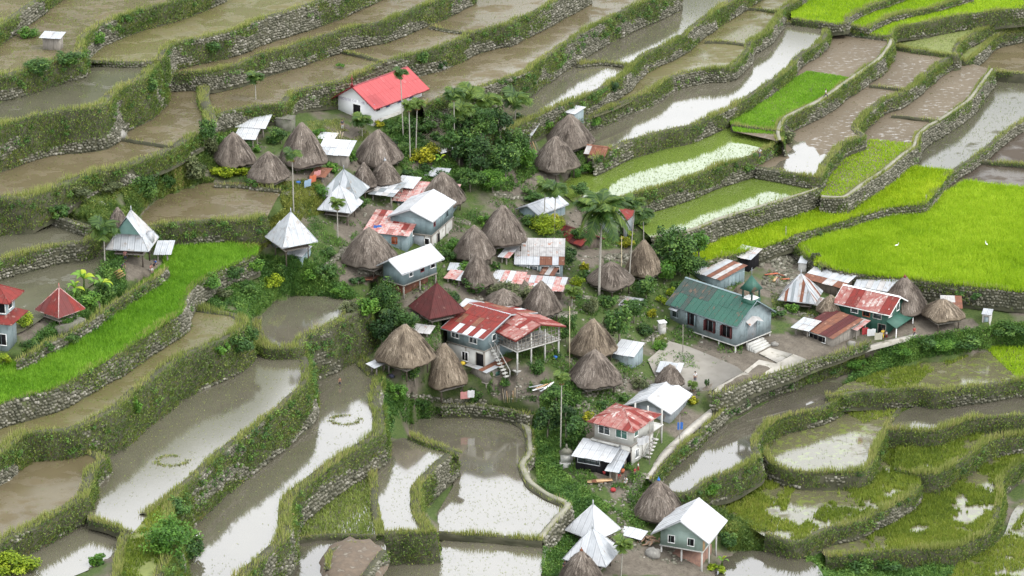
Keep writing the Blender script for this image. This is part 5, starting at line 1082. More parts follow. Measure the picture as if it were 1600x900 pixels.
house('lean-to with a pale patched roof against the green house', (1338, 531), (-42, -15), (12, -8), 1.8, 0, WOODG, 'shed', rise=.4, mats=[(OLDZ, .6), (RUST, .2), (PINK, .2)], lowside='-x', open_=True, cat='shelter', name='open_shelter')
house('small white sheet roof left of the dark rusty shed', (1262, 527), (-22, -3), (20, -7), 1.2, 0, WOODG, 'shed', rise=.3, mats=[(ZINC, .6), (OLDZ, .4)], lowside='-x', open_=True, cat='shelter', name='open_shelter')
house('white tiny outhouse on the bank at the right', (1547, 510), (-13, -1), (4, -6), 1.9, 0, CEM, 'shed', rise=.2, oe=.15, og=.15, mats=[(ZINC, 1)], lowside='-x', doors=[('L', .5, 0, .7, 1.5, dict(mat=PALEW))], name='outhouse', cat='outhouse')
house('little pale shed with a white roof beside the large thatched hut', (990, 577), (-32, -7), (11, -13), 2.0, 0, PALEW, 'shed', rise=.7, oe=.3, og=.2, mats=[(WHITE, 1)], lowside='-x', trim=RUST, name='shed', cat='shed')
house('small white roof at the edge of the chapel yard', (1058, 594), (-28, -1), (8, -8), 1.2, 0, WOODG, 'shed', rise=.3, mats=[(WHITE, .6), (ZINC, .4)], lowside='-x', open_=True, cat='shelter', name='open_shelter')
house('small blue outhouse with a white roof above the thatched huts', (898, 193), (-22, -4), (15, -6), 1.7, 0, PALEW, 'shed', rise=.3, oe=.4, og=.3, mats=[(WHITE, 1)], lowside='-x', name='outhouse', cat='outhouse', doors=[('L', .4, 0, .8, 1.5, dict(mat=TEAL))])
house('narrow shed with a steep zinc roof beside the areca palms', (828, 224), (-15, -2), (12, -16), 1.4, 0, CEM, 'shed', rise=1.2, oe=.25, mats=[(ZINC, .6), (WHITE, .4)], lowside='-x', name='shed', cat='shed')
house('low hut with a rusty brown roof beside the shining paddy', (944, 256), (-30, -3), (10, -8), 1.6, 0, WOOD, 'gable', 'y', .8, oe=.3, og=.2, mats=[(RUST, .4), (OLDZ, .6)], name='shed', cat='shed')
house('open shelter with a wide white roof left of the church', (412, 214), (-40, 0), (17, -11), 1.6, 0, WOOD, 'shed', rise=.9, mats=[(WHITE, 1)], lowside='-x', open_=True, cat='shelter', name='open_shelter')
house('lower open shelter with a white roof behind the leftmost thatched hut', (396, 230), (-26, 1), (14, -9), 1.4, 0, WOOD, 'shed', rise=.4, mats=[(WHITE, 1)], lowside='-x', open_=True, cat='shelter', name='open_shelter')
house('mossy cement water tank left of the church', (455, 207), (-24, -2), (7, -6), 2.1, 0, CEMD, 'shed', rise=.02, oe=.1, og=.1, mats=[(CEMD, 1)], lowside='-x', sheath=False, name='water_tank', cat='tank')
house('shed with two tier white and zinc roof between the thatched huts', (542, 264), (-42, -4), (8, -13), 2.2, 0, WOODG, 'shed', rise=.9, oe=.3, mats=[(WHITE, .5), (ZINC, .5)], lowside='-x', name='shed', cat='shed', course=2)
house('small white sheet roof beside the leaning bamboo poles', (519, 223), (-18, -2), (4, -4), .7, 0, WOODG, 'shed', rise=.2, mats=[(WHITE, 1)], lowside='-x', open_=True, cat='shelter', name='open_shelter')
house('little weathered outhouse with a tin roof among the upper terraces', (93, 78), (-25, -2), (5, -5), 1.9, 0, WOODG, 'shed', rise=.25, oe=.45, og=.45, mats=[(ZINC, .7), (OLDZ, .3)], lowside='-x', z=36.6, name='outhouse', cat='outhouse')
house('blue grey shed with a flat zinc roof beside the metal pyramid hut', (473, 421), (-22, -4), (12, -9), 2.1, 0, BLUEW, 'shed', rise=.5, oe=.3, og=.2, mats=[(ZINC, 1)], lowside='-x', name='shed', cat='shed')
house('grey plank shed on posts with a patched tin roof', (760, 609), (-28, -10), (36, -12), 1.8, 1.0, WOODG, 'shed', rise=.5, oe=.4, mats=[(OLDZ, .5), (ZINC, .3), (RUST, .2)], lowside='-x', name='shed', cat='shed', windows=[('R', .5, 1.9, 1.0, .7, dict(style='teal', frame=WOODG))])
house('small white sheet shelter at the corner of the white paddy', (588, 586), (-10, -4), (23, -5), 1.3, 0, WOOD, 'shed', rise=.3, mats=[(WHITE, .5), (ZINC, .5)], lowside='-x', open_=True, cat='shelter', name='open_shelter')
# lower village
sh_, A, B, he = house('cement house with a red hipped roof and balcony', (986, 729), (-59, -13), (38, -23), 2.5, 3.1, CEM, 'hip', rise=1.3, oe=.75, mats=[(RED, .35), (REDW, .65)], low=(3.1, CEM, .02), sheath=False, trim=REDW, windows=[('L', .74, 4.5, 1.7, 1.1, dict(style='glass', mull=2)), ('L', .27, 4.5, 1.7, 1.1, dict(style='teal', mull=2)), ('R', .2, 4.6, .9, .9, dict(style='teal')), ('R', .25, 1.4, .9, 1.2, dict(style='glass', mull=2))], doors=[('L', .1, 0, 1.1, 2.1)])
g = G(); g.box(-.6, .02, A * .3, A + .3, 2.75, 2.95); g.box(B, B + 2.8, 0, A * .8, 2.95, 3.1); g.build('balcony', CEM, sh_)
for y in (.1, A * .4, A * .75):
    g = G(); g.box(B + 2.5, B + 2.7, y, y + .2, -1.2, 5.4); g.build('post', CEM, sh_)
g = G()
for i in range(8): g.box(B * .35 + i * .42, B * .35 + i * .42 + .42, -1.2, -.3, i * .38 - .4, i * .38 - .25)
stc = g.build('staircase', CEM, sh_)
for yy in (-1.2, -.3):
    g = G(); g.bar((B * .35, yy, .5), (B * .35 + 3.4, yy, 3.6), .04, 5); g.build('handrail', WOODG, stc)
house('grey house with a broad white roof beside the footpath', (1046, 662), (-64, -12), (27, -26), 2.0, 0, GREY, 'gable', 'x', 1.4, oe=.5, og=.7, mats=[(WHITE, .7), (ZINC, .3)])
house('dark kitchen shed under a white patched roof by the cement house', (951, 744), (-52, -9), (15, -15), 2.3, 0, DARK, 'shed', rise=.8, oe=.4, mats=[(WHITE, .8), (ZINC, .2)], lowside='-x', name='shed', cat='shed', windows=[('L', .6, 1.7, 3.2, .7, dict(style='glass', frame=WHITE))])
house('tilted zinc sheet roof at the yard of the cement house', (964, 752), (-12, -2), (14, -17), 1.7, 0, WOODG, 'shed', rise=1.1, mats=[(ZINC, .7), (WHITE, .3)], lowside='-x', open_=True, cat='shelter', name='open_shelter')
sl_, A, B, he = house('grey green house on tall stilts with a white gabled roof', (1097, 894), (-66, -11), (24, -29), 2.4, 3.0, surf('sage_board', (.22, .285, .25), (.19, .25, .22), .7), 'gable', 'x', 1.9, oe=1.1, og=.8, mats=[(WHITE, 1)], post=CEM, windows=[('L', .74, 4.1, .85, 1.0), ('L', .28, 4.1, .85, 1.0)], cat='house', name='stilt_house', trim=WHITE)
g = G(); g.box(.02, .9, -.05, .02, 3.0, 5.2); g.build('side_panel', TAN, sl_)
g = G(); g.box(.8, B - .5, .6, A - .6, -1, 1.5); g.build('lower_wall', surf('red_earth_brick', (.24, .14, .10), (.17, .10, .08), .95, 0, 3), sl_)
house('white sheet awning beside the white pyramid hut', (1000, 847), (-30, -7), (5, -5), .7, 0, WOODG, 'shed', rise=.2, mats=[(WHITE, 1)], lowside='-x', open_=True, cat='shelter', name='open_shelter')
# left edge
le, A, B, he = house('two storey house with red roofs at the left edge', (13, 549), (-60, -10), (9, -13), 7.2, 0, PALEW, 'hip', rise=1.6, oe=1.0, mats=[(RED, 1)], cat='house', windows=[('R', .5, 6.2, 1.2, 1.2), ('L', .1, 6.0, 1.0, 1.3), ('L', .12, 1.6, 1.0, 1.5)])
g = G(); 
for p in ([(-1.3, -1.3, 4.3), (B + 1.3, -1.3, 4.3), (B, 0, 5.1), (0, 0, 5.1)], [(-1.3, A, 4.3), (-1.3, -1.3, 4.3), (0, 0, 5.1), (0, A, 5.1)]): g.add(p + [(x, y, z - .08) for x, y, z in p], [(0, 1, 2, 3), (7, 6, 5, 4), (0, 4, 5, 1), (1, 5, 6, 2), (3, 7, 4, 0)])
g.build('skirt_roof', RED, le)
house('small white annex at the side of the metal roofed house', (263, 412), (-17, -1), (3, -12), 1.4, 0, WOODG, 'shed', rise=.8, oe=.2, mats=[(ZINC, .6), (WHITE, .4)], lowside='-x', open_=True, cat='shelter', name='open_shelter')
# metal roofed pyramid huts
l1 = hut('tall hut with a grey metal pyramid roof and green gable window', 208, 329, 76, 393, 2.0, 'metal', -8, [(ZINC, .8), (OLDZ, .2)], name='metal_roofed_hut', group=None)
g = G(); h = 3.3
g.add([(-1.8, -h * .72, 4.2), (1.8, -h * .72, 4.2), (0, -h * .72, 6.6), (-1.8, 0, 4.2), (1.8, 0, 4.2), (0, 0, 6.6)], [(0, 1, 2)]); dm = g.build('dormer', surf('sea_green_pane', (.13, .22, .20), (.10, .18, .165), .5), l1)
g = G(); g.add([(-2.1, -h * .8, 3.9), (0, -h * .8, 6.85), (0, .2, 6.85), (-2.1, .2, 3.9), (2.1, -h * .8, 3.9), (2.1, .2, 3.9)], [(0, 1, 2, 3), (1, 4, 5, 2)]); g.build('dormer_roof', ZINC, dm)
g = G(); g.box(2.1, 3.0, -.4, .9, 2.2, 3.7); g.build('side_box', ZINC, l1)
hut('grey metal pyramid hut, the rear one of the touching pair', 538, 265, 78, 312, 1.6, 'metal', -17, [(GREY, .7), (ZINC, .3)], name='metal_roofed_hut', group='metal pyramid huts')
hut('white metal pyramid hut, the front one of the touching pair', 532, 289, 70, 333, 1.7, 'metal', -17, [(ZINC, .6), (WHITE, .4)], name='metal_roofed_hut', group='metal pyramid huts')
m3 = hut('silver metal pyramid hut with a side gable above the round pond', 456, 332, 84, 388, 2.1, 'metal', -60, [(ZINC, 1)], name='metal_roofed_hut', group='metal pyramid huts')
g = G(); g.add([(-3.4, -1.6, 2.0), (-3.4, 1.6, 2.0), (-3.4, 0, 3.6)], [(0, 1, 2)]); g.box(-3.4, -2, -1.6, 1.6, .4, 2.0); dm = g.build('gable', BLUEW, m3)
g = G(); g.add([(-3.8, -2.0, 1.8), (-3.8, 0, 3.85), (-.8, 0, 3.85), (-.8, -2.0, 1.8), (-3.8, 2.0, 1.8), (-.8, 2.0, 1.8)], [(0, 1, 2, 3), (4, 5, 2, 1)]); g.build('gable_roof', ZINC, dm)
hut('dark maroon pyramid hut in front of the long white roof', 683, 443, 90, 499, 1.5, 'metal', -59, [(REDD, 1)], name='metal_roofed_hut', group='metal pyramid huts', capmat=REDD)
hut('white metal pyramid hut with a tall finial beside the stone lined dike', 926, 789, 88, 846, 1.7, 'metal', -42, [(WHITE, 1)], name='metal_roofed_hut', group='metal pyramid huts')
hut('pale metal pyramid hut in front of the taller white pyramid', 925, 827, 94, 886, 1.5, 'metal', -22, [(ZINC, .5), (WHITE, .5)], name='metal_roofed_hut', group='metal pyramid huts')
hut('pyramid hut striped with grey and rusty metal sheets', 1250, 428, 74, 475, 1.4, 'metal', -17, [(ZINC, 1)], name='metal_roofed_hut', group='metal pyramid huts', pat=lambda c, i, n: [ZINC, OLDZ, RUST, ZINC, GREY, ZINC, OLDZ, RUST, ZINC, GREY, ZINC][(i + c * 3) % 11], sw=.5)
m8 = hut('small red metal pyramid hut beside the banana plants', 95, 450, 77, 497, 1.7, 'metal', -41, [(RED, .3), (surf('brick_red_sheet', (.11, .02, .018), (.09, .019, .017), .75), .5)], name='metal_roofed_hut', group='metal pyramid huts', capmat=PINK, walls=False)
g = G(); g.box(-2.4, 2.4, -2.4, 2.4, -1.2, .2); g.build('platform', CEMD, m8)
# thatched huts: apex x, y, width, lowest eave y, label
for row in [
 (366, 208, 70, 258, 'thatched hut with red poles, leftmost of the upper cluster', {}), (420, 238, 66, 283, 'thatched hut on low posts nearest the pond field', dict(hw=1.3)), (473, 193, 75, 258, 'large shaggy thatched hut behind the bamboo poles', {}),
 (591, 204, 78, 258, 'thatched hut below the church half covered by palms', {}), (569, 255, 40, 293, 'small thatched hut left of the metal capped one', {}), (602, 252, 50, 287, 'thatched hut with a metal ridge cap', dict(finial=ZINC)),
 (577, 357, 86, 416, 'wide thatched hut in front of the orange shuttered house', {}), (692, 270, 72, 322, 'thatched hut behind the rusty pink roof', {}), (890, 180, 77, 231, 'thatched hut below the small blue outhouse', {}),
 (868, 214, 75, 267, 'thatched hut in front of another at the head of the village', dict(hw=1.2)), (786, 322, 74, 381, 'dark thatched hut with an open side above the rust streaked hut', dict(hw=2.0)), (741, 353, 66, 406, 'pointed thatched hut, middle one of three in a line', {}),
 (746, 396, 52, 447, 'steep thatched hut, lowest of three in a line', {}), (954, 410, 75, 449, 'thatched hut beside the coconut palm trunk', dict(hw=1.7)), (1005, 376, 60, 431, 'tan ragged thatched hut under the leafy tree', dict(tan_=True, hw=1.6)),
 (846, 440, 62, 492, 'steep thatched hut behind the red veranda roof', {}), (787, 452, 56, 478, 'low thatched hut overgrown by a shrub', {}), (633, 508, 92, 572, 'broad thatched hut left of the blue house', dict(tan_=True)),
 (695, 538, 72, 604, 'tan thatched hut in front of the broad one by the blue house', dict(tan_=True)), (926, 500, 76, 557, 'thatched hut left of the little pale shed', dict(tan_=True)), (929, 548, 82, 604, 'overgrown thatched hut with a yellow patch', {}),
 (1046, 570, 46, 604, 'small thatched hut tucked behind the white roof at the yard', {}), (1028, 752, 78, 813, 'thatched hut beside the stilt house', dict(finial=BLUE)), (908, 862, 70, 918, 'thatched hut at the bottom edge before the white pyramids', dict(finial=RUST)),
 (1411, 434, 76, 491, 'thatched hut behind the green house', dict(finial=TRIMR)), (1472, 468, 66, 500, 'flat thatched hut with a tin side roof under the field wall', dict(tan_=True, hw=1.5)), (1297, 462, 44, 490, 'little thatched hut beside the striped pyramid', dict(tan_=True)), (1161, 442, 36, 466, 'little thatched shelter behind the bell tower', dict(tan_=True, hw=.8)),
 (186, 325, 36, 362, 'brown thatched hut peeping out behind the metal roofed house', {})]:
    ax, ay, w_, bot, lab, kw = row; kw.setdefault('yaw', 20 + (ax * 7) % 50); hut(lab, ax, ay, w_, bot, **kw)
house('rust striped tin roof leaning on the flat thatched hut', (1498, 500), (-22, 2), (8, -10), 2.1, 0, WOODG, 'shed', rise=.4, mats=[(RUST, .5), (OLDZ, .5)], lowside='-x', open_=True, cat='shelter', name='open_shelter')
for C_h, vl_, vr_, m_, lab_, wl_ in [((718, 447), (-18, -4), (6, -8), [(PINK, .6), (WHITE, .4)], 'little pink and white sheet roof beside the steep lowest hut', 1.0), ((724, 431), (-20, -1), (4, -5), [(ZINC, 1)], 'narrow zinc sheet roof behind the steep lowest hut', .9), ((992, 488), (-26, -4), (8, -8), [(ZINC, .6), (OLDZ, .4)], 'low zinc shelter under the curved stones', .9),
    ((668, 528), (-24, -2), (9, -6), [(OLDZ, 1)], 'low weathered sheet shelter below the maroon pyramid', .7), ((742, 492), (-18, -6), (7, -6), [(ZINC, .6), (WHITE, .4)], 'pale sheet roof between the maroon pyramid and the red roof', 1.0), ((792, 414), (-8, -2), (4, -14), [(PINK, .5), (WHITE, .5)], 'slim pink and white lean-to left of the rust streaked hut', 1.2),
    ((1282, 486), (-16, -4), (8, -6), [(OLDZ, 1)], 'tiny weathered lean-to behind the dark rusty shed', .9), ((862, 440), (-14, -2), (6, -6), [(OLDZ, .5), (RUST, .5)], 'rusty lean-to below the rust streaked hut', 1.1), ((505, 286), (-16, -2), (8, -9), [(RUST, .5), (OLDZ, .5)], 'rusty lean-to behind the hung sheets', 1.0), ((590, 300), (-16, -3), (8, -7), [(OLDZ, 1)], 'weathered lean-to beside the junk shelter', 1.0)]:
    house(lab_, C_h, vl_, vr_, wl_, 0, WOOD, 'shed', rise=.35, oe=.3, mats=m_, lowside='-x', open_=True, cat='shelter', name='open_shelter')
# stone shrine
z = float(zg(885, 726)); b = at(885, 726, z); sr = tag(empty('stone_shrine', b, .1), 'small grey stone shrine with a peaked top', 'shrine')
g = G(); g.box(-.95, .95, -.7, .7, -.8, .5); g.build('base', CEM, sr)
g = G(); g.box(-.8, .8, -.55, .55, .5, 1.8); g.box(-.5, .5, -.62, -.5, .7, 1.5); g.build('body', CEM, sr)
g = G(); g.add([(-1, -.7, 1.8), (1, -.7, 1.8), (1, .7, 1.8), (-1, .7, 1.8), (0, 0, 2.7)], [(0, 1, 4), (1, 2, 4), (2, 3, 4), (3, 0, 4), (3, 2, 1, 0)]); g.bar((0, 0, 2.5), (0, 0, 3.1), .22, 6, .12); g.build('cap', CEMD, sr)
b = gp(1034, 520); pb = tag(empty('gate_pillar', b, .3), 'square white cement pillar left of the chapel', 'pillar'); g = G(); g.box(-.5, .5, -.5, .5, -.8, 1.7); g.build('shaft', CEM, pb); g = G(); g.box(-.6, .6, -.6, .6, 1.7, 1.85); g.build('cap', WHITEP, pb)
# ------------------------------------------------------------------ plants
LM = {
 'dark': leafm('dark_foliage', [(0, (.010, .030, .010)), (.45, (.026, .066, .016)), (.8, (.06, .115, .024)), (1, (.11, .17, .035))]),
 'mid': leafm('mid_foliage', [(0, (.018, .05, .012)), (.45, (.045, .105, .02)), (.8, (.095, .175, .03)), (1, (.16, .25, .05))]),
 'bright': leafm('bright_foliage', [(0, (.03, .085, .014)), (.45, (.075, .18, .022)), (.8, (.14, .27, .035)), (1, (.22, .35, .06))], .35),
 'olive': leafm('olive_foliage', [(0, (.035, .05, .02)), (.45, (.085, .105, .042)), (.8, (.15, .17, .07)), (1, (.23, .24, .12))]),
 'yellow': leafm('yellow_foliage', [(0, (.07, .09, .008)), (.4, (.21, .23, .012)), (.75, (.40, .38, .02)), (1, (.55, .50, .04))], .35),
 'lime': leafm('lime_foliage', [(0, (.05, .10, .008)), (.4, (.17, .25, .012)), (.75, (.30, .38, .02)), (1, (.42, .46, .05))], .35),
 'rust': leafm('russet_foliage', [(0, (.08, .05, .015)), (.4, (.16, .12, .03)), (.75, (.26, .20, .05)), (1, (.36, .27, .09))]),
 'palm': leafm('palm_fronds', [(0, (.012, .034, .009)), (.5, (.034, .078, .014)), (1, (.10, .16, .028))], .3, .45),
 'palmy': leafm('pale_palm_fronds', [(0, (.025, .06, .010)), (.5, (.07, .125, .018)), (1, (.18, .24, .04))], .3, .5),  # paler yellow green fronds, also mixed at random into the dark crowns
}
BARK = surf('bark', (.20, .175, .14), (.13, .115, .09), .95, 0, 4)
PALMT = surf('palm_trunk', (.34, .32, .28), (.25, .235, .20), .9, 0, 5)
_crowns = {}
def crown_mesh(tier, var):
    k = (tier, var)
    if k in _crowns: return _crowns[k]
    n, size, nc = [(420, .34, 9), (1300, .185, 20), (3000, .115, 34)][tier]
    r = np.random.default_rng(100 + tier * 10 + var)
    d = r.normal(size=(nc, 3)); d /= np.linalg.norm(d, axis=1)[:, None]; d[:, 2] = d[:, 2] * .8 + .1
    cc = d * r.uniform(.35, .82, nc)[:, None]; cr = r.uniform(.22, .42, nc); tone = r.uniform(.15, .7, nc)
    i = r.choice(nc, n, p=cr ** 2 / (cr ** 2).sum()); e = r.normal(size=(n, 3)); e /= np.linalg.norm(e, axis=1)[:, None]
    C = cc[i] + e * (cr[i] * r.random(n) ** .33)[:, None]
    V, F = leaf_quads(C, size, .45, tier * 7 + var, .58, e * .8 + C * .5)
    vv = np.clip(tone[i] + r.normal(0, .16, n), 0, 1)
    me = npmesh('crown', V, F, LM['mid'], None, np.repeat(vv, 4)); m = me.data; bpy.data.objects.remove(me)
    _crowns[k] = m; return m
def add_crown(root, loc, rx, rz, mat, var, ry=None):
    tier = 0 if rx < 1.35 else 1 if rx < 2.6 else 2
    o = bpy.data.objects.new('crown', crown_mesh(tier, var % 4)); COL.objects.link(o); o.parent = root; o.location = loc; o.scale = (rx, ry or rx, rz); o.rotation_euler = (0, 0, var * 1.3)
    o.material_slots[0].link = 'OBJECT'; o.material_slots[0].material = LM[mat]; return o
_tv = [0]
def tree(label, bx, by, cx, cy, rx, ry, mat='mid', name='tree', cat='tree', group=None):
    _tv[0] += 1; P = seen(bx, by); s = ppm(P); Hc = max(.4, (by - cy) / (s * CP)); dx = (cx - bx) / s; X = rx / s; Zr = ry / (s * CP) * .95
    root = tag(empty(name, P), label, cat, group); g = G(); r = max(.05, .06 * Hc * .6)
    g.tube([(0, 0, -.6), (dx * .25, .05, Hc * .4), (dx * .7, 0, Hc * .8), (dx, 0, Hc * 1.1)], [r * 1.3, r, r * .75, r * .3], 6); tr = g.build('trunk', BARK, root)
    for k in range(3):
        a = k * 2.1 + _tv[0]; q = G(); q.tube([(dx * .5, 0, Hc * .6), (dx * .8 + .3 * X * math.cos(a), .3 * X * math.sin(a), Hc * .9), (dx + .6 * X * math.cos(a), .6 * X * math.sin(a), Hc + .25 * Zr)], [r * .6, r * .4, r * .15], 5); q.build('limb', BARK, tr)
    add_crown(root, (dx, 0, Hc), X, Zr, mat, _tv[0]); return root
def bush(label, cx, cy, rx, ry, mat='mid', group='shrubs about the village', name='shrub', cat='shrub'):
    return tree(label, cx, cy + ry * .6, cx, cy, rx * 1.1, ry * 1.1, mat, name, cat, group)
def frond_mesh(name, L, nl, ll, droop, seed, wid=.06):
    r = np.random.default_rng(seed); g = G(); P = []
    for i in range(9):
        t = i / 8; P.append((L * (t * .92 - .25 * droop * t * t), 0, L * (.55 * t - droop * t * t)))
    g.tube(P, [.035 * L / 2 * (1 - .8 * i / 8) for i in range(9)], 4); V = list(g.V); nq = len(V); F4 = [f for f in g.F[4]]; T = []; vv = [.95] * nq
    P = np.array(P)
    for i in range(nl):
        t = .12 + .88 * i / nl; k = min(7, int(t * 8)); u = t * 8 - k; p = P[k] * (1 - u) + P[k + 1] * u; d = P[k + 1] - P[k]; d /= np.linalg.norm(d)
        l = ll * (math.sin(math.pi * (t * .8 + .18)) * .8 + .25)
        for sg in (-1, 1):
            tip = p + d * l * .55 + np.array([0, sg * l * .85, -l * (.25 + .3 * r.random())]); w = d * wid * L / 2
            b = len(V); V += [tuple(p - w), tuple(p + w), tuple(tip)]; T.append((b, b + 1, b + 2)); q = float(np.clip(r.normal(.4, .2), 0, 1)); vv += [q, q, min(1, q + .15)]
    me = npmesh(name, V, [np.array(F4), np.array(T)], LM['palm'], None, vv); m = me.data; bpy.data.objects.remove(me); return m
FA = [frond_mesh('frond', 1.9, 20, 1.0, d, 3 + k, .12) for k, d in enumerate((.75, .5, 1.0))]
FC = [frond_mesh('frond', 4.3, 40, 1.15, d, 13 + k, .07) for k, d in enumerate((.55, .9, 1.15))]
NUTS = surf('areca_nuts', (.17, .085, .02), (.10, .055, .015), .7, 0, 3)
def palm(label, bx, by, cx, cy, rpx, kind='areca', mat='palm', group='slender areca palms', z=None):
    _tv[0] += 1; r = np.random.default_rng(_tv[0]); z = float(zg(bx, by)) if z is None else z; P = at(bx, by, z); s = ppm(P); H = (by - cy) / (s * CP); dx = (cx - bx) / s; Rm = rpx / s
    big = kind == 'coconut'; root = tag(empty('coconut_palm' if big else 'areca_palm', P), label, 'palm tree', group)
    g = G(); rr = .17 if big else .085; n = 7
    g.tube([(dx * (t / n) ** 1.3, 0, -.5 + (H + .5) * t / n) for t in range(n + 1)], [rr * (1.25 - .45 * t / n) for t in range(n + 1)], 7); g.build('trunk', PALMT, root)
    if not big:
        g = G(); g.tube([(dx, 0, H - .9), (dx, 0, H - .4), (dx, 0, H)], [.085, .12, .07], 7); g.build('crownshaft', LM['palmy'], root)
    q = G()
    for k in range(5): a = k * 1.3; q.add(*ball((dx + .25 * math.cos(a), .25 * math.sin(a), H - (.55 if big else 1.0)), .16 if big else .13))
    q.build('fruit_cluster', NUTS, root)
    nf = 30 if big else 17; sc_ = Rm / (3.3 if big else 1.55)
    for k in range(nf):
        el = k / nf; a = k * 2.399 + r.uniform(-.2, .2); ms = FC if big else FA; m = ms[1 if el < .35 else 0 if el < .7 else 2] if big else ms[k % 3]
        f = bpy.data.objects.new('frond', m); COL.objects.link(f); f.parent = root; f.location = (dx, 0, H); tilt = (-1.05 + 1.15 * el + r.uniform(-.12, .12)) if big else (-.75 + .95 * el + r.uniform(-.1, .15))
        f.rotation_euler = (r.uniform(-.2, .2), tilt, a); f.scale = (sc_ * r.uniform(.85, 1.1),) * 3; f.material_slots[0].link = 'OBJECT'; f.material_slots[0].material = LM['palmy' if (mat == 'palmy' or r.random() < .25) else 'palm']
    return root
def ball(c, r, n=6, m=4, sz=1.):
    V = [(c[0], c[1], c[2] + r * sz)]; F = []
    for j in range(1, m):
        for k in range(n): a = 2 * math.pi * k / n; b = math.pi * j / m; V.append((c[0] + r * math.sin(b) * math.cos(a), c[1] + r * math.sin(b) * math.sin(a), c[2] + r * sz * math.cos(b)))
    V.append((c[0], c[1], c[2] - r * sz)); e = len(V) - 1
    for k in range(n):
        F.append((0, 1 + k, 1 + (k + 1) % n))
        for j in range(m - 2): F.append((1 + j * n + k, 1 + (j + 1) * n + k, 1 + (j + 1) * n + (k + 1) % n, 1 + j * n + (k + 1) % n))
        F.append((1 + (m - 2) * n + k, e, 1 + (m - 2) * n + (k + 1) % n))
    return V, F
def blade_mesh(L, W_, seed):
    r = np.random.default_rng(seed); V, F, vv = [], [], []; n = 8
    for i in range(n + 1):
        t = i / n; w_ = W_ * math.sin(math.pi * min(1, t * .9 + .06)) ; x = L * (t - .25 * t * t); z = L * (.75 * t - .75 * t * t)
        V += [(x, -w_, z + .12 * W_), (x, 0, z), (x, w_, z + .12 * W_)]; vv += [.5 + .2 * r.random(), .85, .5 + .2 * r.random()]
    for i in range(n):
        b = 3 * i; F += [(b, b + 1, b + 4, b + 3), (b + 1, b + 2, b + 5, b + 4)]
    me = npmesh('leaf', V, [np.array(F)], LM['bright'], None, vv); m = me.data; bpy.data.objects.remove(me); return m
BL = [blade_mesh(1.7, .3, 1), blade_mesh(1.9, .26, 2)]
def banana(label, bx, by, hpx, group='banana plants'):
    _tv[0] += 1; r = np.random.default_rng(_tv[0] + 50); P = gp(bx, by); s = ppm(P); H = hpx / (s * CP) * .5
    root = tag(empty('banana_plant', P), label, 'banana plant', group); g = G(); g.tube([(0, 0, -.4), (0, 0, H * .6), (.05, 0, H)], [.16, .13, .08], 7); g.build('stem', LM['lime'], root)
    for k in range(8):
        f = bpy.data.objects.new('leaf', BL[k % 2]); COL.objects.link(f); f.parent = root; f.location = (0, 0, H); f.rotation_euler = (r.uniform(-.3, .3), r.uniform(-.75, .35), k * 2.4); f.scale = (H / 1.7 * r.uniform(.8, 1.1),) * 3
        f.material_slots[0].link = 'OBJECT'; f.material_slots[0].material = LM['bright' if k % 3 else 'lime']
    return root
# palms
for row in [(400, 168, 400, 122, 15, 'areca palm standing alone before the brown paddy', 'palm'), (630, 216, 627, 116, 13, 'tall areca palm crossing the red church roof', 'palm'), (566, 214, 566, 189, 17, 'short areca palm at the front corner of the church', 'palm'),
            (641, 252, 640, 166, 13, 'left of two areca palms under the church eave', 'palmy'), (650, 240, 653, 163, 13, 'right of two areca palms under the church eave', 'palmy'), (710, 250, 710, 150, 17, 'areca palm with a long bare trunk, left of the palm clump', 'palm'),
            (734, 216, 736, 148, 24, 'tallest areca palm of the dense clump', 'palmy'), (762, 238, 761, 160, 25, 'right hand areca palm of the dense clump', 'palmy'), (748, 240, 745, 176, 24, 'lower areca palm in the middle of the dense clump', 'palm'), (722, 230, 722, 172, 20, 'leaning areca palm inside the dense clump', 'palmy'),
            (803, 218, 807, 158, 25, 'dark areca palm left of the steep zinc shed', 'palm'), (813, 205, 813, 184, 9, 'stunted palm behind the steep zinc shed', 'palm'), (459, 334, 459, 243, 15, 'areca palm rising behind the silver pyramid hut', 'palm'), (528, 374, 528, 318, 13, 'small areca palm before the white pyramid hut', 'palmy'),
            (866, 365, 868, 297, 21, 'areca palm beside the light roofed house', 'palm'), (850, 350, 852, 291, 18, 'areca palm behind the light roofed house', 'palmy'), (982, 458, 990, 318, 18, 'very tall areca palm before the leafy tree', 'palm'), (1006, 400, 1004, 334, 18, 'areca palm right of the red hipped house', 'palm'),
            (876, 706, 877, 588, 14, 'yellowish areca palm with a trunk down to the stone shrine', 'palmy'), (970, 902, 973, 850, 17, 'areca palm before the pale pyramid hut', 'palmy'), (164, 414, 165, 358, 24, 'bushy dark palm left of the metal roofed house', 'palm'), (893, 480, 895, 455, 14, 'low palm beside the veranda', 'palmy'), (1080, 612, 1082, 600, 9, 'young palm in the yard corner', 'palmy'), (612, 520, 610, 494, 16, 'young palm among the trees by the blue house', 'palm')]:
    bx, by, cx, cy, rp, lab, m = row; palm(lab, bx, by, cx, cy, rp, 'areca', m)
palm('tall coconut palm with long drooping fronds', 936, 463, 939, 334, 46, 'coconut', 'palm', None)
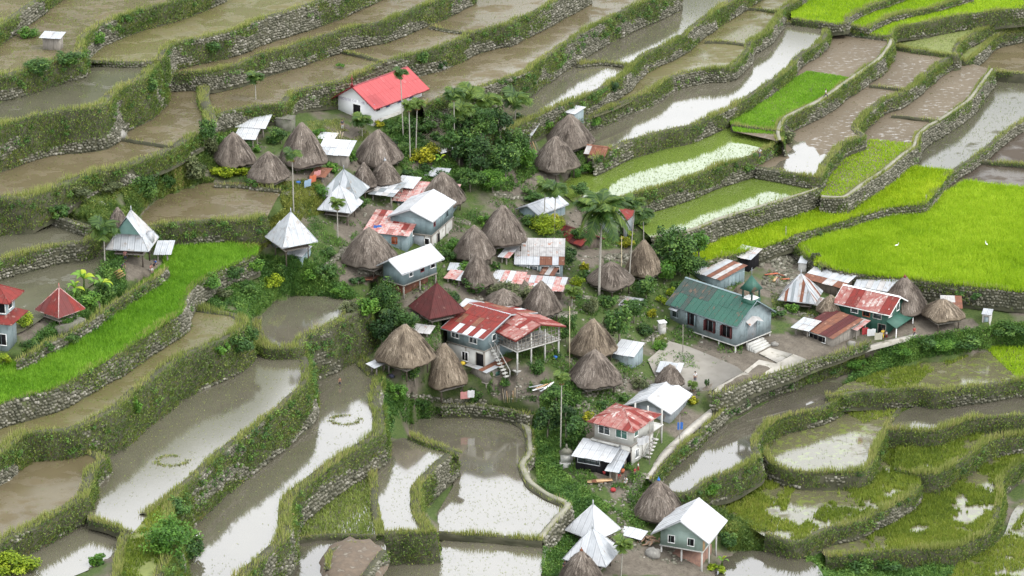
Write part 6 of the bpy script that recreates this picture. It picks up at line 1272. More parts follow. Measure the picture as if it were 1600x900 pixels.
for bx, by, h, lab in [(118, 470, 40, 'banana plant behind the small red pyramid hut'), (132, 462, 52, 'taller banana plant above the small red pyramid hut'), (160, 466, 48, 'banana plant in the garden of the metal roofed house'), (688, 262, 26, 'banana plant at the yellow croton'), (847, 188, 24, 'banana plant left of the small blue outhouse'), (670, 92, 30, 'banana plant on the terrace behind the church'), (862, 196, 22, 'broad leaved banana plant behind the twin thatched huts'), (1128, 888, 26, 'banana like plant at the foot of the stilt house')]:
    banana(lab, bx, by, h)
# trees: base, crown centre, radii
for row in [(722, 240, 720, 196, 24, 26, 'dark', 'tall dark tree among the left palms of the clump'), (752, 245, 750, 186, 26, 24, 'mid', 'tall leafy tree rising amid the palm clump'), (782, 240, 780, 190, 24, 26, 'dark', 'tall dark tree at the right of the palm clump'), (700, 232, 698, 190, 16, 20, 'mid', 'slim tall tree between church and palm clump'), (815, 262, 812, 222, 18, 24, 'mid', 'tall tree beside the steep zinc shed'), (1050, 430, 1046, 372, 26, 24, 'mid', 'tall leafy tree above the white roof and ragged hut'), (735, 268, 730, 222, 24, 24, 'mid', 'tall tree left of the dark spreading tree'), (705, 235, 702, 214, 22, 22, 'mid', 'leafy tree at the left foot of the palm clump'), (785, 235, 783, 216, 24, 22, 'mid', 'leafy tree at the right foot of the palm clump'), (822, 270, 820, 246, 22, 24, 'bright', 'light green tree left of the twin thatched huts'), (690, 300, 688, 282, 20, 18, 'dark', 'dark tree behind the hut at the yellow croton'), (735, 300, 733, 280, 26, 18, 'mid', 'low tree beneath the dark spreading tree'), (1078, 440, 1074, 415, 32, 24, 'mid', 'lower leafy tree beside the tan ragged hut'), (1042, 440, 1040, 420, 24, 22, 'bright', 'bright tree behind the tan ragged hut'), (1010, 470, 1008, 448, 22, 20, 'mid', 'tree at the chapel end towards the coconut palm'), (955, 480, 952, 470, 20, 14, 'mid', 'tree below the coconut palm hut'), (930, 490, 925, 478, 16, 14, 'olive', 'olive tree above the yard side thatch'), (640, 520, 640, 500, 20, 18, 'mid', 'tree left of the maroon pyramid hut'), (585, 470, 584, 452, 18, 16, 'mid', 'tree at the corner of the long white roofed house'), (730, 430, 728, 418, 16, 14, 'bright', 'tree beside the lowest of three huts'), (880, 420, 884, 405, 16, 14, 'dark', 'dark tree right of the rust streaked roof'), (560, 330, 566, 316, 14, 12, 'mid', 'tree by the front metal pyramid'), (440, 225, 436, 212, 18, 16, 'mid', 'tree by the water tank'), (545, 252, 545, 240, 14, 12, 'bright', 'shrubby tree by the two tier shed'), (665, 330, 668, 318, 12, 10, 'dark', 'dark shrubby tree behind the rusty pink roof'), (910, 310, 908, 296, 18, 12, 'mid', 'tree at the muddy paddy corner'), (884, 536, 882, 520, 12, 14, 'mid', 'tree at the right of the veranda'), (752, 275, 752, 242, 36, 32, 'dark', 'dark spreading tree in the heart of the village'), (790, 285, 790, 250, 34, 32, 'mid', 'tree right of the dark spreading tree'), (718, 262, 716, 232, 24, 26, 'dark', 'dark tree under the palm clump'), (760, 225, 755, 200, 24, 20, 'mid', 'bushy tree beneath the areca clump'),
            (770, 300, 768, 280, 26, 16, 'bright', 'light shrubby tree above the dark thatched hut'), (1062, 430, 1056, 392, 42, 34, 'mid', 'leafy tree over the tan ragged hut'), (1092, 408, 1090, 378, 22, 22, 'bright', 'bright tree at the end of the stone wall'), (1030, 405, 1026, 390, 20, 20, 'mid', 'smaller tree against the white roof'),
            (968, 545, 966, 500, 26, 34, 'mid', 'feathery grey green tree left of the chapel'), (952, 530, 950, 512, 18, 20, 'olive', 'thin olive tree beside the feathery tree'), (990, 505, 992, 480, 18, 20, 'mid', 'rounded tree between thatch and chapel'),
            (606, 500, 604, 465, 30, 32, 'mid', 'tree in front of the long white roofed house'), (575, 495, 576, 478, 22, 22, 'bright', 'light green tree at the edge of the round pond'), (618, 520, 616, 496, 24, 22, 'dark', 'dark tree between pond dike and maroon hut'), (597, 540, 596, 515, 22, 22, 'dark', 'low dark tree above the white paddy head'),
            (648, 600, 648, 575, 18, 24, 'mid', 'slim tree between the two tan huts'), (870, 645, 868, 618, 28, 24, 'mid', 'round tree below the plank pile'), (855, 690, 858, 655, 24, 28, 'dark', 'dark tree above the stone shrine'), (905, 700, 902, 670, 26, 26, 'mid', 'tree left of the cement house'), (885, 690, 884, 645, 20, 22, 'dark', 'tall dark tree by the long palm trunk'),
            (800, 475, 790, 458, 30, 20, 'olive', 'olive tree hiding the low thatched hut'), (832, 468, 828, 462, 22, 18, 'olive', 'sparse olive tree beside the steep thatched hut'), (745, 460, 744, 446, 22, 18, 'mid', 'tree in front of the lowest hut of three'), (905, 380, 905, 368, 18, 14, 'mid', 'tree beside the brick red roof'), (665, 205, 664, 195, 22, 16, 'mid', 'tree at the right end of the church'),
            (640, 210, 636, 196, 22, 14, 'mid', 'leafy tree below the church windows'), (340, 240, 336, 226, 18, 22, 'bright', 'light green tree left of the leftmost hut'), (318, 225, 322, 205, 18, 22, 'mid', 'tree at the end of the brown paddy bund'), (940, 610, 938, 596, 20, 22, 'olive', 'thin tree before the overgrown hut')]:
    bx, by, cx, cy, rx, ry, m, lab = row; tree(lab, bx, by, cx, cy, rx, ry, m)
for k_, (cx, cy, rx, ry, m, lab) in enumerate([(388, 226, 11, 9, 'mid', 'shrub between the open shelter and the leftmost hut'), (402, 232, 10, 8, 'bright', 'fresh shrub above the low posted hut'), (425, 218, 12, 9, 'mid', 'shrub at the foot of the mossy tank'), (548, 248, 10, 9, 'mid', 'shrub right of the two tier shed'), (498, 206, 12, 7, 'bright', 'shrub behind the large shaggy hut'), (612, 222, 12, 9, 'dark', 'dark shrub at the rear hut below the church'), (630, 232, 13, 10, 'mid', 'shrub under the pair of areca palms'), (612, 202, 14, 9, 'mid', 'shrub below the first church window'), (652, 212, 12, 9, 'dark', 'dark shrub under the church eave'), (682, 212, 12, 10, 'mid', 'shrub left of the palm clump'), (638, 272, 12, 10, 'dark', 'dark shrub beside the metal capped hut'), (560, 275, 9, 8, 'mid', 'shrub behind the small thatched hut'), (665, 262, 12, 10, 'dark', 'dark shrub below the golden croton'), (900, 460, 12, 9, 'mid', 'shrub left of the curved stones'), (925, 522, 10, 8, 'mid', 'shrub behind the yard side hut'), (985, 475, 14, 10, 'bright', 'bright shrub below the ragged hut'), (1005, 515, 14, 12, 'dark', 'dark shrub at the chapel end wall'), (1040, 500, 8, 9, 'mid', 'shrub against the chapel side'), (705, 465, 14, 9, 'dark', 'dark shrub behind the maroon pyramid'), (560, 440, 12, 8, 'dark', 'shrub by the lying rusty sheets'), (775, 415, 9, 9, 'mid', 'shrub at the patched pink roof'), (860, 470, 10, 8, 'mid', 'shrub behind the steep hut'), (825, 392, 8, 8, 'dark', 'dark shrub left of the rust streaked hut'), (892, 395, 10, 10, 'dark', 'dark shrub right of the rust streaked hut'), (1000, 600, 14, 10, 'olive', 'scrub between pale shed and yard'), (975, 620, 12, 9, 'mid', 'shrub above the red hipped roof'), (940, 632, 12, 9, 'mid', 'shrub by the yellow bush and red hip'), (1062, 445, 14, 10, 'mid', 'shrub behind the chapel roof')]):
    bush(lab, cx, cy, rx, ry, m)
for k_, (cx, cy, rx, ry, m, lab) in enumerate([(330, 440, 20, 13, 'bright', 'bright scrub at the upper end of the lush bank'), (365, 425, 18, 12, 'mid', 'scrub in the middle of the lush bank'), (400, 415, 18, 12, 'bright', 'bright scrub below the silver pyramid hut'), (385, 450, 20, 12, 'mid', 'broad scrub above the round pond'), (425, 440, 18, 12, 'lime', 'pale scrub above the round pond'), (350, 460, 16, 11, 'olive', 'olive scrub at the end of the narrow paddy'), (440, 420, 14, 10, 'mid', 'scrub under the silver pyramid hut'), (530, 455, 16, 10, 'bright', 'bright scrub on the pond path')]):
    bush(lab, cx, cy, rx, ry, m)
for row in [(660, 245, 20, 15, 'yellow', 'golden croton bush left of the dark tree'), (675, 235, 18, 12, 'yellow', 'second golden croton bush, higher on the slope'), (594, 194, 9, 6, 'yellow', 'small yellow bush by the church corner'), (850, 352, 28, 17, 'lime', 'yellow green bush under the light roofed house'), (868, 345, 16, 12, 'yellow', 'yellow bush top right of the yellow green one'),
            (913, 416, 10, 10, 'yellow', 'round yellow bush near the coconut palm'), (915, 431, 11, 9, 'mid', 'green bush under the round yellow one'), (978, 378, 15, 9, 'yellow', 'bright yellow bush above the tan ragged hut'), (985, 366, 8, 8, 'lime', 'lime bush beside the grey house door'), (900, 440, 13, 10, 'lime', 'lime bush by the patched roofs'),
            (1017, 490, 10, 8, 'yellow', 'yellow bush left of the green chapel'), (1034, 470, 9, 9, 'lime', 'lime bush at the chapel corner'), (1048, 455, 9, 9, 'lime', 'lime bush higher up the chapel side'), (1083, 625, 13, 8, 'yellow', 'brilliant yellow bush at the yard wall'), (1035, 799, 10, 11, 'yellow', 'yellow bush between thatch and stilt house'), (918, 652, 12, 8, 'yellow', 'yellow bush left of the red hipped roof'),
            (1274, 400, 9, 9, 'olive', 'olive bush at the corner of the green field'), (1278, 412, 9, 7, 'lime', 'yellow green bush at the corner of the green field'), (352, 268, 24, 11, 'lime', 'clipped yellow green hedge by the pond field, left end'), (376, 266, 20, 10, 'lime', 'clipped yellow green hedge by the pond field, right end'), (392, 285, 12, 8, 'mid', 'green bush under the low thatched hut'),
            (505, 300, 16, 14, 'bright', 'bright bush left of the twin metal pyramids'), (520, 262, 12, 12, 'bright', 'bush behind the grey metal pyramid'), (505, 425, 22, 16, 'mid', 'bush beside the zinc shed above the pond'), (480, 430, 16, 10, 'bright', 'low bush under the zinc shed'), (515, 395, 14, 9, 'mid', 'bush on the slope by the small areca palm'),
            (372, 540, 24, 20, 'mid', 'large bush on the tall mossy wall'), (350, 548, 14, 14, 'bright', 'lighter bush left of the large bush'), (390, 522, 16, 14, 'mid', 'bush at the corner of the mossy dike'), (262, 838, 42, 34, 'bright', 'big feathery bush on the grassy mound'), (290, 855, 28, 28, 'mid', 'lower part bush of the grassy mound'), (275, 792, 24, 18, 'mid', 'blue green bush at the top of the mound'), (240, 820, 16, 12, 'bright', 'small bright bush left of the big feathery one'),
            (213, 632, 14, 18, 'bright', 'bright fern bush hanging on the mossy wall'), (150, 875, 16, 12, 'bright', 'fresh green bush beside the small pool'), (22, 882, 36, 18, 'lime', 'lime leafed bush in the bottom left corner'), (215, 392, 13, 13, 'lime', 'round lime tree before the metal roofed house'), (105, 500, 16, 12, 'bright', 'bush right of the small red pyramid hut'),
            (140, 470, 20, 16, 'bright', 'bush under the banana plants'), (165, 455, 18, 16, 'mid', 'dark bush below the lumber'), (40, 500, 16, 12, 'lime', 'pale bush between the two red roofed houses'), (50, 540, 16, 12, 'mid', 'bush by the retaining wall at left'), (8, 560, 12, 12, 'lime', 'bush at the left edge below the house'), (110, 528, 16, 10, 'mid', 'bush on the mossy retaining wall'), (75, 540, 12, 9, 'mid', 'small bush on the mossy retaining wall'),
            (225, 290, 26, 22, 'mid', 'dark creeper bush on the overgrown bank'), (260, 285, 18, 18, 'mid', 'bush right of the dark creeper'), (90, 330, 20, 14, 'mid', 'bush above the dark stone wall'), (300, 265, 22, 22, 'olive', 'tall grass bush on the overgrown bank'), (330, 230, 16, 24, 'olive', 'pale reed bush at the end of the bank'), (120, 300, 22, 12, 'olive', 'olive scrub along the overgrown bank'), (170, 290, 22, 12, 'olive', 'scrub in the middle of the overgrown bank'),
            (60, 103, 26, 12, 'mid', 'dark bush row under the tin outhouse, left half'), (105, 92, 24, 12, 'mid', 'dark bush row under the tin outhouse, right half'), (150, 62, 14, 12, 'bright', 'bright bush on the top left terrace corner'), (195, 30, 10, 10, 'mid', 'pair of round bushes on the upper wall, larger'), (45, 52, 16, 10, 'bright', 'light grass bush near the tin outhouse'), (330, 72, 18, 9, 'mid', 'bush on the upper stone wall'), (235, 135, 14, 14, 'mid', 'bush on the bushy terrace corner'),
            (660, 90, 12, 12, 'mid', 'bush by the banana on the church terrace'), (690, 102, 11, 8, 'dark', 'dark rock plant beside the church terrace'), (900, 270, 12, 9, 'bright', 'bush below the twin thatched huts'), (920, 262, 16, 10, 'bright', 'bush beside the rusty brown hut'), (855, 195, 12, 8, 'bright', 'bush left of the blue outhouse'), (930, 190, 12, 8, 'bright', 'bush by the rear thatched hut'), (958, 135, 12, 10, 'dark', 'dark bush on the wall of the weedy paddy'),
            (1230, 215, 18, 12, 'olive', 'olive scrub where the white person walks'), (990, 330, 14, 9, 'bright', 'bush above the areca palm by the sprouting paddy'), (1000, 345, 14, 8, 'mid', 'bush at the foot of the sprouting paddy'), (740, 618, 16, 14, 'mid', 'flowering bush below the tan thatched hut'), (655, 632, 20, 16, 'mid', 'bush on the stone wall by the head of the paddies'), (622, 612, 16, 18, 'bright', 'bright bush at the white paddy dike'), (605, 655, 13, 18, 'mid', 'bush on the broad dike'),
            (840, 575, 15, 15, 'mid', 'bush at the foot of the veranda posts'), (790, 598, 10, 8, 'mid', 'bush beside the plank shed'), (1105, 600, 4, 11, 'dark', 'slim cypress like shrub in the yard'), (1030, 540, 13, 9, 'bright', 'feathery bush hanging over the yard'), (1108, 765, 16, 12, 'bright', 'fresh bush behind the stilt house'), (1135, 845, 16, 14, 'mid', 'bush right of the stilt house'), (1120, 890, 14, 9, 'lime', 'lime bush at the stilt house foot'),
            (1470, 540, 26, 12, 'bright', 'broad leafy bush right of the red shirted person'), (1445, 536, 20, 12, 'mid', 'leafy bush beside the red shirted person'), (1510, 535, 24, 11, 'mid', 'leafy bush at the right end of the path'), (1575, 515, 26, 12, 'mid', 'bush at the right edge under the field wall'), (1410, 548, 16, 8, 'bright', 'low bush under the footpath'), (1335, 568, 18, 9, 'bright', 'nasturtium like bush on the path bank'), (1525, 462, 12, 7, 'mid', 'creeper on the field wall, right'), (1500, 458, 10, 6, 'mid', 'creeper on the field wall, left'),
            (1345, 882, 26, 12, 'mid', 'rounded bush at the bottom edge, left half'), (1390, 882, 26, 12, 'mid', 'rounded bush at the bottom edge, right half'), (1240, 482, 14, 9, 'bright', 'bush under the striped pyramid hut'), (1215, 490, 12, 9, 'mid', 'bush right of the chapel gable'), (700, 320, 14, 12, 'mid', 'bush behind the broad white roof'), (712, 385, 18, 14, 'bright', 'bush right of the broad white roofed house'), (700, 400, 16, 14, 'mid', 'bush between the white roofs and the thatched huts'),
            (760, 345, 16, 12, 'bright', 'bush above the dark thatched hut'), (825, 345, 14, 10, 'mid', 'bush left of the lime one'), (890, 505, 14, 16, 'mid', 'bush right of the veranda roof'), (870, 555, 10, 9, 'mid', 'bush by the veranda base'), (830, 305, 20, 10, 'mid', 'bush behind the light roofed house roof'), (545, 480, 16, 10, 'olive', 'low bush on the pond rim'), (620, 440, 14, 14, 'mid', 'bush under the long white roofed house'), (1290, 500, 12, 7, 'mid', 'bush behind the dark rusty shed'), (532, 104, 7, 4, 'bright', 'round grass island in the brown paddy'), (940, 690, 10, 8, 'mid', 'bush by the kitchen shed'), (1015, 690, 8, 8, 'bright', 'vine on the wall beside the cement house')]:
    cx, cy, rx, ry, m, lab = row; bush(lab, cx, cy, rx, ry, m)

# ------------------------------------------------------------------ undergrowth nobody could count
def patch(P, dens, h, mat, label, leaf=.5, size=.3, seed=0, noise_=.45, name='undergrowth', bare=False):
    r = np.random.default_rng(seed + int(P[0][0])); P = np.array(P, float); lo, hi = P.min(0), P.max(0); n = int((hi[0] - lo[0]) * (hi[1] - lo[1]) * .03 * dens)
    X = r.uniform(lo[0], hi[0], n); Y = r.uniform(lo[1], hi[1], n); k = inpoly(X, Y, P); X, Y = X[k], Y[k]
    B = atv(X, Y, zg(X, Y)); f = fbm(B[:, 0] * .35, B[:, 1] * .35, 40 + seed); k = f > noise_
    if seed >= 15:
        for q_ in BARE: k &= ~(inpoly(X, Y, q_) & (f < noise_ + .13))
    B, f = B[k], f[k]
    if not len(B): return
    q = r.random(len(B)) < leaf; hh = h * (.5 + 1.2 * (f - noise_) / (1 - noise_))
    C = B[q].copy(); C[:, 2] += hh[q] * r.uniform(.2, 1, q.sum()); V1, F1 = leaf_quads(C, size, .6, seed, .6); V2, F2 = blades(B[~q], hh[~q] * .9 + .15, .13, .5, seed)
    vv = np.clip(.1 + .8 * fbm(B[:, 0] * .5, B[:, 1] * .5, 60 + seed) + r.normal(0, .15, len(B)), 0, 1)
    tag(npmesh(name, np.vstack([V1, V2]), [F1, F2 + len(V1)], mat, None, np.concatenate([np.repeat(vv[q], 4), np.repeat(vv[~q], 3)])), label, None, None, 'stuff')
patch([(30, 335), (45, 322), (150, 285), (270, 245), (310, 205), (330, 150), (350, 190), (400, 200), (345, 245), (335, 285), (290, 295), (240, 315), (205, 350), (140, 348), (90, 335)], 45, .8, PLANTS, 'rank grass and weeds over the left bank', .45, .32, 1, .3)
patch([(430, 285), (500, 285), (520, 330), (470, 345), (440, 370), (400, 400), (340, 400), (410, 350), (445, 330)], 40, .7, leafm('yellow_weeds', [(0, (.05, .08, .015)), (.5, (.15, .18, .03)), (1, (.30, .29, .06))]), 'yellowish weeds at the end of the pond field', .3, .28, 2, .3)
patch([(295, 460), (340, 430), (410, 402), (470, 405), (530, 430), (560, 470), (500, 466), (440, 465), (400, 495), (390, 505), (330, 480)], 50, .8, LUSH, 'lush greenery between the rice strip and the round pond', .6, .32, 3, .25)
patch([(90, 440), (150, 400), (190, 395), (200, 455), (140, 510), (60, 560), (20, 560), (90, 500)], 45, .9, LUSH, 'garden greenery round the small red hut', .7, .32, 4, .35)
patch([(560, 560), (590, 590), (640, 625), (700, 645), (700, 655), (640, 665), (606, 645)], 50, .8, LUSH, 'greenery on the bank at the paddy head', .6, .3, 5, .25)
patch([(830, 650), (870, 640), (880, 740), (955, 795), (905, 850), (870, 905), (845, 900), (850, 850), (896, 800), (840, 757), (832, 700)], 50, .8, LUSH, 'bright greenery below the stone lined dike', .65, .3, 6, .2)
patch([(600, 190), (690, 180), (800, 205), (840, 270), (800, 300), (700, 300), (640, 280), (600, 230)], 40, .8, LUSH, 'undergrowth beneath the village trees', .7, .32, 7, .35)
patch([(1330, 585), (1350, 560), (1432, 530), (1500, 520), (1640, 500), (1640, 545), (1540, 548), (1440, 562), (1320, 602)], 45, .8, LUSH, 'leafy growth on the bank below the footpath', .7, .32, 8, .25)
patch([(1090, 775), (1180, 742), (1200, 840), (1250, 860), (1140, 862), (1110, 840)], 40, .8, PLANTS, 'rough weeds right of the stilt house', .4, .3, 9, .3)
patch([(1260, 870), (1480, 868), (1500, 910), (1260, 910)], 50, .9, LUSH, 'weeds along the bottom edge', .5, .3, 10, .25)
patch([(200, 838), (225, 812), (262, 780), (310, 830), (318, 870), (295, 910), (195, 910)], 50, .6, PLANTS, 'grass on the mound between two pools', .3, .3, 11, .2)
patch([(815, 595), (905, 600), (915, 690), (870, 730), (845, 660)], 40, .9, LUSH, 'undergrowth round the trees above the shrine', .7, .3, 12, .35)
patch([(480, 190), (560, 185), (580, 215), (520, 235), (480, 220)], 35, .25, GRASS, 'short grass before the church', .1, .2, 13, .45)
patch([(1190, 205), (1225, 205), (1230, 225), (1195, 262), (1180, 258)], 45, .6, GRASS, 'grass on the corner spit between the paddies', .2, .25, 14, .2)
patch([(340, 200), (1160, 200), (1160, 640), (980, 660), (900, 640), (600, 590), (560, 470), (480, 400), (480, 300), (340, 290)], 16, .6, LUSH, 'scattered weeds through the village', .6, .28, 15, .56)
patch([(1000, 500), (1040, 520), (1045, 550), (1030, 540)], 25, .2, GRASS, 'thin grass at the edge of the yard', .1, .2, 16, .5)
patch([(1195, 395), (1290, 420), (1300, 500), (1210, 500)], 18, .4, PLANTS, 'weeds in the rubble yard', .5, .25, 17, .52)
patch([(870, 640), (1000, 740), (1050, 800), (1000, 830), (960, 800), (890, 740)], 25, .6, LUSH, 'weeds about the lower houses', .6, .28, 18, .5)
patch([(1150, 745), (1185, 730), (1225, 742), (1210, 770), (1165, 775)], 60, .9, leafm('dry_reeds', [(0, (.16, .13, .07)), (.5, (.33, .27, .15)), (1, (.48, .40, .25))]), 'pale dry reeds on the dike', .05, .25, 19, .15)
for cx_, cy_, nm_ in ((540, 656, 'ring of weeds in the long white paddy'), (268, 720, 'ring of weeds in the long grey paddy')):
    zz_ = Z[26] if cx_ == 540 else Z[24]; c_ = at(cx_, cy_, zz_); r = np.random.default_rng(cx_); a = r.uniform(0, 6.28, 420); k_ = np.stack([np.cos(a) * 2.0, np.sin(a) * 1.6, 0 * a], 1) * (1 + r.normal(0, .09, 420))[:, None]; k_ = (k_ + r.normal(0, .13, k_.shape) * (1, 1, 0))[fbm(a * 1.6, a * 0, 4) > .5]
    V_, F_2 = blades(c_ + k_, .22, .12, .7, 5); tag(npmesh('weeds', V_, F_2, GRASS, None, np.repeat(r.random(len(k_)), 3)), nm_, None, None, 'stuff')
# stones lying about
def rubble(P, n, lo_, hi_, label, seed=0, nz=.5):
    r = np.random.default_rng(seed + 5); P = np.array(P, float); a, b = P.min(0), P.max(0); X = r.uniform(a[0], b[0], n * 8); Y = r.uniform(a[1], b[1], n * 8); k = inpoly(X, Y, P); X, Y = X[k], Y[k]; B = atv(X, Y, zg(X, Y))
    k = fbm(B[:, 0] * .4, B[:, 1] * .4, seed) > nz; B = B[k][:n]; q = len(B); s = r.uniform(lo_, hi_, q) ; cs = []
    for dx, dy, dz in ((-1, -1, -.6), (1, -1, -.6), (1, 1, -.6), (-1, 1, -.6), (-1, -1, .6), (1, -1, .6), (1, 1, .6), (-1, 1, .6)): cs.append(B + np.stack([dx * s * r.uniform(.5, 1, q), dy * s * r.uniform(.5, 1, q), dz * s * r.uniform(.4, 1, q) + .1 * s], 1))
    V = np.stack(cs, 1).reshape(-1, 3); F = (np.array([[4, 5, 6, 7], [0, 1, 5, 4], [1, 2, 6, 5], [2, 3, 7, 6], [3, 0, 4, 7]])[None] + (np.arange(q) * 8)[:, None, None]).reshape(-1, 4)
    tag(npmesh('rubble', V, F, STONE, None, np.repeat(np.clip(r.beta(2.5, 2, q), 0, 1), 8)), label, None, None, 'stuff')
rubble([(1185, 400), (1240, 388), (1268, 410), (1250, 440), (1230, 465), (1195, 455)], 700, .12, .4, 'loose grey stones in the rubble yard', 1, .35)
rubble([(340, 220), (640, 210), (900, 250), (1150, 420), (1180, 520), (1100, 600), (900, 640), (640, 600), (560, 440), (440, 290)], 2600, .08, .26, 'stones lying about the village paths', 2, .5)
rubble([(930, 400), (1000, 390), (1010, 420), (960, 410), (900, 400)], 200, .12, .35, 'stones by the coconut palm', 3, .3)
rubble([(880, 730), (1040, 760), (1090, 880), (960, 890), (900, 860)], 700, .08, .25, 'stones about the lower houses', 4, .45)
rubble([(860, 600), (980, 590), (980, 650), (880, 650)], 250, .1, .35, 'stones below the overgrown hut', 5, .4)
for k_, (P_, lab_) in enumerate([([(915, 462), (945, 470), (975, 462), (978, 467), (945, 476), (912, 468)], 'curved row of stones under the coconut palm hut'), ([(560, 420), (625, 428), (625, 434), (560, 427)], 'stone edge below the wide thatched hut'), ([(690, 335), (735, 347), (735, 353), (690, 341)], 'stone edge above the pointed huts'), ([(770, 300), (850, 312), (850, 318), (770, 306)], 'stone edge below the light shrubby tree'), ([(820, 500), (900, 485), (900, 491), (820, 507)], 'stone edge behind the veranda'), ([(540, 385), (500, 420), (508, 422), (548, 388)], 'stone edge by the wide thatched hut'), ([(960, 560), (1040, 510), (1044, 515), (965, 566)], 'low stone kerb of the yard'), ([(600, 605), (690, 622), (760, 624), (760, 632), (690, 630), (600, 612)], 'stone edge below the tan huts'), ([(845, 640), (960, 655), (960, 661), (845, 647)], 'stone edge above the cement house'), ([(430, 300), (520, 300), (520, 305), (430, 305)], 'stone edge by the pond field'), ([(1215, 480), (1300, 500), (1300, 506), (1215, 486)], 'stone edge right of the chapel'), ([(980, 770), (1000, 740), (1012, 742), (992, 776)], 'stone edge of the lower lane')]): rubble(P_, 190, .14, .34, lab_, 30 + k_, -1)
# stone mound in the little pool
MOUND = surf('bare_soil', (.125, .095, .068), (.085, .066, .048), .95, 0, 1, (.17, .15, .12), bump=.6, bscale=3)
th = np.linspace(0, 2 * np.pi, 28, endpoint=False); V = [(0, 0, 1.3)]; c = at(553, 880, Z[31]); 
for j, f in enumerate((.3, .6, .85, 1.0)):
    for k, a in enumerate(th): V.append((4.6 * f * math.cos(a) * (.9 + .2 * hash2(k, j, 2)), 7.5 * f * math.sin(a) * (.9 + .2 * hash2(k, j, 5)), 1.25 * (1 - f ** 2.5) + .25 * hash2(k, j, 1) - (.3 if f == 1 else 0)))
F = [(1 + j * 28 + k, 1 + (j + 1) * 28 + k, 1 + (j + 1) * 28 + (k + 1) % 28, 1 + j * 28 + (k + 1) % 28) for j in range(3) for k in range(28)]
mo = npmesh('earth_mound', V, [np.array(F), np.array([(0, 1 + k, 1 + (k + 1) % 28) for k in range(28)])], MOUND, smooth=True); mo.location = c; tag(mo, 'bare earth mound heaped in the small pool', 'mound')
wall('stub of stone wall beside the earth mound', [(574, 902), (590, 882), (604, 862)], .9, Z[31] - .3, 1.2, .1, 0, bund=.7, grass=.2, cat='stone wall', name='stone_wall', tone=.1)
wall('stone ring edge along the earth mound', [(508, 892), (515, 865), (540, 850), (575, 850)][::-1], .3, Z[31] - .2, 1.2, .1, 0, bund=.4, grass=.6, cat='stone wall', name='stone_wall', tone=.1)
# boulders
def boulder(px, py, r_, lab, z=None, tone=.5):
    P = gp(px, py) if z is None else at(px, py, z); V, F = ball((0, 0, 0), 1, 9, 6, .7); r = np.random.default_rng(int(px)); V = [tuple(np.array(v) * r_ * r.uniform(.8, 1.15)) for v in V]
    g = G(); g.add(V, F); o = g.build('boulder', surf('boulder_rock', (.22, .21, .19), (.14, .135, .12), .95, 0, 1.2, (.30, .29, .26), bump=.7, bscale=3), None); o.location = P + np.array([0, 0, r_ * .3]); tag(o, lab, 'boulder'); return o
boulder(266, 30, 1.7, 'big grey boulder in the upper stone wall', Z[3]); boulder(158, 322, .7, 'pale pinkish boulder on the left bank'); boulder(148, 318, .5, 'smaller pale boulder on the left bank'); boulder(286, 379, .9, 'grey boulder at the end of the rice strip', Z[21])
boulder(1150, 432, .9, 'boulder behind the chapel roof'); boulder(688, 108, 1.1, 'dark boulder in the paddy behind the church', Z[8]); boulder(1330, 540, .8, 'white boulder before the plank shed'); boulder(1210, 540, .6, 'boulder at the chapel corner'); boulder(1020, 868, 1.1, 'dark boulder beside the stilt house'); boulder(185, 215, 1.4, 'grey outcrop in the tall bushy terrace wall', Z[6]); boulder(245, 172, .9, 'boulder at the foot of the terrace corner', Z[6])

# ------------------------------------------------------------------ things lying or standing about
def stick(px, py, dx, dy, r_, mat, lab, name='bamboo_pole', cat='pole', group=None, z=None):
    a = gp(px, py) if z is None else at(px, py, z); s = ppm(a); b = a + np.array([dx / s, .3 * abs(dy) / s, dy / (s * CP)]); g = G(); g.bar((0, 0, -.15), tuple(b - a), r_, 6, r_ * .7); o = g.build(name, mat); o.location = a; return tag(o, lab, cat, group)
for k in range(6): stick(517 + k * 3, 221 - k * .3, 2.5 + (k % 3), 14 - (k % 2) * 2, .06, BAMB, 'bare bamboo pole leaning by the large shaggy hut', group='bamboo poles by the shaggy hut')
for k in range(8): stick(788 + k * 2.8, 628 - k * .2, -3 + k * .5, 19 - (k % 3) * 2, .07, [BAMB, WOODG, TAN][k % 3], 'pole leaning below the patched plank shed', group='poles below the plank shed')
for k in range(5): stick(827 + k * 4, 239 - k * .5, -7, 15, .07, [TAN, WOODG, RUST][k % 3], 'timber leaning beside the steep zinc shed', 'timber_pole', 'pole', 'timbers beside the steep zinc shed')
for px, py, h, lab in [(890, 580, 92, 'long thin bamboo pole right of the veranda'), (971, 456, 78, 'thin pole before the thatched hut by the coconut palm'), (1067, 553, 42, 'dark pole in the yard'), (1228, 372, 17, 'short stake in the yellow rice'), (1447, 316, 11, 'whitish stake at the end of the yellow rice'), (1015, 726, 62, 'dark post at the balcony of the cement house'), (1062, 700, 46, 'dark post beside the footpath'), (1020, 545, 22, 'post at the yard fence'), (402, 236, 20, 'leaning pole by the open shelters')]:
    z = Z[17] if 'stake' in lab else None; stick(px, py, 0, h, .07, BAMB if 'bamboo' in lab or 'thin' in lab else WOODG, lab, 'pole', 'pole', z=z)
def plank(px, py, ang, L, lab, mat=TAN, w_=.25, dz=.1, group=None, tilt=0.):
    g = G(); g.box(-L / 2, L / 2, -w_ / 2, w_ / 2, -.03, .03); o = g.build('plank', mat); o.location = gp(px, py, dz); o.rotation_euler = (0, tilt, ang); return tag(o, lab, 'plank', group)
for k in range(4): plank(182 + k * 2.2, 424 + k * 3, -1.1, 3.6, 'new sawn plank leaning in the yard of the metal roofed house', TAN, .28, .9, 'sawn planks at the metal roofed house', -.5)
